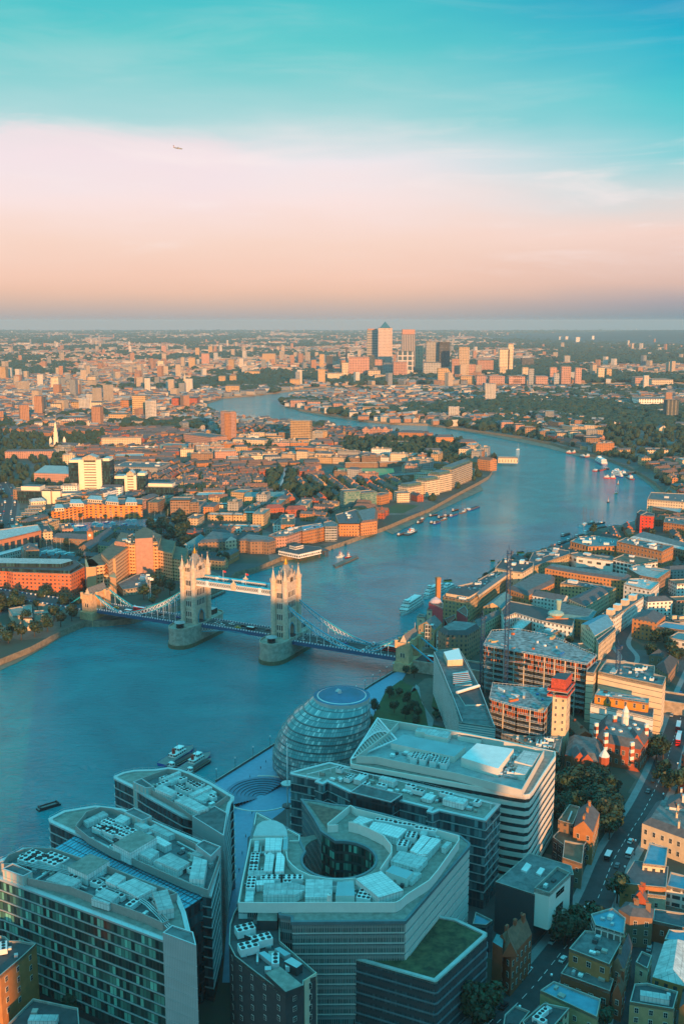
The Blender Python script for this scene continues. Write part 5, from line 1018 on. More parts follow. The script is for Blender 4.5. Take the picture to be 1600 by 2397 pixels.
# --- wharves and warehouses between the bridge and the bend
def S(*a, **k): return BLK(*a, **k)
S('wharf_warehouse', 'long cream and slate riverside warehouse with balconies', 'warehouse', zE((605, 655), (690, 560), (930, 505), (1160, 378), (1310, 385), (985, 622), (878, 702)), 24, 'yellow', rc='slate', su=3.4, sv=3.4, n=30, seed=2, tone='dark', par=1.6)
r = ALL[-1]; unit(r, zE((955, 610), (985, 640), (1320, 400), (1270, 385)), 23, 2.2, 'roof_ridge', [plain('cream'), M('mauve_roof', (.24, .19, .19))])
unit(r, zE((640, 620), (880, 660), (985, 600), (800, 562), (690, 575)), 23, 2.5, 'roof_storey', [plain('cream'), ROOF['dark']])
S('wharf_penthouse', 'cream end pavilion with dark flat roof on the riverside row', 'warehouse', zE((1155, 352), (1240, 252), (1560, 295), (1550, 335), (1440, 402), (1300, 385)), 27, 'cream', rc='dark', wins=dict(su=5, sv=4, cap=30), n=8)
S('wharf_warehouse', 'long slate roofed riverside warehouse beyond the cream pavilion', 'warehouse', zF((-20, 420), (185, 365), (370, 400), (365, 432), (0, 560), (-60, 500)), 22, 'yellow', rc='slate', n=14, su=3.2, sv=3.4, tone='dark')
for px, z_, lab in ((zE((460, 715), (480, 700), (610, 720), (608, 780)), 27, 'tallest red netted tower scaffold beside the chimney'), (zE((625, 890), (740, 840), (740, 880), (660, 950)), 14, 'low red netted scaffold between the two larger ones'), (zE((755, 800), (835, 750), (870, 800), (860, 870)), 22, 'broad red netted scaffold against the cream riverside warehouse')):
    S('netted_scaffold', lab, 'scaffold', px, z_, 'red', mat=M('red_netting', (.72, .07, .09), var=.35, scale=.8), rc='red')
    ALL[-1].children[1].data.materials[0] = MATS['red_netting']
S('brewery_tower', 'white brewery building with pale domed roof behind red netting', 'brewery', zE((440, 790), (470, 740), (560, 750), (550, 800)), 22, 'cream', rc='pale', wins=dict(su=4, sv=4, cap=8))
r = ALL[-1]; c = P(*zE((530, 740))[0], 24); mb = MB(); mb.cone(c, 5, 4.8, 22, 26, 14, 0); mb.cone(c, 5.2, 3.6, 26, 28.5, 14, 1, smooth=True); mb.cone(c, 3.6, .4, 28.5, 30.5, 14, 1, smooth=True); part(r, 'dome', mb, [WHS, M('pink_dome', (.62, .44, .44))])
S('brewery_house', 'small white rendered house by the water below the brewery', 'house', zE((335, 862), (360, 835), (425, 845), (418, 872)), 17, 'cream', rc='flat', wins=dict(su=4, sv=4, cap=6))
c = P(*zE((555, 700))[0], 20); root = thing('brick_chimney', 'tall square brick chimney of the brewery', 'chimney', (*c, GZ)); mb = MB(); mb.obox(c, .3, 3.4, 3.4, GZ, 40, 0); mb.obox(c, .3, 4.0, 4.0, 38.5, 39.6, 1); part(root, 'shaft', mb, [plain('orange'), plain('brown')])
S('atrium_house', 'yellow brick gabled warehouse with a tall glazed bay by the bridge end', 'warehouse', zE((352, 960), (440, 900), (600, 930), (520, 1010)), 20, 'yellow', 'gable', 'flat', 5, wins=dict(su=3.4, sv=3.6, cap=20))
r = ALL[-1]; mb = MB(); c = P(*zE((470, 960))[0], 22); mb.obox(c, -.3, 6, 4, GZ, 23, 0); part(r, 'glazed_bay', mb, [FAC('bay_glass', (.5, .5, .48), su=2, sv=3, ww=.8, wh=.8)])
S('dark_mansard_block', 'brown brick block with a deep dark roof and pale flat top', 'apartment block', zE((560, 1010), (700, 932), (975, 958), (1000, 985), (865, 1062), (640, 1062)), 24, 'brown', 'hip', 'dark', 4, su=3.2)
S('striped_facade_block', 'white and red panelled block with an orange chimney by the bridge road', 'apartment block', zE((540, 1040), (560, 1010), (690, 1035), (690, 1075)), 18, 'white', rc='flat', wins=dict(su=3, sv=4, w_=1.6, h=2.6, cap=14))
c = P(*zE((665, 1010))[0], 22); root = thing('brick_stack', 'square orange brick stack rising beside the panelled block', 'chimney', (*c, GZ)); mb = MB(); mb.obox(c, .3, 4, 4, GZ, 25, 0); part(root, 'shaft', mb, [plain('orange')])
S('teal_roof_warehouse', 'yellow brick warehouse with a teal pitched roof behind the riverside row', 'warehouse', zE((1032, 762), (1190, 642), (1335, 660), (1222, 782)), 17, 'yellow', 'gable', 'teal', 4)
S('low_warehouse', 'narrow low warehouse with pale ridge roof behind the crane mast', 'warehouse', zE((895, 922), (1165, 815), (1215, 838), (980, 970)), 15, 'tan', 'gable', 'flat', 3)
S('white_curved_block', 'white rendered block with a curved corner and dark arched roof', 'apartment block', [(1172, 1428), (1192, 1406), (1265, 1420), (1345, 1445), (1338, 1466), (1265, 1452), (1205, 1434), (1178, 1446)], 19, 'white', rc='dark', su=3.4, sv=3.6)
S('market_hall', 'hall with a pale pitched roof and red and white patterned side', 'hall', zG((775, 722), (850, 645), (895, 640), (910, 662), (812, 742)), 16, 'red', rc='pale', su=4, sv=5, ww=.5, wh=.6, curtain=(.7, .3, .2))
S('monitor_roof_shed', 'shed with a ladder like row of rooflights', 'shed', zG((865, 748), (945, 705), (1012, 728), (922, 775)), 14, 'tan', rc='teal', n=6)
S('blue_roof_quad', 'orange brick quadrangle with blue pitched roofs and copper drum', 'warehouse', zG((935, 682), (985, 612), (1168, 650), (1140, 692), (1040, 680)), 19, 'orange', 'hip', 'teal', 3)
r = ALL[-1]; c = P(*zG((980, 655))[0], 22); mb = MB(); mb.cone(c, 5.5, 5.5, 14, 21, 14, 0); mb.cone(c, 6.5, 5.8, 21, 22.5, 14, 1); mb.cone(c, 5.8, 1, 22.5, 24, 14, 1); mb.cone((c[0] + 3, c[1] + 5), 1.4, 2.4, 22, 31, 8, 1); part(r, 'drum', mb, [plain('orange'), M('copper_green', (.36, .50, .42))])
S('blue_gable_hall', 'long orange and white hall with a bright blue gabled roof', 'hall', zG((1095, 708), (1185, 664), (1246, 710), (1158, 762)), 19, 'cream', 'gable', 'blue', 4)
S('sawtooth_warehouse', 'orange warehouse with a jumble of slate gables', 'warehouse', zG((760, 545), (880, 482), (975, 492), (972, 520), (852, 578)), 19, 'orange', 'hip', 'slate', 4)
S('long_brick_warehouse', 'very long orange brick warehouse with slate mansard behind the museum', 'warehouse', zF((110, 582), (160, 545), (400, 585), (1012, 662), (962, 716), (500, 650)), 22, 'orange', 'hip', 'slate', 3)
S('white_museum', 'plain white museum with square openings and a glazed triangle', 'museum', zF((370, 425), (450, 412), (832, 468), (822, 505), (440, 455)), 21, 'white', rc='flat', su=9, sv=8, ww=.5, wh=.3, n=4)
S('white_grid_block', 'white gridded office with brown flat roof and a white rooflight', 'office building', zF((820, 482), (945, 430), (1292, 490), (1290, 512), (1085, 545)), 22, 'white', rc='brownr', su=4.5, sv=4, ww=.7, wh=.6, n=3)
S('glass_top_block', 'tall brown block with an overhanging pale roof', 'apartment block', zF((970, 580), (1082, 540), (1425, 600), (1292, 692), (1100, 655)), 22, 'brown', rc='pale', su=3, ww=.5, n=3)
S('white_warehouse', 'white rendered warehouse with twin pitched rooflights', 'warehouse', zF((935, 745), (1000, 690), (1130, 688), (1308, 730), (1215, 808), (1080, 780)), 23, 'white', rc='pale', wins=dict(su=4, sv=4, w_=1.5, h=1.8, cap=60), n=4)
S('stepped_balcony_block', 'white balconied block with a row of cream roof boxes', 'apartment block', zF((700, 1062), (1085, 850), (1142, 882), (835, 1095)), 21, 'white', rc='flat', n=0)
r = ALL[-1]
for cc in zF((800, 1010), (870, 960), (950, 910), (1030, 860)): c = P(*cc, 25); mb = MB(); mb.obox(c, axis_of(PS(zF((700, 1062), (1085, 850), (1090, 860)), 21)), 6, 5, 20, 25, 0, 1); part(r, 'roof_box', mb, [plain('cream'), ROOF['white']])
S('slate_quad', 'slate roofed brick range with white hoods on its inner court', 'warehouse', zF((358, 905), (600, 790), (795, 822), (532, 985)), 18, 'tan', 'hip', 'slate', 3.5)
S('slate_range', 'yellow brick range of flats with roof hoods facing the narrow court', 'apartment block', zF((270, 740), (350, 700), (855, 785), (795, 815)), 19, 'yellow', rc='slate', n=6)
S('slate_range', 'white walled range with arched dormers at its eaves', 'apartment block', zF((-30, 870), (60, 825), (360, 880), (300, 930)), 18, 'white', 'gable', 'slate', 3)
S('river_office', 'curved dark glass block on a brick base at the moorings', 'office building', zF((372, 300), (470, 250), (640, 240), (870, 275), (870, 350), (560, 352), (545, 345)), 20, 'orange', rc='teal', su=4, sv=5, ww=.5, wh=.6, n=12)
S('tall_brick_flats', 'tall orange brick flats with white railings on the roof', 'apartment block', zF((862, 300), (955, 260), (1456, 345), (1340, 405)), 26, 'orange', rc='flat', wins=dict(su=4, sv=4, w_=1.6, h=2, cap=70), n=14, tone='white')
S('red_block', 'bright red apartment block beside the moorings', 'apartment block', zF((1108, 25), (1180, -10), (1256, 10), (1250, 35)), 27, 'red', mat=FAC('vivid_red', (.62, .05, .02), su=4, sv=3.4, ww=.4, wh=.5), rc='dark')
S('dark_block', 'dark block beside the bright red apartments', 'apartment block', zF((1070, 0), (1110, -30), (1180, -15), (1110, 20)), 26, 'dark', rc='dark')
S('long_slate_sheds', 'long row of grey vaulted sheds behind the tall brick flats', 'shed', zF((1000, 262), (1130, 205), (1600, 330), (1600, 400), (1300, 330)), 13, 'brown', 'hip', 'pale', 3)
S('orange_flats', 'orange brick flats with slate roof and red box near the junction', 'apartment block', zG((1330, 682), (1385, 640), (1482, 668), (1440, 702)), 20, 'orange', 'hip', 'slate', 3)
S('dark_brick_flats', 'dark brick flats with white windows and blue roof', 'apartment block', zG((1440, 718), (1480, 695), (1600, 712), (1600, 740)), 17, 'brown', rc='blue', wins=dict(su=4, sv=4, w_=1.8, h=2, cap=30))
S('white_flats', 'small white block with square windows by the trees', 'apartment block', zG((1495, 768), (1540, 742), (1610, 752), (1610, 790)), 16, 'white', rc='teal', wins=dict(su=4, sv=4, w_=1.8, h=2, cap=14))
S('schoolhouse', 'old brown schoolhouse with dark hipped roofs among trees', 'school', zC((1190, 385), (1290, 345), (1350, 370), (1330, 400)), 15, 'brown', 'hip', 'dark', 4, wins=dict(su=4, sv=4, cap=10))
S('schoolhouse', 'long dark hipped school wing beside the cream striped block', 'school', zC((1250, 510), (1350, 420), (1510, 440), (1395, 600)), 13, 'brown', 'hip', 'dark', 5)
S('white_facade_block', 'cream fronted row with tall white pilasters facing the lane', 'apartment block', [(1394, 1497), (1436, 1466), (1440, 1472), (1400, 1508)], 19, 'cream', rc='slate', wins=dict(su=3, sv=4, w_=1, h=2, cap=60))
S('edge_block', 'white balconied block at the river bend', 'apartment block', [(1514, 1168), (1522, 1152), (1610, 1156), (1610, 1176)], 22, 'cream', rc='flat', n=4)
S('edge_block', 'pale sheds with flat roofs beside the mud bank', 'warehouse', [(1526, 1186), (1530, 1174), (1600, 1180), (1590, 1200)], 14, 'brown', rc='pale')
S('edge_block', 'orange brick flats with white windows behind the red block', 'apartment block', [(1552, 1222), (1556, 1210), (1620, 1216), (1620, 1232)], 18, 'orange', rc='flat', n=5)
for lab, px, z_, w_, ro, rc_ in (('brown brick terrace squeezed behind the orange warehouse', zA((1232, 700), (1290, 592), (1330, 610), (1290, 730)), 18, 'brown', 'gable', 'slate'), ('small red brick house with chimneys beside the narrow side street', zA((1240, 830), (1258, 775), (1300, 790), (1282, 850)), 15, 'red', 'gable', 'tile'), ('narrow cream house at the end of the side street', zA((1345, 690), (1372, 640), (1420, 660), (1400, 720)), 16, 'cream', 'flat', 'dark'), ('orange gabled house below the curved metal roof', zA((1545, 900), (1560, 830), (1640, 850), (1620, 930)), 17, 'orange', 'gable', 'slate'),
        ('red brick shop row between the teal roofed blocks', zA((1330, 400), (1345, 372), (1400, 384), (1395, 412)), 15, 'red', 'gable', 'slate'), ('brown terrace with grey roof behind the cream terrace', zB((1560, 830), (1570, 790), (1640, 800), (1640, 850)), 18, 'brown', 'gable', 'slate')):
    BLK('corner_shop', lab, 'house', px, z_, w_, ro, rc_, 4, wins=dict(su=3.4, sv=3.6, w_=1.1, h=1.8, cap=16), chim=2 if ro == 'gable' else 0, n=3)
# ================================================================ NORTH BANK
zH = lambda *p_: Zm(0, 1200, 3.92, *p_)
zI = lambda *p_: Zm(400, 1180, 3.92, *p_)
zJ = lambda *p_: Zm(0, 1000, 3.92, *p_)
zK = lambda *p_: Zm(400, 1000, 3.92, *p_)
zL = lambda *p_: Zm(800, 950, 3.92, *p_)
zM = lambda *p_: Zm(1200, 950, 3.92, *p_)
zN = lambda *p_: Zm(0, 760, 3.92, *p_)
zO = lambda *p_: Zm(400, 760, 3.92, *p_)
zP = lambda *p_: Zm(800, 720, 3.92, *p_)
zQ = lambda *p_: Zm(1200, 720, 3.92, *p_)
def FB(name, label, cat, a, b, ytop, depth, wall='tan', **k):
    """a block from the foot of its near face (two photo points on the ground) and the height of its eaves"""
    A, B = P(*a, GZ), P(*b, GZ); lo, hi = GZ + 2, 300
    for _ in range(40):
        m_ = (lo + hi) / 2
        if PIX(*A, m_)[1] > ytop: lo = m_
        else: hi = m_
    d = Vector((B[0] - A[0], B[1] - A[1])).normalized(); n_ = Vector((-d.y, d.x)) * depth
    if n_.y < 0: n_ = -n_
    return BLK(name, label, cat, [A, B, (B[0] + n_.x, B[1] + n_.y), (A[0] + n_.x, A[1] + n_.y)], lo, wall, world=True, **k)
def F2_(z, a, b, ytop_): (p_, q_, t) = z(a, b, (0, ytop_)); return p_, q_, t[1]
def NB(z, name, label, cat, a, b, yt, depth, wall='tan', **k): p_, q_, t = F2_(z, a, b, yt); return FB(name, label, cat, p_, q_, t, depth, wall, **k)
r = BLK('red_office', 'large red brick block with rows of arched windows and dark glass top storeys', 'office building', zH((-200, 525), (60, 528), (120, 545), (650, 562), (778, 497), (720, 450), (660, 430), (-200, 415)), 26, 'red', rc='dark', mat=FAC('red_brick_arched', (.50, .14, .06), su=3.7, sv=3.4, ww=.42, wh=.42, band=(.55, .22, .12), bandh=.06), par=.4)
mb = MB(); ip = PS(zH((-180, 500), (640, 535), (740, 470), (680, 430), (-180, 415)), 28.5); mb.prism(ip, 25.5, 28.5, 0, 1); part(r, 'glazed_storey', mb, [GP2, ROOF['dark']])
mb = MB(); ip = PS(zH((-180, 460), (560, 470), (670, 440), (640, 425), (-180, 412)), 32); mb.prism(ip, 28.5, 32, 0, 1); part(r, 'roof_storey', mb, [GP2, ROOF['pale']])
r = BLK('arched_market', 'brick hall with tall dark arches and long pale roof', 'hall', zH((-150, 285), (380, 160), (350, 108), (-150, 175)), 24, 'orange', rc='pale', mat=FAC('arch_bays', (.52, .20, .10), su=8.5, sv=19, ww=.68, wh=.72, vo=.42, obj_var=0))
BLK('glass_quay_hall', 'pale glazed hall roof in front of the arched brick hall', 'hall', zH((-150, 430), (350, 300), (345, 275), (-150, 380)), 12, 'white', rc='white')
r = BLK('dock_house', 'brown brick dock warehouse with a clock turret', 'warehouse', zH((487, 228), (520, 186), (862, 200), (848, 252)), 16, 'brown', 'hip', 'slate', 3, wins=dict(su=4, sv=4, w_=1.4, h=1.6, cap=30))
c = P(*zH((834, 240))[0], 18); mb = MB(); mb.obox(c, .05, 6, 6, GZ, 26, 0); mb.obox(c, .05, 6.6, 6.6, 26, 27, 1); mb.cone(c, 3.4, .3, 27, 30, 4, 1, rot=.8); mb.bar((c[0], c[1] - 3.1, 22.5), (c[0], c[1] - 3.3, 22.5), 1.6, 2, n=14); part(r, 'clock_turret', mb, [plain('orange'), ROOF['tile'], WHS])
BLK('dock_warehouse', 'slate gabled dock warehouse running away from the viewer beside the clock turret', 'warehouse', zH((722, 322), (960, 165), (1052, 175), (822, 338)), 14, 'brown', 'gable', 'slate', 4.5)
# stepped hotel
HOTF = FAC('hotel_bands', (.70, .38, .19), su=3.3, sv=3.2, ww=.62, wh=.36, obj_var=0, band=(.80, .46, .24), bandh=.22, glass=(.03, .025, .02), curtain=(.2, .12, .07))
r = BLK('stepped_hotel', 'huge tan concrete hotel stepping down in two wings round a corner', 'hotel', zH((1180, 200), (1395, 165), (1445, 262), (1215, 285), (1052, 268)), 39, 'tan', rc='brownr', mat=HOTF, n=10)
for px, z_, nm in ((zH((1215, 288), (1050, 268), (930, 368), (1000, 440), (1145, 335)), 36, 'wing'), (zH((1000, 442), (930, 370), (795, 432), (818, 500), (960, 480)), 31, 'wing'), (zH((1215, 290), (1448, 308), (1482, 205), (1400, 170)), 36, 'wing'), (zH((1450, 345), (1580, 372), (1610, 262), (1480, 235)), 31.5, 'wing'), (zH((1580, 420), (1690, 440), (1725, 330), (1610, 305)), 26, 'wing'), (zH((1690, 500), (1770, 515), (1800, 420), (1715, 400)), 20, 'wing'), (zH((1240, 180), (1330, 128), (1405, 165), (1400, 230), (1240, 240)), 45, 'stair_core'), (zH((1060, 262), (1110, 178), (1180, 190), (1150, 275)), 40, 'stair_core')):
    mb = MB(); pp = PS(px, z_); mb.prism(pp, GZ, z_, 0, 1); FOOT.append(pp); part(r, nm, mb, [HOTF if nm == 'wing' else plain('pink'), ROOF['brownr']])
for px, z_ in ((zH((780, 430), (850, 425), (905, 475), (880, 500), (790, 500)), 31), (zH((1000, 550), (1050, 545), (1068, 590), (1065, 600), (1010, 590)), 23), (zH((985, 400), (1055, 390), (1060, 420), (990, 430)), 35)): mb = MB(); mb.prism(PS(px, z_), GZ, z_, 0, 0); part(r, 'pylon', mb, [M('tan_concrete', (.66, .36, .18), var=.15)])
clutter(r, PS(zH((1110, 200), (1200, 200), (1360, 180), (1350, 250), (1200, 255)), 40), 39.3, 8, .2, 4)
BLK('hotel_podium', 'low curved flat roofed podium in front of the stepped hotel', 'hotel', zH((1082, 650), (1255, 562), (1455, 590), (1400, 640), (1240, 690), (1130, 705)), 11, 'tan', rc='flat', n=8)
BLK('hotel_podium', 'low block with dark roof between the hotel pylon and the bridge tower', 'hotel', zH((820, 570), (880, 520), (1070, 515), (1010, 565)), 22, 'tan', rc='dark', n=6, tone='dark', sv=3.2, ww=.7, wh=.4)
# riverside row
BLK('gabled_boathouse', 'white gable fronted warehouse with teal roof behind the bridge tower', 'warehouse', zI((80, 398), (225, 312), (322, 310), (192, 402)), 13, 'white', 'gable', 'teal', 4.5, su=4)
BLK('pediment_warehouse', 'brown brick warehouse with a cream gable end facing the river', 'warehouse', zI((250, 358), (362, 262), (602, 290), (602, 330), (497, 345)), 20, 'brown', 'hip', 'slate', 4, su=3.6)
r = ALL[-1]; mb = MB(); g0, g1 = P(*zI((497, 345))[0], 20), P(*zI((602, 330))[0], 20); d = Vector((g1[0] - g0[0], g1[1] - g0[1])).normalized(); nn2 = Vector((d.y, -d.x)) * .5; mb.prism([g0, g1, tuple(Vector(g1) + nn2), tuple(Vector(g0) + nn2)], GZ, 20.5, 0, 0); m3 = lerp(g0, g1, .5); mb.face([(g0[0] + nn2.x, g0[1] + nn2.y, 20.5), (g1[0] + nn2.x, g1[1] + nn2.y, 20.5), (m3[0] + nn2.x, m3[1] + nn2.y, 25)], 1); part(r, 'gable', mb, [fac('cream', 4, 4), WHS])
BLK('orange_pub', 'low orange brick building on the quay below the brown warehouse', 'pub', zI((425, 432), (600, 410), (628, 426), (525, 482)), 14, 'orange', 'hip', 'slate', 2.5, wins=dict(su=4, sv=4, w_=1.6, h=1.4, cap=20))
BLK('bay_fronted_flats', 'brown brick flats with projecting bays above the beach', 'apartment block', zI((608, 338), (692, 285), (950, 305), (962, 332), (892, 352), (838, 345), (728, 347), (690, 335)), 18, 'brown', 'hip', 'slate', 2.5, su=3.4)
BLK('balcony_flats', 'pink brick flats with white balconies and flat roof sheds', 'apartment block', zI((895, 285), (1000, 245), (1195, 200), (1212, 238), (1060, 292), (965, 300)), 21, 'pink', rc='flat', n=10)
BLK('balcony_flats', 'orange brick flats with dark blue balconies and blue roof', 'apartment block', zI((1205, 248), (1195, 200), (1380, 172), (1412, 206)), 21, 'orange', rc='blue', n=6)
BLK('balcony_flats', 'grey flats with stacked ring balconies beside the orange flats', 'apartment block', zI((1412, 206), (1400, 165), (1470, 150), (1530, 180), (1520, 205)), 22, 'grey', rc='flat', sv=2.8, wh=.5, ww=.9)
BLK('balcony_flats', 'last orange brick wharf flats before the timber jetty', 'apartment block', zG((-15, 245), (-30, 205), (60, 180), (85, 190), (80, 245)), 20, 'orange', rc='slate', n=5)
BLK('balcony_flats', 'dark orange corner flats above the timber jetty', 'apartment block', zG((85, 245), (60, 195), (150, 175), (165, 190), (160, 235)), 19, 'orange', 'hip', 'tile', 3)
r = BLK('pier_restaurant', 'dark flat roofed pavilion on stilts over the river', 'restaurant', zI((985, 425), (1150, 368), (1372, 395), (1380, 416), (1172, 462)), 11, 'white', rc='dark', z0=7, sv=3.8, su=3, ww=.7, wh=.5, par=.2)
unit(r, zI((1085, 378), (1160, 362), (1215, 375), (1140, 392)), 11, 3.4, 'upper_deck', [fac('white', 3, 3.4, .7), ROOF['dark']])
mb = MB(); pp = ccw(PS(zI((985, 425), (1150, 368), (1372, 395), (1450, 425), (1172, 470)), 6.6)); mb.prism(pp, 6.2, 6.9, 0, 0, bot=True); part(r, 'deck', mb, [DARKM])
mb = MB(); rr = random.Random(3)
for i in range(40):
    a, b = pp[i % len(pp)], pp[(i + 1) % len(pp)]; q_ = lerp(lerp(a, b, rr.random()), cen(pp), .05); mb.bar((*q_, -2), (*q_, 6.3), .3)
part(r, 'stilts', mb, [M('old_timber', (.16, .11, .07))]); r.children[-1].name = 'pile_frame'
# dockside apartments and the white towers
r = BLK('dockside_apartments', 'long orange brick apartment row with dark balcony bays and cream penthouses', 'apartment block', zJ((470, 770), (480, 720), (640, 690), (820, 655), (1310, 655), (1305, 705), (960, 705), (810, 700)), 23, 'orange', rc='flat', mat=FAC('orange_bays', (.85, .28, .05), su=6.5, sv=3.2, ww=.46, wh=.62, glass=(.06, .05, .045), curtain=(.5, .45, .4), obj_var=0))
for px in (zJ((640, 700), (650, 660), (740, 660), (770, 700)), zJ((800, 660), (830, 625), (930, 630), (940, 670)), zJ((970, 680), (1000, 630), (1080, 635), (1090, 690)), zJ((1150, 690), (1170, 640), (1240, 645), (1260, 690)), zJ((500, 745), (510, 705), (570, 705), (590, 740))): unit(r, px, 22.5, 4, 'penthouse', [fac('cream', 3, 4, .6), ROOF['pale']])
for i, (a, b, yt) in enumerate((((165, 900), (330, 885), 835), ((200, 860), (360, 850), 800), ((235, 820), (390, 810), 765), ((265, 790), (420, 780), 735))): NB(zJ, 'terraced_flats', 'white stepped terrace flats, %s step of the stack beside the busy road' % ('lowest', 'second', 'third', 'topmost')[i], 'apartment block', a, b, yt, 12, 'cream', sv=3, ww=.6, wh=.5)
NB(zJ, 'terraced_flats', 'octagonal pavilion with pale roof above the stepped terrace flats', 'apartment block', (290, 760), (425, 750), 685, 18, 'cream', roof='hip', rc='pale', rh=3)
WT = FAC('white_tower_bands', (.88, .74, .55), su=60, sv=3.7, ww=1, wh=.34, glass=(.10, .085, .06), curtain=(.2, .16, .1), obj_var=0)
WHT = M('white_tower_stone', (.90, .76, .57), var=.06)
def pediment_tower(label, a, b, yt, depth, side, seed):
    r = NB(zJ, 'white_office_tower', label, 'office building', a, b, yt, depth, 'cream', mat=WT); poly = FOOT[-1]; z_ = r.children[0].data.vertices[0].co.z
    ztop = max(v.co.z for v in r.children[0].data.vertices) + GZ
    A, B = sorted(poly, key=lambda q_: q_[1])[:2]; A, B = sorted((A, B)); L_ = dist(A, B); d = Vector((B[0] - A[0], B[1] - A[1])) / L_; n_ = Vector((-d.y, d.x))
    for s in (0, 1):
        o_ = Vector(A) if s == 0 else Vector(B) - d * L_ * .24; q4 = [tuple(o_ - n_ * .8), tuple(o_ + d * L_ * .24 - n_ * .8), tuple(o_ + d * L_ * .24 + n_ * 2), tuple(o_ + n_ * 2)]; mb = MB(); mb.prism(q4, GZ, ztop + 1, 0, 0); part(r, 'pier_strip', mb, [WHT])
    q4 = [tuple(Vector(A) + d * L_ * .2 - n_ * 1), tuple(Vector(A) + d * L_ * .8 - n_ * 1), tuple(Vector(A) + d * L_ * .8 + n_ * depth * .8), tuple(Vector(A) + d * L_ * .2 + n_ * depth * .8)]
    mb = MB(); mb.prism(q4, ztop, ztop + 4, 1, 1, top=False); c1, c2 = lerp(q4[0], q4[1], .5), lerp(q4[3], q4[2], .5); a4 = [(*q_, ztop + 4) for q_ in q4]; C1, C2 = (*c1, ztop + 8), (*c2, ztop + 8)
    mb.face([a4[0], a4[1], C1], 1); mb.face([a4[1], a4[2], C2, C1], 0); mb.face([a4[3], a4[0], C1, C2], 0); mb.face([a4[2], a4[3], C2], 1); part(r, 'pediment', mb, [ROOF['pale'], FAC('pediment_glass', (.80, .62, .40), su=2, sv=2, ww=.7, wh=.7, glass=(.3, .26, .2))])
    for s, (w1, h1) in side: 
        o_ = Vector(A) - d * w1 if s < 0 else Vector(B); q4 = [tuple(o_ + n_ * 4), tuple(o_ + d * w1 + n_ * 4), tuple(o_ + d * w1 + n_ * (depth + 8)), tuple(o_ + n_ * (depth + 8))]; mb = MB(); mb.prism(q4, GZ, GZ + (ztop - GZ) * h1, 0, 1); part(r, 'glass_wing', mb, [GP2, plain('cream')])
        mb = MB(); mb.prism(inset(ccw(q4), 1), GZ + (ztop - GZ) * h1, GZ + (ztop - GZ) * h1 + 3.5, 0, 1); part(r, 'plant_storey', mb, [WHT, ROOF['pale']])
    return r
pediment_tower('tallest white office tower with banded windows and a glazed pediment', (735, 640), (945, 640), 305, 22, ((-1, (15, .93)), (1, (11, .97))), 1)
pediment_tower('shorter white tower with glazed pediment, right beside the tallest one', (1150, 630), (1258, 630), 450, 18, ((-1, (16, .85)), (1, (12, 1.0))), 2)
NB(zJ, 'glass_office', 'dark glass office with cream corner piers and pale roof', 'office building', (1340, 675), (1600, 680), 545, 22, 'glass', mat=GP2, setback=(3, 4, WHT))
NB(zJ, 'white_pier', 'narrow white stair shaft in front of the shorter white tower', 'office building', (1042, 562), (1100, 562), 432, 8, 'cream', mat=WHT)
NB(zJ, 'glass_office', 'low dark glass office with cream pediment by the busy road', 'office building', (165, 695), (390, 700), 580, 26, 'glass', mat=GP2, setback=(4, 5, WHT))
NB(zJ, 'white_pier', 'wide white stair shaft of the low glass office', 'office building', (392, 705), (468, 705), 578, 10, 'cream', mat=WHT)
NB(zJ, 'white_pier', 'white stair shaft left of the tallest white tower, apart from the office', 'office building', (484, 700), (560, 700), 580, 10, 'cream', mat=WHT)
NB(zJ, 'glass_office', 'low dark office with cream roof storey below the tallest white tower', 'office building', (560, 700), (780, 690), 640, 20, 'glass', mat=GP2, setback=(2, 4, WHT))
NB(zJ, 'mansard_block', 'brick office with a deep blue glazed mansard roof', 'office building', (318, 510), (632, 520), 420, 30, 'pink', roof='hip', rc='blue', rh=10)
NB(zJ, 'brick_tenement', 'long dark red tenement with white windows before the church', 'apartment block', (50, 290), (500, 285), 225, 14, 'pink', roof='hip', rc='slate', rh=3)
r = NB(zJ, 'stone_church', 'white baroque church with a tall stepped tower among trees', 'church', (455, 190), (700, 205), 160, 20, 'cream', roof='gable', rc='slate', rh=5)
c = P(*zJ((520, 190))[0], GZ); mb = MB()
for w1, a, b in ((8, 5, 26), (7, 26, 36), (5, 36, 44), (3.4, 44, 50)): mb.obox(c, .1, w1, w1, a, b, 0); mb.obox(c, .1, w1 + 1, w1 + 1, b - .8, b, 0)
mb.cone(c, 2, .2, 50, 56, 8, 0); part(r, 'tower', mb, [WHT])
for q_ in zJ((470, 185), (595, 185)): c = P(*q_, GZ); mb = MB(); mb.cone(c, 3, 3, GZ, 20, 8, 0); mb.cone(c, 3, .3, 20, 26, 8, 0); part(r, 'turret', mb, [WHT])
NB(zJ, 'cream_apartments', 'cream and orange apartments with regular windows', 'apartment block', (936, 185), (1298, 180), 100, 15, 'cream')
NB(zJ, 'low_offices', 'long low pale office with roof plant', 'office building', (1175, 240), (1450, 235), 195, 30, 'tan', n=5)
NB(zJ, 'pink_warehouse', 'flat pink brick warehouse with a red end', 'warehouse', (1055, 310), (1320, 305), 265, 30, 'pink', rc='pale')
NB(zJ, 'print_works', 'big grey office slab with roof car park', 'office building', (1030, 430), (1450, 440), 360, 60, 'grey', rc='flat', n=10)
NB(zK, 'teal_shed', 'large teal metal shed beside the red hall', 'shed', (-100, 200), (205, 215), 160, 30, 'glass', rc='teal', mat=ROOF['blue'])
NB(zK, 'red_hall', 'massive windowless pink brick hall', 'hall', (118, 150), (370, 185), 60, 40, 'pink')
r = NB(zK, 'twin_tower_flats', 'slender brick tower block of two joined shafts under cranes', 'tower block', (462, 150), (548, 160), -150, 14, 'pink', sv=2.9, ww=.6, wh=.5)
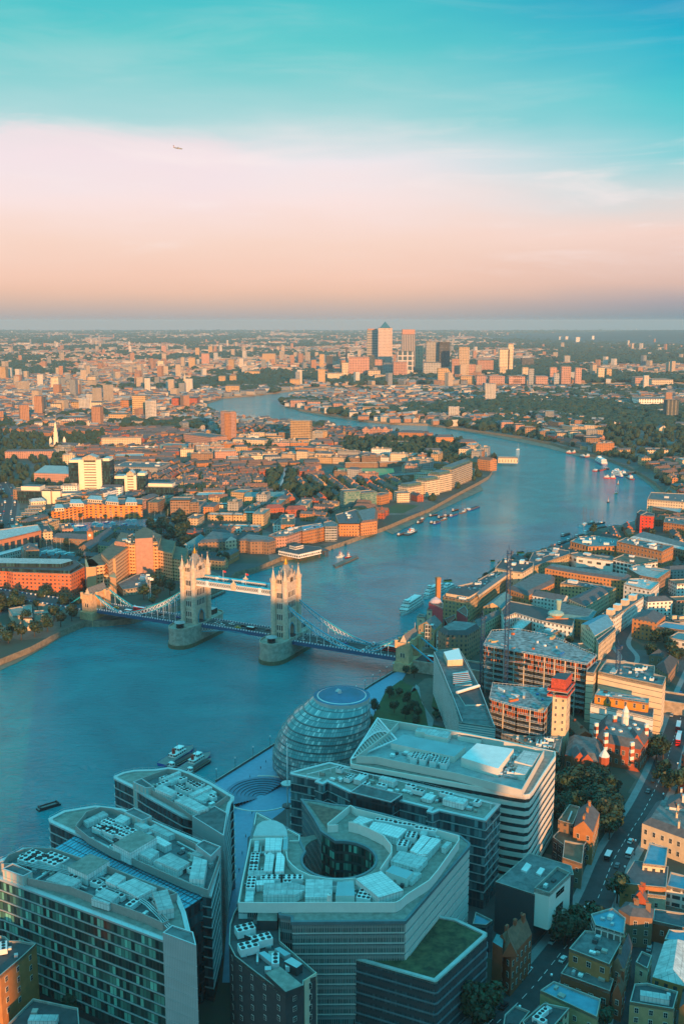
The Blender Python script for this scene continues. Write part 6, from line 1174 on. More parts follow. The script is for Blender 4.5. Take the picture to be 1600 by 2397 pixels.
r = NB(zK, 'twin_tower_flats', 'plainer orange half of the joined tower block', 'tower block', (550, 160), (604, 150), -130, 14, 'orange', sv=2.9)
NB(zK, 'crescent_flats', 'cream and brick apartments stepping toward the river tower', 'apartment block', (570, 180), (862, 190), 110, 20, 'cream', roof='hip', rh=3)
NB(zK, 'brick_mansions', 'brick mansion block between trees and the yellow slab', 'apartment block', (875, 135), (1016, 135), 85, 16, 'yellow')
NB(zK, 'slab_block', 'yellow slab block with open balconies', 'tower block', (1096, 150), (1280, 155), -60, 14, 'yellow', ww=.7)
NB(zK, 'brick_tenement', 'long orange tenement with white window bands', 'apartment block', (705, 245), (1052, 245), 195, 12, 'orange', roof='hip', rc='tile', rh=3)
NB(zK, 'flat_roof_office', 'orange office with oversailing flat roof', 'office building', (552, 690), (668, 700), 590, 24, 'yellow', rc='teal')
NB(zK, 'twin_roof_block', 'yellow brick school with long teal roofs and white panel', 'school', (675, 710), (1045, 705), 640, 30, 'yellow', roof='gable', rc='teal', rh=4)
NB(zK, 'white_gallery', 'white flat fronted hall with orange side', 'hall', (228, 680), (480, 680), 625, 26, 'cream', rc='pale')
NB(zK, 'brown_flats', 'brown grey flats with stacked balconies by the dock', 'apartment block', (0, 850), (180, 850), 665, 20, 'brown', ww=.6)
NB(zK, 'brown_flats', 'darker flats beside the stacked balconies, turned to the dock', 'apartment block', (180, 855), (262, 850), 690, 30, 'brown', sv=2.9, ww=.7)
for i, (a, b, yt, lab) in enumerate((((318, 740), (438, 742), 705, 'first'), ((445, 742), (535, 742), 706, 'second'), ((540, 742), (660, 740), 706, 'third'))): NB(zK, 'gallery_terrace', 'cream upper terrace house with pale roof, %s from the white hall' % lab, 'terraced house', a, b, yt, 12, 'cream', rc='pale', su=4)
for i, (a, b, yt, lab) in enumerate((((340, 860), (432, 862), 800, 'first'), ((436, 862), (562, 864), 800, 'second'), ((570, 864), (662, 866), 802, 'third'), ((668, 866), (798, 866), 785, 'last'))): NB(zK, 'gallery_terrace', 'yellow middle terrace house with dark windows, %s from the brown flats' % lab, 'terraced house', a, b, yt, 12, 'yellow', rc='pale', su=4)
for i, (a, b, yt, lab) in enumerate((((468, 960), (560, 962), 905, 'first'), ((575, 965), (705, 968), 908, 'second'), ((715, 968), (812, 970), 912, 'third'))): NB(zK, 'gallery_terrace', 'grey lower terrace house with white wall, %s from the clock court' % lab, 'terraced house', a, b, yt, 12, 'white', rc='pale', su=4)
NB(zK, 'red_gabled_row', 'red roofed flats with white balconies, left of the pair', 'apartment block', (870, 850), (1040, 840), 750, 14, 'red', roof='hip', rc='red', rh=4)
NB(zK, 'red_gabled_row', 'red roofed flats with many dormers, right of the pair', 'apartment block', (1050, 830), (1250, 825), 760, 14, 'red', roof='hip', rc='red', rh=4)
NB(zK, 'red_gabled_row', 'red roofed diagonal row running to the trees', 'apartment block', (1250, 800), (1390, 850), 770, 12, 'pink', roof='gable', rc='red', rh=4)
# river crescents of glass and cream
for i, (a, b, yt, d_, w_, lab) in enumerate((((505, 890), (620, 885), 800, 16, 'cream', 'lowest cream riverside flats at the garden end'), ((600, 860), (770, 830), 745, 18, 'cream', 'second cream stepped tower with green glass top'), ((765, 840), (895, 815), 690, 18, 'cream', 'third cream stepped tower with rounded bays'), ((890, 800), (1005, 775), 635, 20, 'cream', 'tallest cream tower with a green glass crown'), ((1005, 760), (1190, 680), 585, 18, 'tan', 'long row of balconied riverside flats past the cream towers'))):
    NB(zL, 'crescent_tower', lab, 'apartment block', a, b, yt, d_, w_, su=3, sv=3, ww=.6, wh=.55, curtain=(.5, .45, .35), setback=None if i in (0,) else (2.5, 3.2, M('green_glass', (.10, .20, .19), rough=.2)))
NB(zL, 'green_glass_flats', 'curved green glass apartments', 'apartment block', (20, 935), (170, 925), 785, 16, 'glass', mat=FAC('green_glass_flats', (.16, .27, .25), su=2.4, sv=3, ww=.8, wh=.6, glass=(.05, .18, .17), curtain=(.5, .55, .45)))
NB(zL, 'green_glass_flats', 'second green glass apartments with pale bands', 'apartment block', (175, 920), (320, 905), 800, 16, 'glass', mat=MATS['green_glass_flats'])
NB(zL, 'orange_end_flats', 'orange brick flats beside the green glass ones', 'apartment block', (355, 910), (435, 890), 820, 14, 'orange')
NB(zL, 'orange_end_flats', 'orange brick corner flats by the river garden', 'apartment block', (100, 985), (320, 990), 930, 14, 'orange', roof='hip', rc='tile')
NB(zL, 'gatehouse_school', 'low brick building with central arched gable', 'school', (440, 690), (760, 665), 645, 16, 'orange', rc='flat')
NB(zL, 'orange_wharf', 'jagged orange wharf apartments near the pier', 'apartment block', (1100, 540), (1240, 570), 490, 14, 'orange', roof='hip', rc='tile', rh=3)
NB(zL, 'orange_wharf', 'tall orange gabled wharf block at the point', 'apartment block', (1240, 585), (1355, 600), 490, 18, 'orange', roof='gable', rc='tile', rh=4)
NB(zL, 'brick_wharf', 'brick wharf with domed slate roof on the far reach', 'warehouse', (515, 320), (745, 325), 245, 26, 'orange', roof='hip', rc='slate', rh=4)
NB(zL, 'brick_wharf', 'pale terraced offices in front of the domed roof wharf', 'office building', (425, 375), (620, 375), 330, 14, 'cream')
NB(zL, 'brick_wharf', 'dark slate roofed wharf with orange end', 'warehouse', (860, 370), (1022, 370), 290, 18, 'orange', roof='hip', rc='slate', rh=5)
NB(zL, 'brick_wharf', 'orange brick wharf closest to the pier trees', 'warehouse', (1080, 395), (1232, 390), 335, 18, 'orange', roof='hip', rc='slate', rh=5)
NB(zL, 'brick_wharf', 'long slate roofed villa among the park trees', 'school', (755, 455), (920, 455), 410, 14, 'cream', roof='hip', rc='slate', rh=4)
for i, x in enumerate((185, 260, 300, 365)): NB(zL, 'gabled_wharf', 'brick wharf house with peaked slate roof on the far reach, %s of four' % ('first', 'second', 'third', 'fourth')[i], 'warehouse', (x, 275), (x + 68, 278), 215, 20, 'pink', roof='gable', rc='slate', rh=6)
r = NB(zL, 'pier_building', 'long low white building on piles at the river point', 'jetty building', (1430, 522), (1610, 525), 475, 12, 'cream', rc='dark', su=5, sv=8, ww=.2, wh=.6)
# --- pitch, garden, canal, promenade, jetty
sheet('playing_field', PS(zL((-40, 572), (470, 575), (480, 610), (340, 640), (-40, 625)), GZ + .05), GZ + .05, M('dry_field', (.42, .36, .14), var=.15, scale=.05))
sheet('lawn', PS(zL((330, 985), (500, 900), (640, 905), (705, 915), (560, 985)), GZ + .05), GZ + .05, GRASS)
sheet('canal', PS(zK((945, 598), (975, 540), (1010, 450), (1040, 375), (1058, 375), (1050, 420), (1030, 500), (968, 598)), GZ + .05), GZ + .05, M('canal_water', (.22, .36, .38), rough=.15))
sheet('dock_basin', PS(zH((590, 100), (1340, 60), (1568, 90), (1568, 190), (1100, 180), (1040, 160), (560, 175)), GZ + .05), GZ + .05, WATER)
sheet('dock_basin', PS(zH((350, 330), (480, 300), (720, 400), (700, 440), (640, 425), (360, 420)), GZ + .05), GZ + .05, WATER)
sheet('dock_basin', PS(zK((100, 40), (170, -10), (420, -10), (440, 20), (380, 40), (120, 40)), GZ + .05), GZ + .05, WATER)
NB(zL, 'grandstand', 'low brick stand with flat white roof along the playing field', 'grandstand', (345, 560), (605, 550), 518, 8, 'brown', rc='white')
NB(zL, 'grandstand', 'darker low brick stand at the other end of the field', 'grandstand', (30, 570), (330, 568), 525, 8, 'brown', rc='flat')
def jetty(label, px, z_=4.6):
    poly = ccw(PS(px, z_)); root = thing('timber_jetty', label, 'jetty', (*cen(poly), 0)); mb = MB(); mb.prism(poly, z_ - .6, z_, 0, 0, bot=True); part(root, 'deck', mb, [M('jetty_deck', (.20, .17, .14), var=.4)])
    mb = MB()
    for i in range(len(poly)):
        a, b = poly[i], poly[(i + 1) % len(poly)]
        for k in range(int(dist(a, b) / 4)): p_ = lerp(a, b, k * 4 / dist(a, b)); mb.bar((*p_, -2), (*p_, z_ + .8), .3)
    part(root, 'pile_frame', mb, [M('old_timber', (.16, .11, .07))]); FOOT.append(poly)
jetty('wide timber jetty on piles below the orange corner flats', zG((5, 300), (160, 235), (205, 250), (45, 310)))
jetty('floating pier with boats by the restaurant on stilts', [(780, 1322), (832, 1300), (838, 1304), (786, 1328)], 1.6)
jetty('long landing stage behind the left bridge tower', [(489, 1395), (524, 1380), (527, 1384), (492, 1400)], 2.0)
jetty('narrow white gangway from the mud bank to the moored cluster', zM((1040, 605), (1120, 592), (1215, 592), (1215, 600), (1125, 602), (1045, 614)), 3.5)
# ================================================================ THE FAR TOWER CLUSTER AND FAR LANDMARKS
def TW(z, label, xl, xr, yb, yt, wall='tan', name='skyscraper', cat='skyscraper', depth=None, top=None, **k):
    (xa, ya), (xb, yb_), (_, yt_) = z((xl, yb), (xr, yb), (0, yt)); A = P(xa, ya, GZ); w_ = dist(P(xa, ya, GZ), P(xb, yb_, GZ))
    r = FB(name, label, cat, (xa, ya), (xb, yb_), yt_, depth or w_ * .9, wall, **k)
    return r
far = dict(su=7, sv=7, ww=.5, wh=.5)
def hz_of(r): return max(v.co.z for v in r.children[0].data.vertices) + GZ
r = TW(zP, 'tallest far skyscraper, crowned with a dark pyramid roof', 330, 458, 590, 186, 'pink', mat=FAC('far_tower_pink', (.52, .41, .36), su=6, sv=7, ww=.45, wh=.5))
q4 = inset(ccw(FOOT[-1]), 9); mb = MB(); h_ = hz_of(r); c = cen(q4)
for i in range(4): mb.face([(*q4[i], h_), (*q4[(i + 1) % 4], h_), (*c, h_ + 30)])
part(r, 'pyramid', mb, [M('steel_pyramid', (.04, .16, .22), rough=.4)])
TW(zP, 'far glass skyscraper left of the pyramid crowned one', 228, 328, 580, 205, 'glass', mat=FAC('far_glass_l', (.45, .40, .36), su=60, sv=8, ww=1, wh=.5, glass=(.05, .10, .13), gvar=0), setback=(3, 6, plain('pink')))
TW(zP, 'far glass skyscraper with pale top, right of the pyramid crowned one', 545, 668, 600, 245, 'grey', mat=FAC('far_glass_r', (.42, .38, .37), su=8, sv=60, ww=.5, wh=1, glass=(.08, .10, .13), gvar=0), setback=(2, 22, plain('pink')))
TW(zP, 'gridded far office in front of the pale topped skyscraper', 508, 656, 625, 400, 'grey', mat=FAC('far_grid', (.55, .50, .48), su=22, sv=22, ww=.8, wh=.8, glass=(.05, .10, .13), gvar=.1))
for a, b, yt, yb, w_, lab in ((672, 742, 350, 590, 'cream', 'slim pale far tower beside the gridded office'), (768, 880, 312, 610, 'grey', 'broad grey far tower, left one of a matched pair'), (888, 985, 315, 615, 'dark', 'broad dark far tower, right one of a matched pair'), (745, 905, 505, 635, 'grey', 'wide low far office under the matched pair'), (1068, 1162, 362, 640, 'tan', 'pale speckled far residential tower'), (1005, 1070, 470, 640, 'pink', 'shorter far block beside the speckled tower'),
                          (62, 250, 455, 640, 'pink', 'broad curved far office at the cluster edge'), (240, 300, 440, 610, 'glass', 'dark far glass block behind the curved office'), (296, 390, 475, 600, 'pink', 'far pink block at the foot of the tallest skyscraper'), (380, 505, 512, 620, 'grey', 'far grey stone block below the tallest skyscraper'), (470, 595, 500, 640, 'pink', 'far pale curved block below the gridded office'), (240, 350, 575, 650, 'cream', 'low round far building by the far water'), (300, 420, 620, 670, 'cream', 'low cream far hall on the far shore'),
                          (0, 58, 505, 650, 'cream', 'bright orange lit far block at the left of the cluster'), (32, 48, 365, 505, 'dark', 'thin dark far spire block'), (1240, 1385, 480, 605, 'pink', 'wide far block with roof overhang'), (1440, 1530, 385, 600, 'cream', 'far residential tower with tall white piers'), (1518, 1562, 335, 600, 'cream', 'tallest slab joined to the white piered far tower'), (1160, 1225, 520, 620, 'pink', 'small stepped far building between towers'), (1445, 1500, 550, 630, 'cream', 'small bright block before the white piered tower'),
                          (1088, 1215, 628, 698, 'yellow', 'yellow riverside flats on the far shore'), (1232, 1318, 622, 705, 'pink', 'pink riverside flats beside the yellow ones'), (1350, 1490, 628, 700, 'pink', 'wide pink riverside flats on the far shore'), (1530, 1640, 630, 700, 'pink', 'pink riverside flats with two wings, far shore')):
    TW(zP, lab, a, b, yb, yt, w_, name='far_tower' if yb - yt > 120 else 'far_block', cat='tower block' if yb - yt > 120 else 'building', **far)
r = TW(zP, 'orange far block with one long sloping end by the far shore', 878, 968, 695, 555, 'yellow', name='far_block', cat='building', **far)
q_ = zP((968, 695), (1050, 695)); A, B = P(*q_[0], GZ), P(*q_[1], GZ); h_ = hz_of(r); mb = MB()
mb.face([(*A, GZ), (*B, GZ), (B[0], B[1], GZ + 6), (*A, h_)], 0, [(0, 0), (100, 0), (100, 6), (0, h_)]); A2, B2 = (A[0], A[1] + 60), (B[0], B[1] + 60); mb.face([(*A, h_), (B[0], B[1], GZ + 6), (*B2, GZ + 6), (*A2, h_)], 0); mb.wall(A, A2, GZ, h_); part(r, 'sloping_wing', mb, [fac('yellow', 7, 7)])
for a, b, yt, yb, w_, lab in ((84, 138, 548, 640, 'cream', 'round topped far tower, first of the row of four'), (142, 188, 560, 705, 'grey', 'slim grey far tower with antenna'), (338, 398, 548, 660, 'pink', 'round topped far tower, second of the row of four'), (568, 622, 552, 705, 'pink', 'round topped far tower, third of the row of four'), (778, 834, 552, 670, 'cream', 'round topped far tower, last of the row of four'), (440, 525, 540, 700, 'pink', 'wide far block between the round topped towers'), (375, 420, 600, 700, 'grey', 'narrow far block between the round topped towers'), (206, 318, 630, 700, 'pink', 'low pink far flats by the water'),
                          (0, 122, 630, 700, 'pink', 'long pink far flats with two bays'), (80, 190, 465, 545, 'dark', 'dark far block behind the round topped towers'), (855, 900, 560, 655, 'yellow', 'yellow stepped far block'), (805, 860, 715, 750, 'cream', 'small cream far block across the reach'), (888, 1075, 708, 752, 'pink', 'long orange far flats across the reach'), (1118, 1255, 640, 700, 'pink', 'rose far flats near the dark tower'), (1270, 1465, 660, 712, 'cream', 'wide cream far flats near the dark tower'), (1130, 1182, 700, 750, 'cream', 'square orange far block near the reach'),
                          (420, 445, 265, 310, 'white', 'pale hilltop far tower, one of the pair furthest from the dark slope'), (478, 502, 262, 312, 'white', 'pale hilltop far tower beside its twin'), (722, 742, 258, 312, 'white', 'tallest pale hilltop far tower standing alone'), (575, 610, 270, 325, 'white', 'pale hilltop far tower with two shafts'), (1242, 1265, 260, 303, 'white', 'lone white far tower on the dark slope'), (470, 520, 440, 515, 'grey', 'grey far slab above the round topped towers')):
    TW(zQ, lab, a, b, yb, yt, w_, name='far_tower' if yb - yt > 40 else 'far_block', cat='tower block' if yb - yt > 40 else 'building', **far)
TW(zM, 'dark glass tower block standing alone at the right edge', 1400, 1510, 135, -55, 'dark', name='dark_tower', cat='tower block', mat=FAC('dark_tower_glass', (.06, .08, .09), su=9, sv=3.4, ww=.3, wh=.6, glass=(.3, .28, .22)), top=None)
for a, b, yt, yb, w_, lab in ((960, 1080, 850, 900, 'white', 'white hospital like block with rooftop plant'), (1150, 1400, 835, 925, 'white', 'largest white windowless hall on the far bank'), (930, 1010, 900, 940, 'yellow', 'yellow stepped flats before the white hall'), (1080, 1250, 890, 935, 'yellow', 'row of yellow flats before the white hall')): TW(zQ, lab, a, b, yb, yt, w_, name='far_block', cat='building', **far)
# tower blocks of the far left bank
for z_, a, b, yt, yb, w_, lab in ((zN, 472, 540, 480, 592, 'cream', 'cream tower block with shaded side, left one of a pair'), (zN, 812, 882, 475, 588, 'cream', 'cream tower block with shaded side, right one of a pair'), (zN, 318, 410, 665, 815, 'pink', 'banded pink tower block'), (zN, 1220, 1342, 650, 858, 'yellow', 'big orange slab tower block near the green'), (zN, -30, 58, 385, 510, 'yellow', 'orange tower block at the left edge'), (zN, 470, 562, 722, 805, 'cream', 'squat white block right of the banded tower'), (zN, 655, 742, 708, 790, 'yellow', 'pale corner block of the white college'), (zN, 745, 935, 712, 770, 'cream', 'long white college block'), (zN, 300, 520, 612, 650, 'cream', 'long low cream flats'), (zN, 1000, 1165, 820, 905, 'yellow', 'orange stepped flats before the slab tower'), (zN, 1110, 1215, 690, 790, 'orange', 'orange block beside the slab tower'), (zN, 570, 760, 850, 905, 'pink', 'pink tenement with white frames'),
                            (zN, 1450, 1502, 330, 400, 'cream', 'distant orange tower above the rooftops'), (zN, 1482, 1525, 190, 258, 'pink', 'distant single tower on the skyline side'), (zO, 165, 222, 302, 405, 'yellow', 'distant orange tower, first of the cluster'), (zO, 282, 352, 265, 370, 'pink', 'distant broad pink tower of the cluster'), (zO, 345, 382, 198, 280, 'yellow', 'distant slim tower behind the cluster'), (zO, 225, 262, 210, 300, 'yellow', 'distant twin spired tower of the cluster'), (zO, 528, 580, 318, 412, 'yellow', 'distant tower right of the cluster'), (zO, 838, 958, 265, 358, 'yellow', 'distant broad yellow slab with dark stripes'), (zO, 1362, 1405, 270, 400, 'yellow', 'slim orange tower near the bend'), (zO, 1422, 1482, 285, 435, 'dark', 'dark teal tower near the bend'), (zO, 440, 500, 472, 548, 'yellow', 'cube like yellow block, left of two'), (zO, 540, 600, 465, 545, 'yellow', 'cube like yellow block, right of two'),
                            (zO, 1350, 1412, 405, 550, 'yellow', 'stepped orange riverside tower at the bend'), (zO, 1092, 1180, 500, 568, 'yellow', 'orange riverside block at the bend'), (zO, 500, 625, 560, 636, 'yellow', 'orange wharf on the far curve'), (zO, 1435, 1568, 445, 520, 'cream', 'white columned block on the bend'), (zO, 678, 812, 425, 475, 'yellow', 'long yellow hospital block'), (zO, 10, 240, 670, 765, 'red', 'red brick stepped block above the green')):
    TW(z_, lab, a, b, yb, yt, w_, name='tower_block' if yb - yt > 60 else 'far_block', cat='tower block' if yb - yt > 60 else 'building', su=5, sv=5, ww=.5, wh=.45)
# peninsula shore
for i, (z_, a, b, yt, yb, w_, lab) in enumerate(((zO, 1095, 1250, 695, 755, 'pink', 'peach flats at the tip of the peninsula'), (zO, 1250, 1370, 705, 768, 'pink', 'peach flats with two turrets on the peninsula'), (zO, 1375, 1470, 728, 772, 'cream', 'pale flats on the peninsula shore'), (zO, 1488, 1568, 722, 785, 'pink', 'square peach flats on the peninsula shore'), (zL, 12, 130, 0, 55, 'yellow', 'bright orange flats facing the reach'), (zL, 190, 430, 12, 72, 'yellow', 'long stepped orange flats facing the reach'), (zL, 782, 910, 85, 132, 'pink', 'plain peach warehouse, one of two joined'), (zL, 912, 1056, 95, 150, 'pink', 'plain peach warehouse, the broader of two joined'), (zL, 552, 620, 92, 122, 'red', 'small coral coloured house by the water'), (zL, 1460, 1568, 150, 222, 'pink', 'brick wharf with pale roof by the mud bank'), (zM, 22, 100, 170, 250, 'pink', 'first brick wharf of the far bank row'), (zM, 110, 205, 195, 265, 'brown', 'brown brick wharf of the far bank row'), (zM, 245, 300, 235, 290, 'brown', 'square brown wharf of the far bank row'), (zM, 402, 520, 245, 318, 'tan', 'pair of tan wharf houses by the white tower'),
    (zM, 522, 618, 235, 328, 'cream', 'white stepped balcony tower on the far bank'), (zM, 565, 660, 268, 345, 'dark', 'dark domed block beside the white balcony tower'), (zM, 665, 790, 290, 375, 'brown', 'long shaded wharf past the white balcony tower'), (zM, 905, 980, 385, 425, 'yellow', 'small bright orange house by the mud bank'), (zM, 1175, 1260, 478, 552, 'yellow', 'orange brick tower house among trees'), (zM, 1190, 1455, 400, 435, 'cream', 'long gabled cream terrace behind trees'), (zM, 1485, 1600, 735, 775, 'orange', 'orange house with white railings at the right bank'), (zM, 210, 430, 90, 140, 'pink', 'pink flats behind the church spire'))):
    TW(z_, lab, a, b, yb, yt, w_, name='riverside_block', cat='building', depth=22, su=4.5, sv=4, ww=.5, wh=.5, roof='hip' if i % 3 == 0 else 'flat', rh=4)
for zz, xx, yb, yt, lab in ((zM, 382, 208, 130, 'white church spire on the far bank'), (zM, 1382, 250, 180, 'thin white church spire near the dark tower'), (zN, 838, 820, 680, 'grey stone church spire on the far left bank'), (zO, 128, 540, 440, 'baroque white church steeple in the distance')):
    (bx, by), (_, ty) = zz((xx, yb), (xx, yt)); X_, Y_ = P(bx, by, GZ); lo, hi = 6, 300
    for _ in range(40):
        m_ = (lo + hi) / 2
        if PIX(X_, Y_, m_)[1] > ty: lo = m_
        else: hi = m_
    root = thing('church', lab, 'church', (X_, Y_, GZ)); mb = MB(); h = lo - GZ; mb.obox((X_, Y_), .2, h * .2, h * .2, GZ, GZ + h * .45, 0); mb.cone((X_, Y_), h * .12, .1, GZ + h * .45, lo, 8, 0); part(root, 'spire', mb, [plain('cream')]); mb = MB(); q4 = [(X_ - 9, Y_ + 4), (X_ + 9, Y_ + 4), (X_ + 9, Y_ + 30), (X_ - 9, Y_ + 30)]; mb.prism(q4, GZ, GZ + 10, 0, 0, top=False); mb.gable(q4, GZ + 10, GZ + 16, 1, 0); part(root, 'nave', mb, [plain('cream'), ROOF['slate']])
# ---- foliage lumps for far trees
def on_land(x, y): return inside((x, y), NORTH) or inside((x, y), SOUTH)
ICO = []
def _ico():
    bm = bmesh.new(); bmesh.ops.create_icosphere(bm, subdivisions=2, radius=1); v = [tuple(a.co) for a in bm.verts]; f = [[a.index for a in c.verts] for c in bm.faces]; bm.free(); return v, f
IV, IF = _ico()
def lump(vs, fs, x, y, z, r, h, rnd):
    b0 = len(vs); ph = rnd.random() * 9
    for a in IV:
        k = 1 + .28 * noise.noise((a[0] * 1.7 + ph, a[1] * 1.7, a[2] * 1.7)) + rnd.uniform(-.09, .09)
        vs.append((x + a[0] * r * k, y + a[1] * r * k, z + (a[2] + .75) * h * .57 * k))
    fs.extend([[i + b0 for i in f] for f in IF])
def raw(name, vs, fs, mats, kind='stuff', midx=None):
    me = bpy.data.meshes.new(name); me.from_pydata(vs, [], fs)
    for mm in mats: me.materials.append(mm)
    if midx: me.polygons.foreach_set('material_index', midx)
    o = bpy.data.objects.new(name, me); COL.objects.link(o); o['kind'] = kind; return o
def greenness(x, y):
    return noise.noise((x / 700, y / 1100, 1.7)) + .5 * noise.noise((x / 260, y / 330, 4.1))
# ================================================================ STREETS, INFILL HOUSES, TREES
rq = random.Random(21)
def ribbon(name, line, w_, z_, mat, kind='structure'):
    mb = MB(); L = [Vector(p_) for p_ in line]; e = []
    for i, p_ in enumerate(L):
        d = (L[min(i + 1, len(L) - 1)] - L[max(i - 1, 0)]).normalized(); n_ = Vector((-d.y, d.x)) * w_ / 2; e.append((p_ - n_, p_ + n_))
    for a, b in zip(e, e[1:]): mb.face([(*a[0], z_), (*b[0], z_), (*b[1], z_), (*a[1], z_)][::-1] if False else [(*a[0], z_), (*b[0], z_), (*b[1], z_), (*a[1], z_)])
    return struct(name, mb, mat, kind)
def smooth_line(px, z_=GZ, n_=8):
    p_ = [Vector(a) for a in PS(px, z_)]; out = []
    for i in range(len(p_) - 1):
        a, b, c, d = p_[max(i - 1, 0)], p_[i], p_[i + 1], p_[min(i + 2, len(p_) - 1)]
        for k in range(n_):
            t = k / n_; out.append(tuple(.5 * ((2 * b) + (-a + c) * t + (2 * a - 5 * b + 4 * c - d) * t * t + (-a + 3 * b - 3 * c + d) * t ** 3)))
    out.append(tuple(p_[-1])); return out
MAIN = smooth_line([(1110, 2440), (1157, 2400), (1244, 2313), (1315, 2226), (1371, 2155), (1402, 2094), (1433, 2017), (1466, 1960), (1510, 1890), (1550, 1806), (1575, 1730), (1606, 1640), (1640, 1560)])
SIDE = smooth_line([(1514, 2150), (1500, 2220), (1478, 2298), (1458, 2420)])
LANE = smooth_line([(1440, 1580), (1470, 1540), (1450, 1500), (1490, 1440)])
COURT = smooth_line([(960, 2420), (1060, 2330), (1130, 2240), (1190, 2180)])
BUSY = smooth_line([(2, 1290), (8, 1240), (18, 1200), (20, 1160), (6, 1130)])
ROADS = [(MAIN, 13), (SIDE, 8), (LANE, 9), (BUSY, 22)]
for ln, w_ in ROADS: ribbon('pavement', ln, w_ + 7, GZ + .03, PAVE if w_ != 22 else M('dark_paving', (.14, .15, .15)))
for ln, w_ in ROADS: ribbon('road', ln, w_, GZ + .06, ASPH)
mb = MB()
for ln, w_ in ((MAIN, 13), (BUSY, 22)):
    acc = 0
    for a, b in zip(ln, ln[1:]):
        L_ = dist(a, b); k = 0.0; d = ((b[0] - a[0]) / L_, (b[1] - a[1]) / L_); n_ = (-d[1] * .12, d[0] * .12)
        while k < L_:
            if int((acc + k) / 3) % 2 == 0:
                p0, p1 = lerp(a, b, k / L_), lerp(a, b, min(1, (k + 1.5) / L_))
                for o_ in (0, ) if w_ == 13 else (-20, 20): q_ = (n_[0] * 2 * o_, n_[1] * 2 * o_); mb.face([(p0[0] - n_[0] + q_[0], p0[1] - n_[1] + q_[1], GZ + .07), (p1[0] - n_[0] + q_[0], p1[1] - n_[1] + q_[1], GZ + .07), (p1[0] + n_[0] + q_[0], p1[1] + n_[1] + q_[1], GZ + .07), (p0[0] + n_[0] + q_[0], p0[1] + n_[1] + q_[1], GZ + .07)])
            k += 1.5
        acc += L_
struct('road_marking', mb, M('road_paint', (.75, .76, .74), var=.2))
def near_road(p_, m_=2):
    return any(min(dist(p_, q_) for q_ in ln[::3] + ln[-1:]) < w_ / 2 + 3.5 + m_ for ln, w_ in ROADS)
def seg_hit(p_): # bridge approaches
    x = (p_[0] - mid.x) * bu.x + (p_[1] - mid.y) * bu.y; y = (p_[0] - mid.x) * bv.x + (p_[1] - mid.y) * bv.y
    return abs(y) < 16 and (-440 < x < 340)
PARKS = [PS(q_, GZ) for q_ in (D((780, 1008), (1060, 1012), (1080, 1040), (1000, 1062), (880, 1050), (780, 1052)), D((1000, 1040), (1110, 1062), (1100, 1100), (1075, 1085), (990, 1060)), D((-40, 1000), (130, 1000), (150, 1075), (80, 1120), (-40, 1130)), D((380, 945), (470, 938), (500, 950), (500, 985), (400, 975)), D((330, 1215), (420, 1195), (440, 1240), (420, 1290), (350, 1290)), D((130, 1000), (240, 995), (230, 1025), (140, 1030)),
    [(1215, 1905), (1245, 1810), (1300, 1800), (1430, 1830), (1440, 1860), (1400, 1900), (1420, 1950), (1380, 1990), (1240, 1960)], [(1500, 1500), (1600, 1490), (1600, 1560), (1540, 1570), (1480, 1540)], [(1400, 990), (1600, 985), (1600, 1085), (1480, 1070), (1400, 1030)], [(0, 1440), (190, 1425), (240, 1400), (150, 1400), (0, 1420)],
    [(560, 1040), (640, 1030), (650, 1060), (575, 1070)], [(640, 1100), (660, 1095), (650, 1150), (620, 1155)], [(675, 1095), (700, 1090), (690, 1150), (665, 1155)], [(400, 1145), (500, 1150), (490, 1160), (400, 1158)], [(690, 1140), (770, 1150), (780, 1175), (700, 1170)])]
NOGO = [ccw(PS(q_, GZ)) for q_ in (zL((-40, 555), (480, 555), (500, 625), (340, 650), (-40, 640)), zL((330, 985), (500, 880), (640, 885), (705, 915), (560, 1010)), zK((930, 605), (950, 540), (1000, 440), (1030, 365), (1068, 365), (1060, 440), (985, 605)), zH((560, 110), (1340, 60), (1600, 90), (1600, 200), (1100, 185), (1040, 165), (560, 185)), zH((330, 340), (480, 295), (740, 400), (700, 450), (340, 430)), zK((90, 50), (170, -20), (430, -20), (450, 30), (380, 50), (120, 50)), D((0, 1400), (200, 1370), (200, 1430), (0, 1520)),
    [(450, 2400), (530, 2000), (470, 1860), (850, 1600), (990, 1490), (1040, 1560), (1060, 1690), (1310, 1720), (1300, 1960), (1180, 2160), (1130, 2300), (1060, 2400)], zH((1100, 700), (1300, 640), (1568, 600), (1600, 820), (1250, 860), (1100, 800)), [(1240, 1640), (1330, 1560), (1360, 1660), (1310, 1700)])]
FB_ = [(f_, cen(f_), max(dist(cen(f_), q_) for q_ in f_)) for f_ in FOOT]
def free(poly, mrg=2.0):
    c = cen(poly); r_ = max(dist(c, q_) for q_ in poly)
    if seg_hit(c): return False
    pts = list(poly) + [c] + [lerp(poly[i], poly[(i + 1) % 4], .5) for i in range(4)]
    for q_ in pts[:5]:
        if not on_shore(q_): return False
    if near_road(c, r_ * .45): return False
    for f_ in NOGO:
        if any(inside(q_, f_) for q_ in pts): return False
    for f_, fc, fr in FB_:
        if dist(c, fc) > r_ + fr + mrg: continue
        if any(inside(q_, f_) for q_ in pts): return False
        if any(inside(q_, poly) for q_ in f_): return False
        if dist(c, fc) < r_ * .6 + 3: return False
    return True
def on_shore(q_, m_=7):
    x, y = q_
    return any(all(inside((x + a, y + b), L_) for a, b in ((0, 0), (m_, 0), (-m_, 0), (0, -m_), (0, m_))) for L_ in (NORTH, SOUTH))
FAR_Y = 2300.0
def FAR_MIN(x, y): return FAR_Y
cand, tcand = [], []
def nz(x, y, s, k): return noise.noise((x / s, y / s, k))
Yr = 330.0
DG = {}
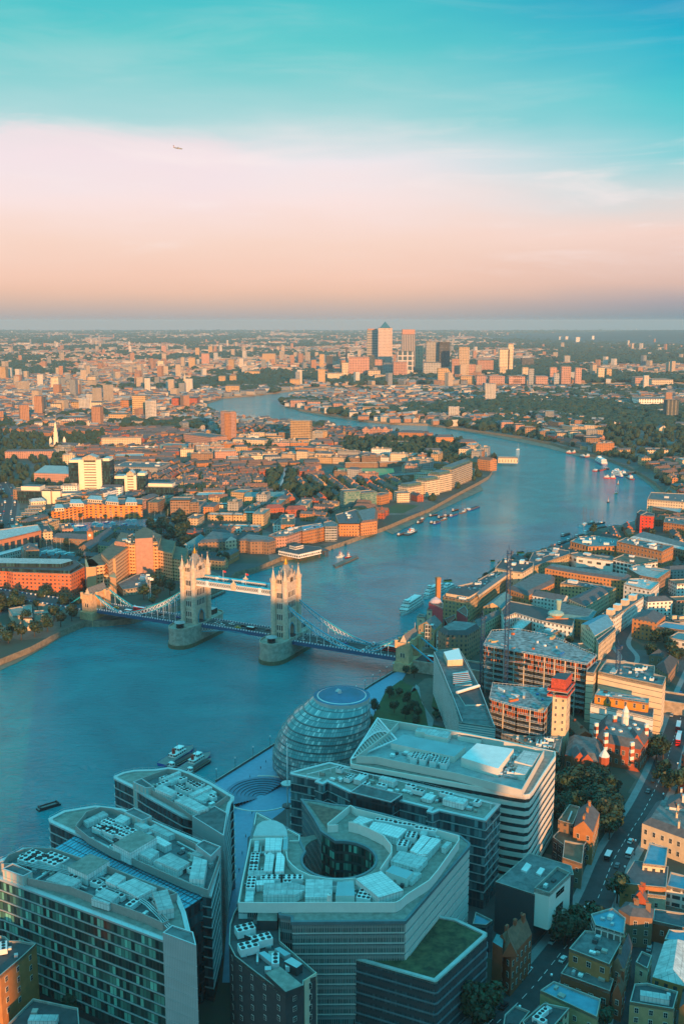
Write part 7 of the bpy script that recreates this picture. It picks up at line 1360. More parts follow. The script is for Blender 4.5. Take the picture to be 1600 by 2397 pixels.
for gi in range(-14, 15):
    for gj in range(0, 12):
        DG[(gi, gj)] = rq.uniform(-.5, .5) + rq.choice((0, math.pi / 2))
placed = []
grid = {}
def clear_of(p_, r_):
    gx, gy = int(p_[0] // 60), int(p_[1] // 60)
    for a in (-1, 0, 1):
        for b in (-1, 0, 1):
            for q_, s_ in grid.get((gx + a, gy + b), ()):
                if dist(p_, q_) < (r_ + s_): return False
    return True
for gi in range(-14, 15):
    for gj in range(0, 12):
        ang = DG[(gi, gj)]; cx_, cy_ = gi * 200 + (gj % 2) * 60, 300 + gj * 190
        near = cy_ < 900
        if abs(cx_) > cy_ * .40 + 150: continue
        ca, sa = math.cos(ang), math.sin(ang)
        kind = 0 if rq.random() < (.62 if cx_ < 150 or cy_ > 1000 else .2) else 1
        v = -135.0
        while v < 135:
            dep = rq.uniform(8, 10) if kind == 0 else rq.uniform(12, 16)
            u = -135.0
            while u < 135:
                ln = rq.uniform(16, 34) if kind == 0 else rq.uniform(18, 42)
                x, y = cx_ + (u + ln / 2) * ca - v * sa, cy_ + (u + ln / 2) * sa + v * ca
                u += ln + (rq.uniform(1, 4) if rq.random() < .75 else rq.uniform(8, 16))
                if abs(x - cx_) > 100 or abs(y - cy_) > 95 or y > FAR_Y or y < 150 or abs(x) > y * .37 + 30: continue
                if any(inside((x, y), pk) for pk in PARKS): continue
                if (gr := greenness(x, y)) > .42 and y > 950: tcand.append((x, y)); tcand.append((x + 9, y + 6)); continue
                if y > 950 and inside((x, y), SOUTH) and x > 100 and gr > .0: tcand.append((x, y)); tcand.append((x + 10, y - 5)); tcand.append((x - 9, y + 3)); continue
                hl, hd = ln / 2, dep / 2; poly = [(x + a * ca - b * sa, y + a * sa + b * ca) for a, b in ((-hl, -hd), (hl, -hd), (hl, hd), (-hl, hd))]
                if not clear_of((x, y), 0) or not free(poly): 
                    if rq.random() < .4: tcand.append((x, y))
                    continue
                # rows of neighbours along the same axis may touch; others keep apart
                ok = True; gx, gy = int(x // 60), int(y // 60)
                for a in (-1, 0, 1):
                    for b in (-1, 0, 1):
                        for q_, s_, p4 in DGP.get((gx + a, gy + b), ()) if 'DGP' in globals() else ():
                            if any(inside(w_, p4) for w_ in poly) or any(inside(w_, poly) for w_ in p4): ok = False
                if not ok: continue
                if 'DGP' not in globals(): DGP = {}
                DGP.setdefault((gx, gy), []).append(((x, y), max(hl, hd), poly))
                cand.append((y + abs(x) * .2, x, y, ang, ln, dep, kind, poly))
                if rq.random() < (.55 if y > 900 else .25): tcand.append((x - sa * (dep * .5 + 5) + rq.uniform(-6, 6), y + ca * (dep * .5 + 5) + rq.uniform(-6, 6)))
            v += dep + (rq.uniform(10, 15) if kind == 0 else rq.uniform(10, 16))
cand.sort(key=lambda c_: c_[0])
quota = {0: 285, 1: 205}; used_n = {0: 0, 1: 0}
ROWW = ['orange', 'orange', 'brown', 'yellow', 'pink', 'red']; FLW = ['orange', 'yellow', 'pink', 'cream', 'tan', 'brown', 'grey', 'white']
CNAME = dict(orange='orange brick', brown='brown brick', yellow='yellow brick', pink='pinkish brick', red='red brick', cream='cream rendered', tan='tan stone', grey='grey concrete', white='white rendered', dark='dark', glass='glass')
RNAME = dict(slate='slate', tile='brown tiled', dark='dark', flat='grey flat', pale='pale flat', brownr='brown flat', gravel='gravel')
FILL = []
spill = MB(); SPW = {k: i for i, k in enumerate(BR)}; spm = [fac(k, 3.6, 3.2) for k in BR] + [ROOF[k] for k in ('slate', 'tile', 'dark', 'flat', 'pale', 'brownr', 'gravel')]; SPR = {k: len(BR) + i for i, k in enumerate(('slate', 'tile', 'dark', 'flat', 'pale', 'brownr', 'gravel'))}
for _, x, y, ang, ln, dep, kind, poly in cand:
    if kind == 0: w_, h, rc, rh = rq.choice(ROWW), rq.uniform(6, 9), rq.choice(('slate', 'slate', 'tile', 'dark')), rq.uniform(2.6, 3.8)
    else: w_, h, rc, rh = rq.choice(FLW), rq.choice((9, 11, 12, 14, 16, 19)), rq.choice(('flat', 'dark', 'pale', 'brownr', 'gravel', 'slate')), 0
    if used_n[kind] < quota[kind]:
        used_n[kind] += 1
        r = BLK('terraced_house' if kind == 0 else 'apartment_block', None, 'terraced house' if kind == 0 else 'apartment block', poly, GZ + h, w_, roof='gable' if kind == 0 else ('flat' if rc != 'slate' else 'hip'), rc=rc, rh=rh or 3, world=True, su=3.6, sv=3.1, n=0)
        ALL_ = (r, x, y, w_, rc, kind, h, ln); FILL.append(ALL_)
        if kind == 0:
            for k in range(max(1, int(ln / 10))):
                t = (k + .5) / max(1, int(ln / 10)) * ln - ln / 2; cpos = (x + t * math.cos(ang), y + t * math.sin(ang)); mb = MB(); mb.obox(cpos, ang, .8, 1.6, GZ + h, GZ + h + rh + 1.1, 0); part(r, 'chimney', mb, [plain(w_)])
            if rq.random() < .5: cpos = (x + rq.uniform(-3, 3) * math.cos(ang) + 2 * math.sin(ang), y - 2 * math.cos(ang)); mb = MB(); mb.obox(cpos, ang, 3.2, 3.6, GZ + h, GZ + h + 2.2, 0, 1); part(r, 'dormer', mb, [plain(w_), ROOF[rc]])
        else:
            for k in range(rq.choice((1, 2, 3))):
                cpos = (x + rq.uniform(-.35, .35) * ln * math.cos(ang), y + rq.uniform(-.35, .35) * ln * math.sin(ang)); mb = MB(); mb.obox(cpos, ang, rq.uniform(2, 5), rq.uniform(2, 4), GZ + h - .8, GZ + h + rq.uniform(1.2, 2.6), 0, 1); part(r, rq.choice(('roof_hatch', 'plant_housing')), mb, [plain(rq.choice(('cream', w_, 'grey'))), ROOF['flat']])
    else:
        spill.prism(poly, GZ - .5, GZ + h, SPW[w_], SPR[rc], top=kind == 1)
        if kind == 0: spill.gable(poly, GZ + h, GZ + h + rh, SPR[rc], SPW[w_])
o = spill.build('city_buildings', spm); o['kind'] = 'stuff'
print('individual infill', used_n, 'of', len(cand))
# ---- trees
LEAF = M('tree_leaves', (.026, .062, .022), var=.6, scale=.30, rough=.6, obj_var=.25); BARK = M('tree_bark', (.07, .05, .035), var=.3)
def make_tree(seed, h, r_, nl=620, leaf=.95):
    rr = random.Random(seed); org = (0, 0, 0)
    t = MB(); top = h * .45; t.bar((0, 0, 0), (0, 0, top), .45, n=7, r2=.3)
    limbs = []
    for k in range(6): a = k * 1.05 + rr.random(); e = (math.cos(a) * r_ * .55, math.sin(a) * r_ * .55, h * rr.uniform(.55, .8)); t.bar((0, 0, top * rr.uniform(.6, 1)), e, .2, n=5, r2=.07)
    c = MB(); cl = [(rr.uniform(-.5, .5) * r_, rr.uniform(-.5, .5) * r_, h * rr.uniform(.42, .8), r_ * rr.uniform(.38, .62)) for _ in range(9)]
    for i in range(nl):
        bx, by, bz, br_ = rr.choice(cl); u, v = rr.uniform(0, 6.283), rr.uniform(-1, 1); s = (1 - v * v) ** .5; d = Vector((s * math.cos(u), s * math.sin(u), v)); p_ = Vector((bx, by, bz)) + d * br_ * rr.uniform(.72, 1.05)
        nrm = (d + Vector((rr.uniform(-.7, .7), rr.uniform(-.7, .7), rr.uniform(-.3, .9)))).normalized(); a = nrm.orthogonal().normalized(); b = nrm.cross(a); sz = leaf * rr.uniform(.6, 1.4)
        k = rr.uniform(0, 3); a2 = a * math.cos(k) + b * math.sin(k); b2 = nrm.cross(a2)
        c.face([tuple(p_ + a2 * sz), tuple(p_ + b2 * sz * .8), tuple(p_ - a2 * sz * .9), tuple(p_ - b2 * sz * .7)])
    return t, c
TREES = []
for i, (h, r_) in enumerate(((13, 5.5), (15, 6.5), (11, 4.8), (17, 6.0))): TREES.append(make_tree(i + 3, h, r_, 800, .85))
TM = [(t_.build('trunk', [BARK]), c_.build('crown', [LEAF])) for t_, c_ in TREES]
for a, b in TM: COL.objects.unlink(a); COL.objects.unlink(b)
TREELIST = []
def tree(x, y, z_, s, v, label=None, group=None):
    r = bpy.data.objects.new('broadleaf_tree', None); COL.objects.link(r); r.location = (x, y, z_); r.scale = (s, s, s * rq.uniform(.85, 1.1)); r.rotation_euler = (0, 0, rq.uniform(0, 6.28)); r['category'] = 'tree'
    for src in TM[v]: c = src.copy(); COL.objects.link(c); c.parent = r
    TREELIST.append((r, x, y, s)); return r
spots = []
for x, y in ((a, b) for a, b in [P(*q_, GZ) for q_ in zB((1440, 560), (1420, 530), (1470, 545), (1500, 690), (1540, 700), (1470, 670), (1568, 690))]): spots.append((x, y, 1.0))
for q_ in zB((1000, 700), (1040, 720), (1080, 740), (1120, 720), (1160, 740), (1200, 760), (1060, 770), (1110, 790), (1180, 790), (1220, 720), (1000, 660), (1060, 670), (1150, 690), (1240, 690), (1230, 800), (1190, 830), (1020, 760), (1210, 850)): spots.append((*P(*q_, GZ + 3), 1.05))
for q_ in zA((1040, 560), (1060, 600), (1085, 560), (1020, 590), (640, 960), (600, 950), (670, 930), (1225, 110), (1240, 60), (1260, 400), (1150, 530)): spots.append((*P(*q_, GZ + 2), .95))
for q_ in zB((215, 260), (260, 250), (300, 300), (330, 330), (240, 330), (290, 360), (350, 360), (340, 390), (150, 330), (130, 400), (100, 430), (290, 150), (330, 170), (430, 360)): spots.append((*P(*q_, GZ), .6))
for q_ in D((20, 1475), (50, 1468), (80, 1460), (110, 1448), (140, 1438), (165, 1425), (150, 1400), (125, 1425), (30, 1455), (0, 1470), (175, 1400), (60, 1440), (350, 1350), (375, 1355), (360, 1370), (390, 1365), (330, 1375), (500, 1290), (520, 1285)): spots.append((*P(*q_, GZ), .95))
spots = [s_ for s_ in spots if s_[1] > 120]
for pk in PARKS:
    xs = [q_[0] for q_ in pk]; ys = [q_[1] for q_ in pk]; A_ = abs(area(pk)); far_ = cen(pk)[1]
    for k in range(int(min(A_ / (85 if far_ < 1500 else 110), 420))):
        p_ = (rq.uniform(min(xs), max(xs)), rq.uniform(min(ys), max(ys)))
        if inside(p_, pk) and all(not inside(p_, f_) for f_, c_, r_ in FB_ if dist(p_, c_) < r_): spots.append((*p_, rq.uniform(.75, 1.05)))
for p_ in tcand:
    if on_shore(p_, 3) and not near_road(p_, -2) and not seg_hit(p_) and not any(inside(p_, f_) for f_ in NOGO) and all(not inside(p_, f_) for f_, c_, r_ in FB_ if dist(p_, c_) < r_) and not any(inside(p_, q4) for a in (-1, 0, 1) for b in (-1, 0, 1) for _q, _s, q4 in DGP.get((int(p_[0] // 60) + a, int(p_[1] // 60) + b), ())): spots.append((*p_, rq.uniform(.5, .95)))
spots.sort(key=lambda s_: s_[1] + abs(s_[0]) * .1)
wv, wf = [], []
for i, (x, y, s) in enumerate(spots):
    if i < 290: tree(x, y, GZ, s, i % 4)
    else:
        for k in range(2): lump(wv, wf, x + rq.uniform(-2, 2), y + rq.uniform(-2, 2), GZ, 5.2 * s, 9.5 * s * rq.uniform(.9, 1.5), rq)
WOODS = (wv, wf)
print('trees', len(spots))
# ================================================================ BOATS, CARS, PEOPLE, LAMPS, THE AIRLINER
def hull_mb(L_, w_, h, zb=-.4, m=0, md=1, bow=.25, n_=7):
    mb = MB(); sec = []
    for i in range(n_ + 1):
        t = i / n_; x = -L_ / 2 + L_ * t; k = 1 if t < 1 - bow else max(.04, 1 - ((t - 1 + bow) / bow) ** 2); k *= .8 + .2 * min(1, t * 6); sec.append((x, w_ / 2 * k, zb, h * (1 + .25 * max(0, t - .7))))
    for a, b in zip(sec, sec[1:]):
        for s in (-1, 1):
            q_ = [(a[0], s * a[1] * .8, a[2]), (b[0], s * b[1] * .8, b[2]), (b[0], s * b[1], b[3]), (a[0], s * a[1], a[3])]; mb.face(q_ if s < 0 else q_[::-1], m)
        mb.face([(a[0], -a[1], a[3] - .15), (b[0], -b[1], b[3] - .15), (b[0], b[1], b[3] - .15), (a[0], a[1], a[3] - .15)], md)
    a = sec[0]; mb.face([(a[0], a[1] * .8, a[2]), (a[0], -a[1] * .8, a[2]), (a[0], -a[1], a[3]), (a[0], a[1], a[3])], m); return mb
def lb(mb, x, y, lx, ly, z0, z1, m=0, mt=None): mb.obox((x, y), 0, lx, ly, z0, z1, m, mt)
HB = dict(black=M('hull_black', (.02, .022, .025), rough=.5), red=M('hull_red', (.55, .05, .03), rough=.4), white=M('hull_white', (.82, .82, .80), rough=.35), blue=M('hull_blue', (.02, .07, .35), rough=.4), yellow=M('hull_yellow', (.85, .42, .03), rough=.4), brown=M('hull_brown', (.20, .10, .05)))
CABW = FAC('cabin_windows', (.85, .84, .80), su=2.0, sv=2.4, ww=.75, wh=.4, obj_var=0, glass=(.02, .03, .035))
DECK = M('deck_grey', (.25, .25, .24), var=.4, scale=1)
def boat(kind, label, x, y, px2, L_=None, group=None, hull='black', zz=0):
    """placed by two photo points: stern and bow on the water"""
    a, b = P(x, y, .5), P(*px2, .5); c = lerp(a, b, .5); ang = math.atan2(b[1] - a[1], b[0] - a[0]); L_ = L_ or dist(a, b); root = thing(kind, label, 'boat', (*c, 0), group); root.rotation_euler = (0, 0, ang)
    o0 = list(root['_o']); root['_o'] = [0.0, 0.0, 0.0]
    if kind == 'barge':
        part(root, 'hull', hull_mb(L_, L_ * .2, 1.6, bow=.12), [HB[hull], DECK]); mb = MB(); lb(mb, 0, 0, L_ * .7, L_ * .14, 1.3, 2.1, 0, 1); part(root, 'hold', mb, [M('rust', (.25, .11, .05)), HB['black']]); mb = MB(); lb(mb, -L_ * .4, 0, L_ * .09, L_ * .12, 1.4, 3.6, 0); part(root, 'wheelhouse', mb, [CABW])
    elif kind == 'tug':
        part(root, 'hull', hull_mb(L_, L_ * .27, 1.8), [HB[hull], DECK]); mb = MB(); lb(mb, 0, 0, L_ * .35, L_ * .16, 1.6, 3.6, 0); lb(mb, L_ * .06, 0, L_ * .16, L_ * .13, 3.6, 5.6, 0); part(root, 'wheelhouse', mb, [CABW]); mb = MB(); mb.cone((-L_ * .12, 0), L_ * .035, L_ * .03, 3.6, 6.4, 8); mb.bar((0, 0, 5.6), (0, 0, 8.6), .12); part(root, 'funnel', mb, [HB['red']])
    elif kind == 'cruise_boat':
        part(root, 'hull', hull_mb(L_, L_ * .2, 2.2), [HB[hull], DECK])
        for i in range(3): mb = MB(); lb(mb, -L_ * .03 - i * .8, 0, L_ * (.8 - .1 * i), L_ * (.17 - .01 * i), 2.0 + i * 2.5, 4.4 + i * 2.5, 0, 1); part(root, 'deck_house', mb, [CABW, HB['white']])
        mb = MB(); lb(mb, L_ * .2, 0, L_ * .1, L_ * .1, 9.4, 11, 0); mb.bar((0, 0, 9), (0, 0, 14), .15, 0); part(root, 'bridge_deck', mb, [CABW])
    elif kind == 'river_bus':
        part(root, 'hull', hull_mb(L_, L_ * .24, 1.7), [HB[hull], DECK]); mb = MB(); lb(mb, 0, 0, L_ * .72, L_ * .2, 1.5, 4.0, 0, 1); lb(mb, L_ * .1, 0, L_ * .3, L_ * .16, 4.0, 6.0, 0, 1); part(root, 'cabin', mb, [CABW, HB['white']])
    elif kind == 'yacht':
        part(root, 'hull', hull_mb(L_, L_ * .28, 1.0, bow=.5), [HB[hull], HB['white']]); mb = MB(); lb(mb, -L_ * .05, 0, L_ * .35, L_ * .16, .9, 1.7, 0); part(root, 'cabin', mb, [CABW]); mb = MB(); mb.bar((L_ * .05, 0, 1), (L_ * .05, 0, 1 + L_ * 1.2), .09); mb.bar((L_ * .05, 0, 2), (-L_ * .4, 0, 2), .08); part(root, 'mast', mb, [WHITEP])
    elif kind == 'sailing_barge':
        part(root, 'hull', hull_mb(L_, L_ * .22, 1.6, bow=.4), [HB[hull], DECK]); mb = MB(); lb(mb, 0, 0, L_ * .3, L_ * .12, 1.4, 2.6, 0); part(root, 'cabin', mb, [CABW])
        for xm in (-.2, .15): mb = MB(); mb.bar((L_ * xm, 0, 1), (L_ * xm, 0, L_ * .95), .22, r2=.1); mb.bar((L_ * xm, -L_ * .12, L_ * .6), (L_ * xm, L_ * .12, L_ * .6), .1); mb.bar((L_ * xm, 0, L_ * .9), (L_ * (xm + .25), 0, 1.6), .05); part(root, 'mast', mb, [M('mast_wood', (.2, .12, .07))])
    elif kind == 'pontoon':
        mb = MB(); lb(mb, 0, 0, L_, L_ * .3, -.3, 1.0, 0, 1); part(root, 'float', mb, [HB[hull], DECK]); mb = MB()
        for s in (-1, 1): lb(mb, s * L_ * .4, 0, .6, L_ * .3, 1, 1.9, 0); lb(mb, 0, s * L_ * .13, L_ * .8, .5, 1, 1.6, 0)
        part(root, 'rail', mb, [HB['black']])
    root['_o'] = o0; return root
boat('tug', 'blue hulled workboat with white wheelhouse, farther of the moored pair near the offices', 378, 1793, (452, 1748), hull='blue')
boat('barge', 'dark work barge with orange gear between the two blue boats near the offices', 395, 1800, (462, 1764), hull='black')
boat('tug', 'blue hulled workboat nearest the offices, with a dark deck', 425, 1806, (492, 1764), hull='blue')
boat('barge', 'small black lighter tied beside the blue workboats', 440, 1812, (494, 1778), hull='black')
boat('pontoon', 'square floating timber frame adrift in the river', 88, 1896, (140, 1880))
boat('cruise_boat', 'white three decked passenger ship moored near the brewery', 983, 1411, (937, 1441), hull='white')
boat('cruise_boat', 'white paddle ship with upper saloon moored beyond the passenger ship', 1036, 1384, (990, 1402), hull='white')
boat('river_bus', 'pale blue topped boat moored behind the paddle ship', 1060, 1372, (1036, 1384), hull='white')
for (a, b), lab in zip((((1225, 1297 - 4), (1209, 1297 - 3)), ((1157, 1313), (1147, 1313)), ((1056, 1359), (1037, 1360))), ('orange mooring pontoon furthest up the open river', 'small brown mooring pontoon near the cream pavilion', 'yellow mooring pontoon near the paddle ship')): boat('pontoon', lab, *a, b, hull='yellow')
rows = [((345, 247), (372, 236)), ((352, 232), (380, 222)), ((405, 247), (445, 236)), ((420, 250), (452, 240)), ((400, 214), (440, 206)), ((455, 232), (482, 222)), ((470, 216), (500, 205)), ((495, 216), (530, 204)), ((505, 190), (535, 182)), ((540, 200), (572, 190)), ((560, 190), (590, 180)), ((575, 188), (628, 168)), ((440, 222), (468, 214))]
for i, (a, b) in enumerate(rows):
    (x0, y0), (x1, y1) = zG(a, b); k = ('barge', 'sailing_barge', 'barge', 'barge')[i % 4]
    boat(k, '%s %s in the mid river moorings, %s from the riverside garden' % (('black', 'brown hulled', 'dark', 'blue hulled')[i % 4], k.replace('_', ' '), ('nearest', 'second', 'third', 'fourth', 'fifth', 'sixth', 'seventh', 'eighth', 'ninth', 'tenth', 'eleventh', 'twelfth', 'thirteenth')[i]), x0, y0, (x1, y1), hull=('black', 'brown', 'black', 'blue')[i % 4], group='vessels moored in mid river')
(x0, y0), (x1, y1) = zG((256, 303), (290, 290)); boat('barge', 'black barge of the pair moored alone off the jetty', x0, y0, (x1, y1))
(x0, y0), (x1, y1) = zG((292, 300), (340, 278)); boat('tug', 'dark tug with white house of the pair moored off the jetty', x0, y0, (x1, y1), hull='black')
for i, (z_, a, b, k, hl, lab) in enumerate(((zM, (484, 432), (535, 436), 'river_bus', 'red', 'white and red pontoon boat, furthest up the right bend'), (zM, (540, 434), (572, 430), 'river_bus', 'red', 'small white boat tied to the furthest pontoon boat'), (zM, (612, 466), (660, 474), 'river_bus', 'red', 'white box cabined boat, second on the right bend'), (zM, (662, 472), (700, 464), 'river_bus', 'red', 'red bowed boat, second pair on the right bend'), (zM, (842, 545), (765, 502), 'cruise_boat', 'blue', 'white cruiser with dark decks on the right bend'), (zM, (740, 600), (882, 575), 'barge', 'red', 'long red hulled barge with open hold on the right bend'), (zM, (828, 662), (888, 666), 'river_bus', 'red', 'orange windowed boat at the end of the moored cluster'), (zM, (888, 664), (942, 666), 'river_bus', 'red', 'second orange windowed boat of the moored cluster'), (zM, (915, 640), (1010, 660), 'cruise_boat', 'blue', 'dark decked ship in the moored cluster'), (zM, (910, 615), (970, 600), 'river_bus', 'white', 'white boat behind the moored cluster'), (zM, (980, 610), (1040, 640), 'tug', 'black', 'black tug with masts in the moored cluster'), (zM, (1050, 650), (1100, 680), 'tug', 'red', 'bright red tug at the bow of the moored cluster'), (zM, (950, 720), (972, 718), 'tug', 'brown', 'tiny brown boat below the moored cluster'), (zM, (930, 805), (958, 800), 'yacht', 'yellow', 'tiny pale launch in the right bend'), (zM, (860, 888), (882, 884), 'tug', 'black', 'tiny black launch in the right bend'), (zM, (30, 402), (60, 398), 'yacht', 'white', 'tiny white sail boat in mid reach'),
        (zF, (285, 250), (370, 218), 'barge', 'black', 'lone black barge off the mooring'), (zF, (480, 145), (560, 110), 'sailing_barge', 'white', 'white hulled sailing ship at the head of the mooring'), (zF, (560, 120), (630, 95), 'sailing_barge', 'brown', 'brown sailing ship beside the white hulled one'), (zF, (640, 120), (740, 105), 'sailing_barge', 'black', 'black ship with one tall mast in the mooring'), (zF, (250, 335), (330, 300), 'barge', 'black', 'black houseboat nearest the glass river office'), (zF, (340, 300), (430, 270), 'barge', 'brown', 'brown houseboat near the glass river office'), (zF, (430, 260), (520, 230), 'barge', 'black', 'dark houseboat among the mooring, before the white ship'), (zF, (520, 220), (600, 185), 'barge', 'white', 'pale houseboat in the mooring'), (zF, (640, 170), (760, 150), 'barge', 'brown', 'wide planted houseboat in the mooring'), (zF, (770, 160), (880, 140), 'barge', 'blue', 'teal topped houseboat in the mooring'), (zF, (880, 165), (990, 135), 'barge', 'black', 'long dark barge at the bank end of the mooring'), (zF, (600, 225), (700, 195), 'barge', 'black', 'dark flat barge in the middle of the mooring'),
        (zP, (403, 870), (430, 868), 'tug', 'black', 'tiny dark boat on the far reach'))): 
    if z_ is zP: continue
    (x0, y0), (x1, y1) = z_(a, b); boat(k, lab, x0, y0, (x1, y1), hull=hl)
z6b = lambda *p_: Zm(580, 1280, 3.92, *p_)
(x0, y0), (x1, y1) = z6b((890, 105), (950, 95)); boat('tug', 'orange red lifeboat at the floating pier', x0, y0, (x1, y1), hull='red')
(x0, y0), (x1, y1) = z6b((812, 100), (885, 85)); boat('tug', 'white topped launch at the floating pier', x0, y0, (x1, y1), hull='white')
ORD = ['first', 'second', 'third', 'fourth', 'fifth', 'sixth', 'seventh', 'eighth', 'ninth', 'tenth', 'eleventh', 'twelfth', 'thirteenth', 'fourteenth', 'fifteenth', 'sixteenth', 'seventeenth', 'eighteenth', 'nineteenth', 'twentieth']
ORD += ['twenty-' + a for a in ORD[:9]] + ['thirtieth'] + ['thirty-' + a for a in ORD[:9]] + ['fortieth'] + ['forty-' + a for a in ORD[:9]] + ['fiftieth'] + ['fifty-' + a for a in ORD[:9]] + ['sixtieth'] + ['sixty-' + a for a in ORD[:9]] + ['seventieth'] + ['seventy-' + a for a in ORD[:9]] + ['eightieth']
for i, (x, y) in enumerate(zH((640, 150), (680, 165), (720, 155), (760, 165), (880, 130), (920, 140), (985, 130), (1035, 130), (1100, 160), (1140, 150), (1180, 105), (1230, 100), (1370, 110), (1420, 105), (1480, 100), (1540, 90), (600, 170), (700, 180))):
    r = boat('yacht', 'white yacht in the dock before the orange apartments, %s along' % ORD[i], x - 3, y + (i % 3), (x + 3, y + (i % 3) - 1), L_=12 if i < 4 else 9, group='yachts in the dock', hull='white' if i % 3 else 'blue'); r.location.z = GZ + .3
for i, (x, y) in enumerate(zH((430, 400), (480, 405), (520, 390), (560, 410), (640, 420))):
    r = boat('yacht', 'white moored yacht in the small basin behind the red block, %s of five' % ORD[i], x - 3, y, (x + 3, y - 1), L_=12, group='yachts in the basin', hull='white'); r.location.z = GZ + .3
# cars
def car_mesh(col, kind):
    mb = MB()
    if kind == 'car':
        lb(mb, 0, 0, 4.4, 1.8, .35, .95, 0); prof = [(-1.7, .95), (-1.1, 1.5), (.6, 1.5), (1.3, .95)]
        for s in (-1, 1): mb.face([(x, s * .8, z) for x, z in (prof if s < 0 else prof[::-1])], 1)
        for (x0, z0_), (x1, z1_) in zip(prof, prof[1:]): mb.face([(x0, -.8, z0_), (x1, -.8, z1_), (x1, .8, z1_), (x0, .8, z0_)], 0 if z0_ == z1_ else 1)
        for x in (-1.4, 1.4):
            for s in (-.85, .85): mb.bar((x, s - .1, .33), (x, s + .1, .33), .33, 2, n=10)
    else:
        L_ = 10.5 if kind == 'bus' else 6; h = 4.2 if kind == 'bus' else 2.6
        lb(mb, 0, 0, L_, 2.5, .4, h, 0, 3); lb(mb, 0, 0, L_ + .04, 2.54, 1.5, 2.2, 1); lb(mb, 0, 0, L_ + .04, 2.54, 2.9, 3.6, 1) if kind == 'bus' else None
        for x in (-L_ * .3, L_ * .3):
            for s in (-1.15, 1.15): mb.bar((x, s - .15, .5), (x, s + .15, .5), .5, 2, n=10)
    return mb
TYRE = M('tyre_rubber', (.015, .015, .015)); CP = {k: M('car_paint_' + k, v, rough=.3, var=.03) for k, v in dict(white=(.80, .80, .80), silver=(.45, .46, .47), black=(.02, .02, .022), red=(.55, .02, .02), blue=(.03, .08, .3), yellow=(.85, .45, .03), grey=(.16, .17, .18)).items()}
CAR = {}
def vehicle(kind, col, loc, ang, label, group):
    if (kind, col) not in CAR:
        o = car_mesh(col, kind).build(kind, [CP[col], DGLASS, TYRE, CP['white']]); CAR[(kind, col)] = o.data; o.name = kind
    else: o = bpy.data.objects.new(kind, CAR[(kind, col)]); COL.objects.link(o)
    o.location = loc; o.rotation_euler = (0, 0, ang); tag(o, label, {'car': 'car', 'van': 'van', 'bus': 'bus'}[kind], group); return o
rv = random.Random(4); cols = ['white', 'silver', 'black', 'grey', 'white', 'blue', 'silver']; cnt_ = {}
def lab_v(kind, col, where):
    k = (kind, col, where); cnt_[k] = cnt_.get(k, 0) + 1; return '%s %s %s, %s of its colour there' % (col, kind, where, ORD[cnt_[k] - 1])
for x0, x1, z_, wh, n_ in ((-130, -52, 13.2, 'on the north span of the bridge', 9), (-32, 30, 14.6, 'on the middle span between the bridge towers', 9), (48, 130, 13.2, 'on the south span of the bridge', 9)):
    for s in (-1, 1):
        for i in range(n_ // 2 + (s > 0)):
            x = x0 + (x1 - x0) * (i + rv.uniform(.2, .8)) / (n_ // 2 + 1); col = 'yellow' if (i == 0 and s > 0 and x0 < -100) or (x0 == -32 and i == 2 and s < 0) else rv.choice(cols)
            kind = 'van' if rv.random() < .1 else 'car'; vehicle(kind, col, W3(x, s * 2.6, z_), BANG + (0 if s < 0 else math.pi), lab_v(kind, col, wh), 'vehicles on the bridge')
vehicle('bus', 'red', W3(123, 2.8, 13.2), BANG, 'red double decker bus near the south end of the bridge', 'vehicles on the bridge'); vehicle('bus', 'red', W3(-100, 2.8, 13.2), BANG, 'red double decker bus on the north span of the bridge', 'vehicles on the bridge'); vehicle('bus', 'red', W3(160, -3, 12.45), BANG, 'red double decker bus past the south abutment tower', 'vehicles on the bridge')
for ln, n_, wh, off, grp in ((MAIN, 34, 'on the main street at the right', (-2.6, 2.6, 5.4, -5.4), 'vehicles on the main street'), (BUSY, 60, 'on the busy road at the far left', (-8, -4.5, 4.5, 8), 'vehicles on the busy road'), (SIDE, 7, 'in the narrow side street', (-2, 2.8), 'vehicles in the side street')):
    for i in range(n_):
        k = rv.randrange(len(ln) - 1); a, b = ln[k], ln[k + 1]; t = rv.random(); p_ = lerp(a, b, t); ang = math.atan2(b[1] - a[1], b[0] - a[0]); o_ = rv.choice(off); pos = (p_[0] - math.sin(ang) * o_, p_[1] + math.cos(ang) * o_)
        if any(dist(pos, q_) < 6 for q_ in CAR.get('pos', [])): continue
        CAR.setdefault('pos', []).append(pos); col = rv.choice(cols + (['red', 'red'] if ln is BUSY else [])); kind = rv.choice(('car', 'car', 'car', 'car', 'van')); 
        vehicle(kind, col, (*pos, GZ + .07), ang + (math.pi if o_ > 0 else 0), lab_v(kind, col, wh), grp)
for (a, b), lab in zip(((zB((1540, 410))[0], zB((1552, 345))[0]), (zB((1540, 470))[0], zB((1548, 420))[0])), ('white roofed double decker bus further along the main street', 'white roofed double decker bus nearer the red brick courthouse')):
    p_, q_ = P(*a, GZ), P(*b, GZ); vehicle('bus', 'red', (*p_, GZ + .07), math.atan2(q_[1] - p_[1], q_[0] - p_[0]), lab, 'buses on the main street')
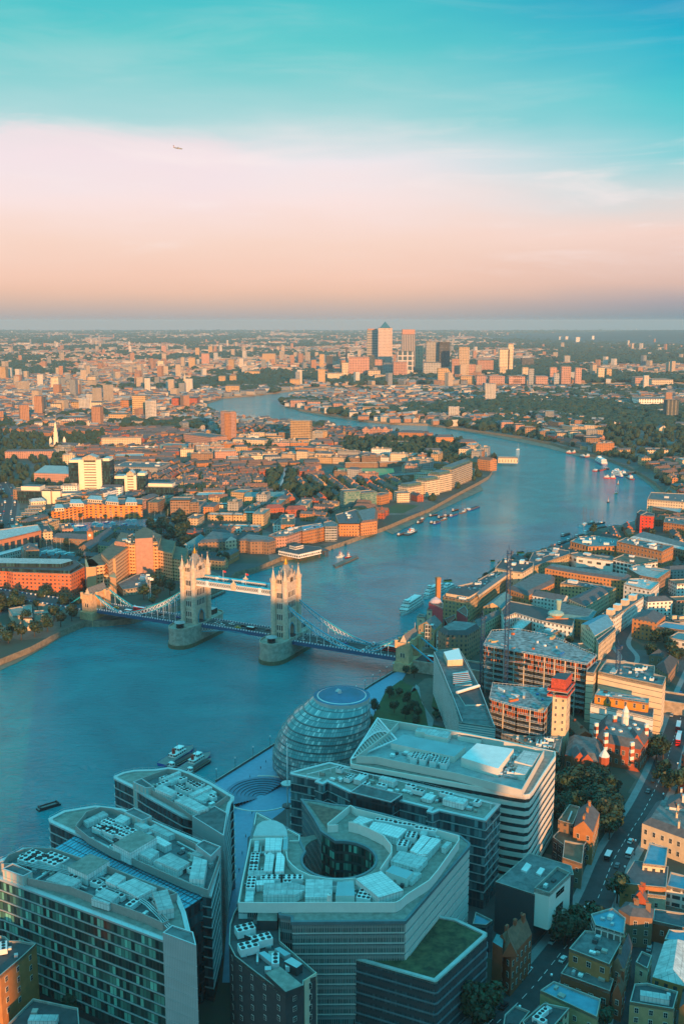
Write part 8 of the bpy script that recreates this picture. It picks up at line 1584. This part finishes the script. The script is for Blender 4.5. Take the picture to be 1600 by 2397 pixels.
# people on the promenade: one continuous little body each
PEO = []
for k in range(4):
    mb = MB(); rr = random.Random(k); cl = ((.02, .03, .06), (.35, .05, .04), (.45, .42, .38), (.04, .12, .2))[k]
    rings = [(.10, .14, 0), (.12, .16, .5), (.17, .20, .85), (.15, .19, 1.1), (.16, .24, 1.4), (.06, .07, 1.5), (.10, .10, 1.58), (.11, .11, 1.7), (.02, .02, 1.8)]
    for (a0, b0, z0_), (a1, b1, z1_) in zip(rings, rings[1:]):
        for i in range(8):
            t0, t1 = i * math.pi / 4, (i + 1) * math.pi / 4; mb.face([(a0 * math.cos(t0), b0 * math.sin(t0), z0_), (a0 * math.cos(t1), b0 * math.sin(t1), z0_), (a1 * math.cos(t1), b1 * math.sin(t1), z1_), (a1 * math.cos(t0), b1 * math.sin(t0), z1_)], 0 if z0_ < .85 else 1 if z0_ < 1.45 else 2, smooth=True)
    for s in (-1, 1): mb.bar((0, s * .24, 1.4), (.05, s * .3, .85), .06, 1, n=6, r2=.04)
    PEO.append(mb.build('person', [M('trousers_%d' % k, (.03, .035, .05)), M('jacket_%d' % k, cl), M('skin_tone', (.5, .3, .2))], merge=True))
for o in PEO: COL.objects.unlink(o)
for i, (x, y) in enumerate(zB((95, 425), (30, 390)) + [(700, 1760), (672, 1760), (690, 1735), (655, 1790), (640, 1800), (622, 1785), (610, 1800), (560, 1850), (585, 1820), (900, 1625), (912, 1612), (880, 1640), (575, 1960), (567, 2000), (560, 2040), (640, 1822), (720, 1735), (600, 1925), (590, 1905), (545, 1850)]):
    c = PEO[i % 4].copy(); COL.objects.link(c); p_ = P(x, y, GZ + .1); c.location = (*p_, GZ + .06); c.rotation_euler = (0, 0, i * 1.3)
    tag(c, '%s person walking on the blue grey promenade, %s from the river corner' % (('dark clothed', 'red jacketed', 'pale jacketed', 'blue jacketed')[i % 4], ORD[i]), 'person', 'people on the promenade')
# lamps along the river wall
def lamp(x, y, label, h=7, grp='lamps along the river wall', z_=GZ):
    p_ = P(x, y, z_); root = thing('street_lamp', label, 'street lamp', (*p_, z_), grp); mb = MB(); mb.bar((*p_, z_), (*p_, z_ + h), .1); mb.bar((*p_, z_), (*p_, z_ + 1), .2); part(root, 'post', mb, [DARKM]); mb = MB(); mb.cone(p_, .35, .45, z_ + h, z_ + h + .7, 8); part(root, 'lantern', mb, [WHITEP])
for i in range(14):
    t = i / 13 * (len(line) - 1); k = min(int(t), len(line) - 2); p_ = lerp(line[k], line[k + 1], t - k); px_ = PIX(*p_, GZ); lamp(px_[0] + 2, px_[1] + 1, 'dark lamp post on the river wall, %s from the bridge' % ORD[i])
for i in range(12):
    p_ = MAIN[8 + i * 7]; px_ = PIX(p_[0] + 8.5, p_[1], GZ); lamp(*px_, 'street lamp on the main street pavement, %s from the lower end' % ORD[i], grp='lamps on the main street')
r = thing('mast_sculpture', 'tall thin white mast with dark discs rising beside the narrow glass block', 'mast', (*P(674, 1900, GZ), GZ)); p_ = P(674, 1985, GZ); mb = MB(); mb.bar((*p_, GZ), (*p_, GZ + 52), .3, n=8); part(r, 'pole', mb, [WHITEP]); mb = MB(); mb.cone(p_, 2.6, 2.6, 26, 26.5, 16); part(r, 'disc', mb, [DARKM]); mb = MB(); mb.cone(p_, 3, 3, 37, 37.5, 16); part(r, 'disc', mb, [METAL])
for i, (x, y) in enumerate(zH((1350, 760), (1365, 790), (1383, 800))):
    p_ = P(x, y, GZ); r = thing('flagpole', 'white flagpole outside the stepped hotel, %s of three' % ORD[i], 'flagpole', (*p_, GZ), 'flagpoles by the hotel'); mb = MB(); mb.bar((*p_, GZ), (*p_, GZ + 20), .2); part(r, 'pole', mb, [WHITEP]); mb = MB(); mb.prism([(p_[0], p_[1]), (p_[0] + 3, p_[1] + .5), (p_[0] + 3, p_[1] + .55), (p_[0], p_[1] + .05)], GZ + 17.5, GZ + 19.5); part(r, 'flag', mb, [WHITEP])
# old fortress wall by the left bank
for px, h, lab in ((zH((80, 880), (190, 860), (290, 890), (280, 930), (120, 950)), 12, 'ruined pale stone rampart in front of the approach road'), (zH((210, 850), (290, 845), (300, 960), (215, 960)), 16, 'square pale stone watchtower beside the ruined rampart'), (zH((310, 900), (480, 890), (485, 915), (315, 925)), 12, 'straight stone curtain wall beside the stone watchtower')): BLK('stone_rampart', lab, 'fortress wall', px, h, 'tan', rc='gravel', mat=STONE)
# the airliner
ax_, ay_ = 417, 347; dv_ = Vector((ax_ - CX, FPX * math.cos(PITCH) + (CY - ay_) * math.sin(PITCH), -FPX * math.sin(PITCH) + (CY - ay_) * math.cos(PITCH))).normalized() * 3500; loc = (dv_.x, dv_.y, dv_.z + HC)
r = thing('airliner', 'small grey airliner climbing across the pale sky', 'aircraft', loc); r.rotation_euler = (0, .12, math.radians(12)); r['_o'] = [0.0, 0.0, 0.0]
mb = MB()
rs = [(-16, .2), (-12, 1.3), (-6, 1.9), (8, 1.9), (12, 1.6), (14.5, .3)]
for (a, ra_), (b, rb_) in zip(rs, rs[1:]): mb.bar((a, 0, 0), (b, 0, 0), ra_, n=10, r2=rb_, caps=False)
PG = M('plane_grey', (.22, .27, .30), var=.05); part(r, 'fuselage', mb, [PG])
for s in (-1, 1): mb = MB(); mb.face([(3, s * 1.5, .8), (-1, s * 1.5, .8), (-2, s * 14, 1.4), (0, s * 14, 1.4)]); mb.face([(3, s * 1.5, .6), (0, s * 14, 1.3), (-2, s * 14, 1.3), (-1, s * 1.5, .6)]); part(r, 'wing', mb, [PG]); mb = MB(); mb.bar((-1, s * 5, -.4), (3.4, s * 5, -.4), .9, n=8); part(r, 'engine', mb, [METAL])
mb = MB(); mb.prism([(-15.5, -.15), (-11.5, -.15), (-11.5, .15), (-15.5, .15)], 0, 6, 0, 0); mb.prism([(-16.5, -5), (-14, -5), (-14, 5), (-16.5, 5)], 6, 6.25, 0, 0, bot=True); part(r, 'tail_fin', mb, [HB['blue']])
# ================================================================ DISTANT CITY (too many to count)
rf = random.Random(5)
FARW = [FAC('far_stone', (.50, .40, .30), su=4, sv=3.2, ww=.5, wh=.45, obj_var=0), FAC('far_brick', (.42, .22, .13), su=4, sv=3.2, ww=.45, wh=.45, obj_var=0), FAC('far_white', (.66, .60, .52), su=5, sv=3.4, ww=.6, wh=.4, obj_var=0), FAC('far_grey', (.28, .30, .32), su=3, sv=3.4, ww=.6, wh=.55, obj_var=0)]
FARR = [M('far_roof_slate', (.12, .12, .13), scale=.02), M('far_roof_pale', (.34, .32, .30), scale=.02), M('far_roof_tile', (.24, .12, .08), scale=.02)]
mb = MB(); tv, tf = [], []
cnt = 0
Yd = FAR_Y
while Yd < 24000:
    step = max(30, Yd * .0108)
    half = Yd * .36 + 60
    Xd = -half
    while Xd < half:
        x = Xd + rf.uniform(-.3, .3) * step; y = Yd + rf.uniform(-.4, .4) * step; Xd += step * rf.uniform(.75, 1.25)
        if y < FAR_MIN(x, y) or not on_land(x, y): continue
        g = greenness(x, y); px, py = PIX(x, y, GZ)
        south = inside((x, y), SOUTH)
        if south: g += .10
        if px > 1150 and py < 850: g += .5 * min(1, (px - 1150) / 200)
        if py < 800 and px < 700: g += .05
        if g > rf.uniform(-.12, .26):
            for _ in range(3 if Yd < 5000 else 2):
                r = rf.uniform(7, 13) * (1 + Yd / 9000)
                lump(tv, tf, x + rf.uniform(-1, 1) * step * .4, y + rf.uniform(-1, 1) * step * .4, GZ, r, rf.uniform(9, 15) * (1 + Yd / 16000), rf)
            if g > .34 or rf.random() < .35: continue
        ax = noise.noise((x / 900, y / 900, 9.2)) * 2.2 + rf.choice((0, 0, math.pi / 2))
        hh = rf.choice((6, 7, 8, 9, 9, 11, 12, 15)); lx, ly = rf.uniform(.5, .95) * step, rf.uniform(9, 14) * (1 + Yd / 9000)
        if rf.random() < (.012 if south else .05 if Yd < 9000 else .035): hh = rf.uniform(24, 60); lx, ly = rf.uniform(16, 26), rf.uniform(16, 22)
        if hh > 13 and not south and 470 < px < 1250 and py > 905: hh = 11; lx, ly = 30, 12
        if any(inside((x, y), f_) for f_, c_, r_ in FB_ if dist((x, y), c_) < r_): continue
        if Yd > 9000: lx *= .8
        lx = min(lx, 130)
        wm_ = rf.choice((0, 0, 1, 1, 2, 3)) if not south else rf.choice((0, 1, 1, 3, 2)); rm = 4 + rf.choice((0, 0, 1, 2))
        mb.obox((x, y), ax, lx, ly, GZ, GZ + hh, wm_, rm)
        if hh < 13 and Yd < 4500:
            ca, sa = math.cos(ax), math.sin(ax); q4 = [(x + a * ca - b_ * sa, y + a * sa + b_ * ca) for a, b_ in ((-lx / 2, -ly / 2), (lx / 2, -ly / 2), (lx / 2, ly / 2), (-lx / 2, ly / 2))]
            mb.gable(q4, GZ + hh, GZ + hh + 3.5, rm, wm_)
        cnt += 1
    Yd += step * 1.0
o = mb.build('distant_buildings', FARW + FARR); o['kind'] = 'stuff'
raw('distant_trees', tv, tf, [M('far_leaves', (.026, .062, .026), var=.6, scale=.12, rough=.8)]); raw('woods', *WOODS, [MATS['far_leaves']])
print('far buildings', cnt, 'lump faces', len(tf))
# far hill on the right-hand horizon
HILL = M('wooded_hill', (.02, .06, .06), var=.5, scale=.004)
mb = MB(); rows = 26; cols = 80; g = []
for j in range(rows + 1):
    for i in range(cols + 1):
        x = 1500 + i * 150; y = 9500 + j * 400; a = max(0, math.sin(math.pi * j / rows)); c = max(0, math.sin(math.pi * min(1, i / cols * 1.0)))
        h = 100 * a * min(1, i / 22) * (c ** .25) + 20 * noise.noise((x / 1500, y / 1500, .3)) * a
        g.append((x, y, GZ - 1 + max(0, h)))
for j in range(rows):
    for i in range(cols):
        k = j * (cols + 1) + i; mb.face([g[k], g[k + 1], g[k + cols + 2], g[k + cols + 1]], smooth=True)
struct('hill', mb, HILL)
# ================================================================ LABELS FOR THE INFILL: look, then place by what stands near
MARKS = [('the red brick office block', 150, 1340), ('the stepped hotel', 330, 1330), ('the tallest white office tower', 215, 1120), ('the orange dockside apartments', 220, 1210), ('the white baroque church', 133, 1045), ('the joined tower block', 535, 1010), ('the yellow slab block', 700, 1010), ('the canal', 655, 1130), ('the playing field', 860, 1100), ('the cream riverside towers', 1000, 1140), ('the restaurant on stilts', 700, 1280), ('the green glass flats', 840, 1170), ('the red roofed row', 690, 1195), ('the twin roofed school', 620, 1175), ('the white church spire', 1297, 990), ('the peninsula warehouses', 1030, 980), ('the dark tower at the edge', 1570, 960), ('the long gabled terrace', 1540, 1055), ('the red apartment block', 1512, 1215), ('the tall brick flats', 1500, 1290), ('the white museum', 1380, 1320), ('the white warehouse', 1500, 1380), ('the blue roofed quadrangle', 1330, 1440), ('the cream striped block', 1480, 1580), ('the courthouse', 1440, 1720), ('the cream terrace', 1540, 1900), ('the dark theatre', 1240, 2060), ('the orange warehouse', 1390, 2200), ('the small park', 950, 1640), ('the left abutment tower', 220, 1400), ('the print works slab', 320, 1110), ('the orange slab tower', 325, 955), ('the banded tower', 93, 960), ('the red windowless hall', 460, 1030), ('the domed roof wharf', 960, 1020), ('the tall wharf at the point', 1130, 1095)]
def relation(px, py):
    n_ = min(MARKS, key=lambda m_: math.hypot(m_[1] - px, (m_[2] - py) * 1.6)); dx, dy = px - n_[1], (py - n_[2]) * 1.6
    rel = ('right of' if dx > 0 else 'left of') if abs(dx) > abs(dy) else ('this side of' if dy > 0 else 'beyond'); return n_[0], rel, math.hypot(dx, dy)
groups_ = {}
for r, x, y, w_, rc, kind, h, ln in FILL:
    px_, py_ = PIX(x, y, GZ + h); nm, rel, d = relation(px_, py_)
    head = ('%s %s terrace' % ('long' if ln > 25 else 'short', CNAME[w_]) if kind == 0 else '%s %s flats' % ('tall' if h > 15 else 'low' if h < 11.5 else 'medium', CNAME[w_])) + ', %s roof' % RNAME[rc]
    groups_.setdefault((head, nm, rel), []).append((d, r))
for r, x, y, s in TREELIST:
    px_, py_ = PIX(x, y, GZ + 6); nm, rel, d = relation(px_, py_); head = '%s leafy dark green tree' % ('large' if s > .93 else 'small' if s < .7 else 'middling'); groups_.setdefault((head, nm, rel), []).append((d, r))
for (head, nm, rel), L in groups_.items():
    L.sort(key=lambda t: t[0])
    for i, (d, r) in enumerate(L):
        r['label'] = ('%s, %s%s %s' % (head, '' if len(L) == 1 else 'nearest one ' if i == 0 else ORD[i] + ' nearest ', rel, nm))
        r['group'] = 'trees of the city' if 'tree' in head else ('terraces between the streets' if 'terrace' in head else 'flats between the streets')
for o in list(bpy.data.objects):
    for k in ('_o', '_w'):
        if k in o: del o[k]
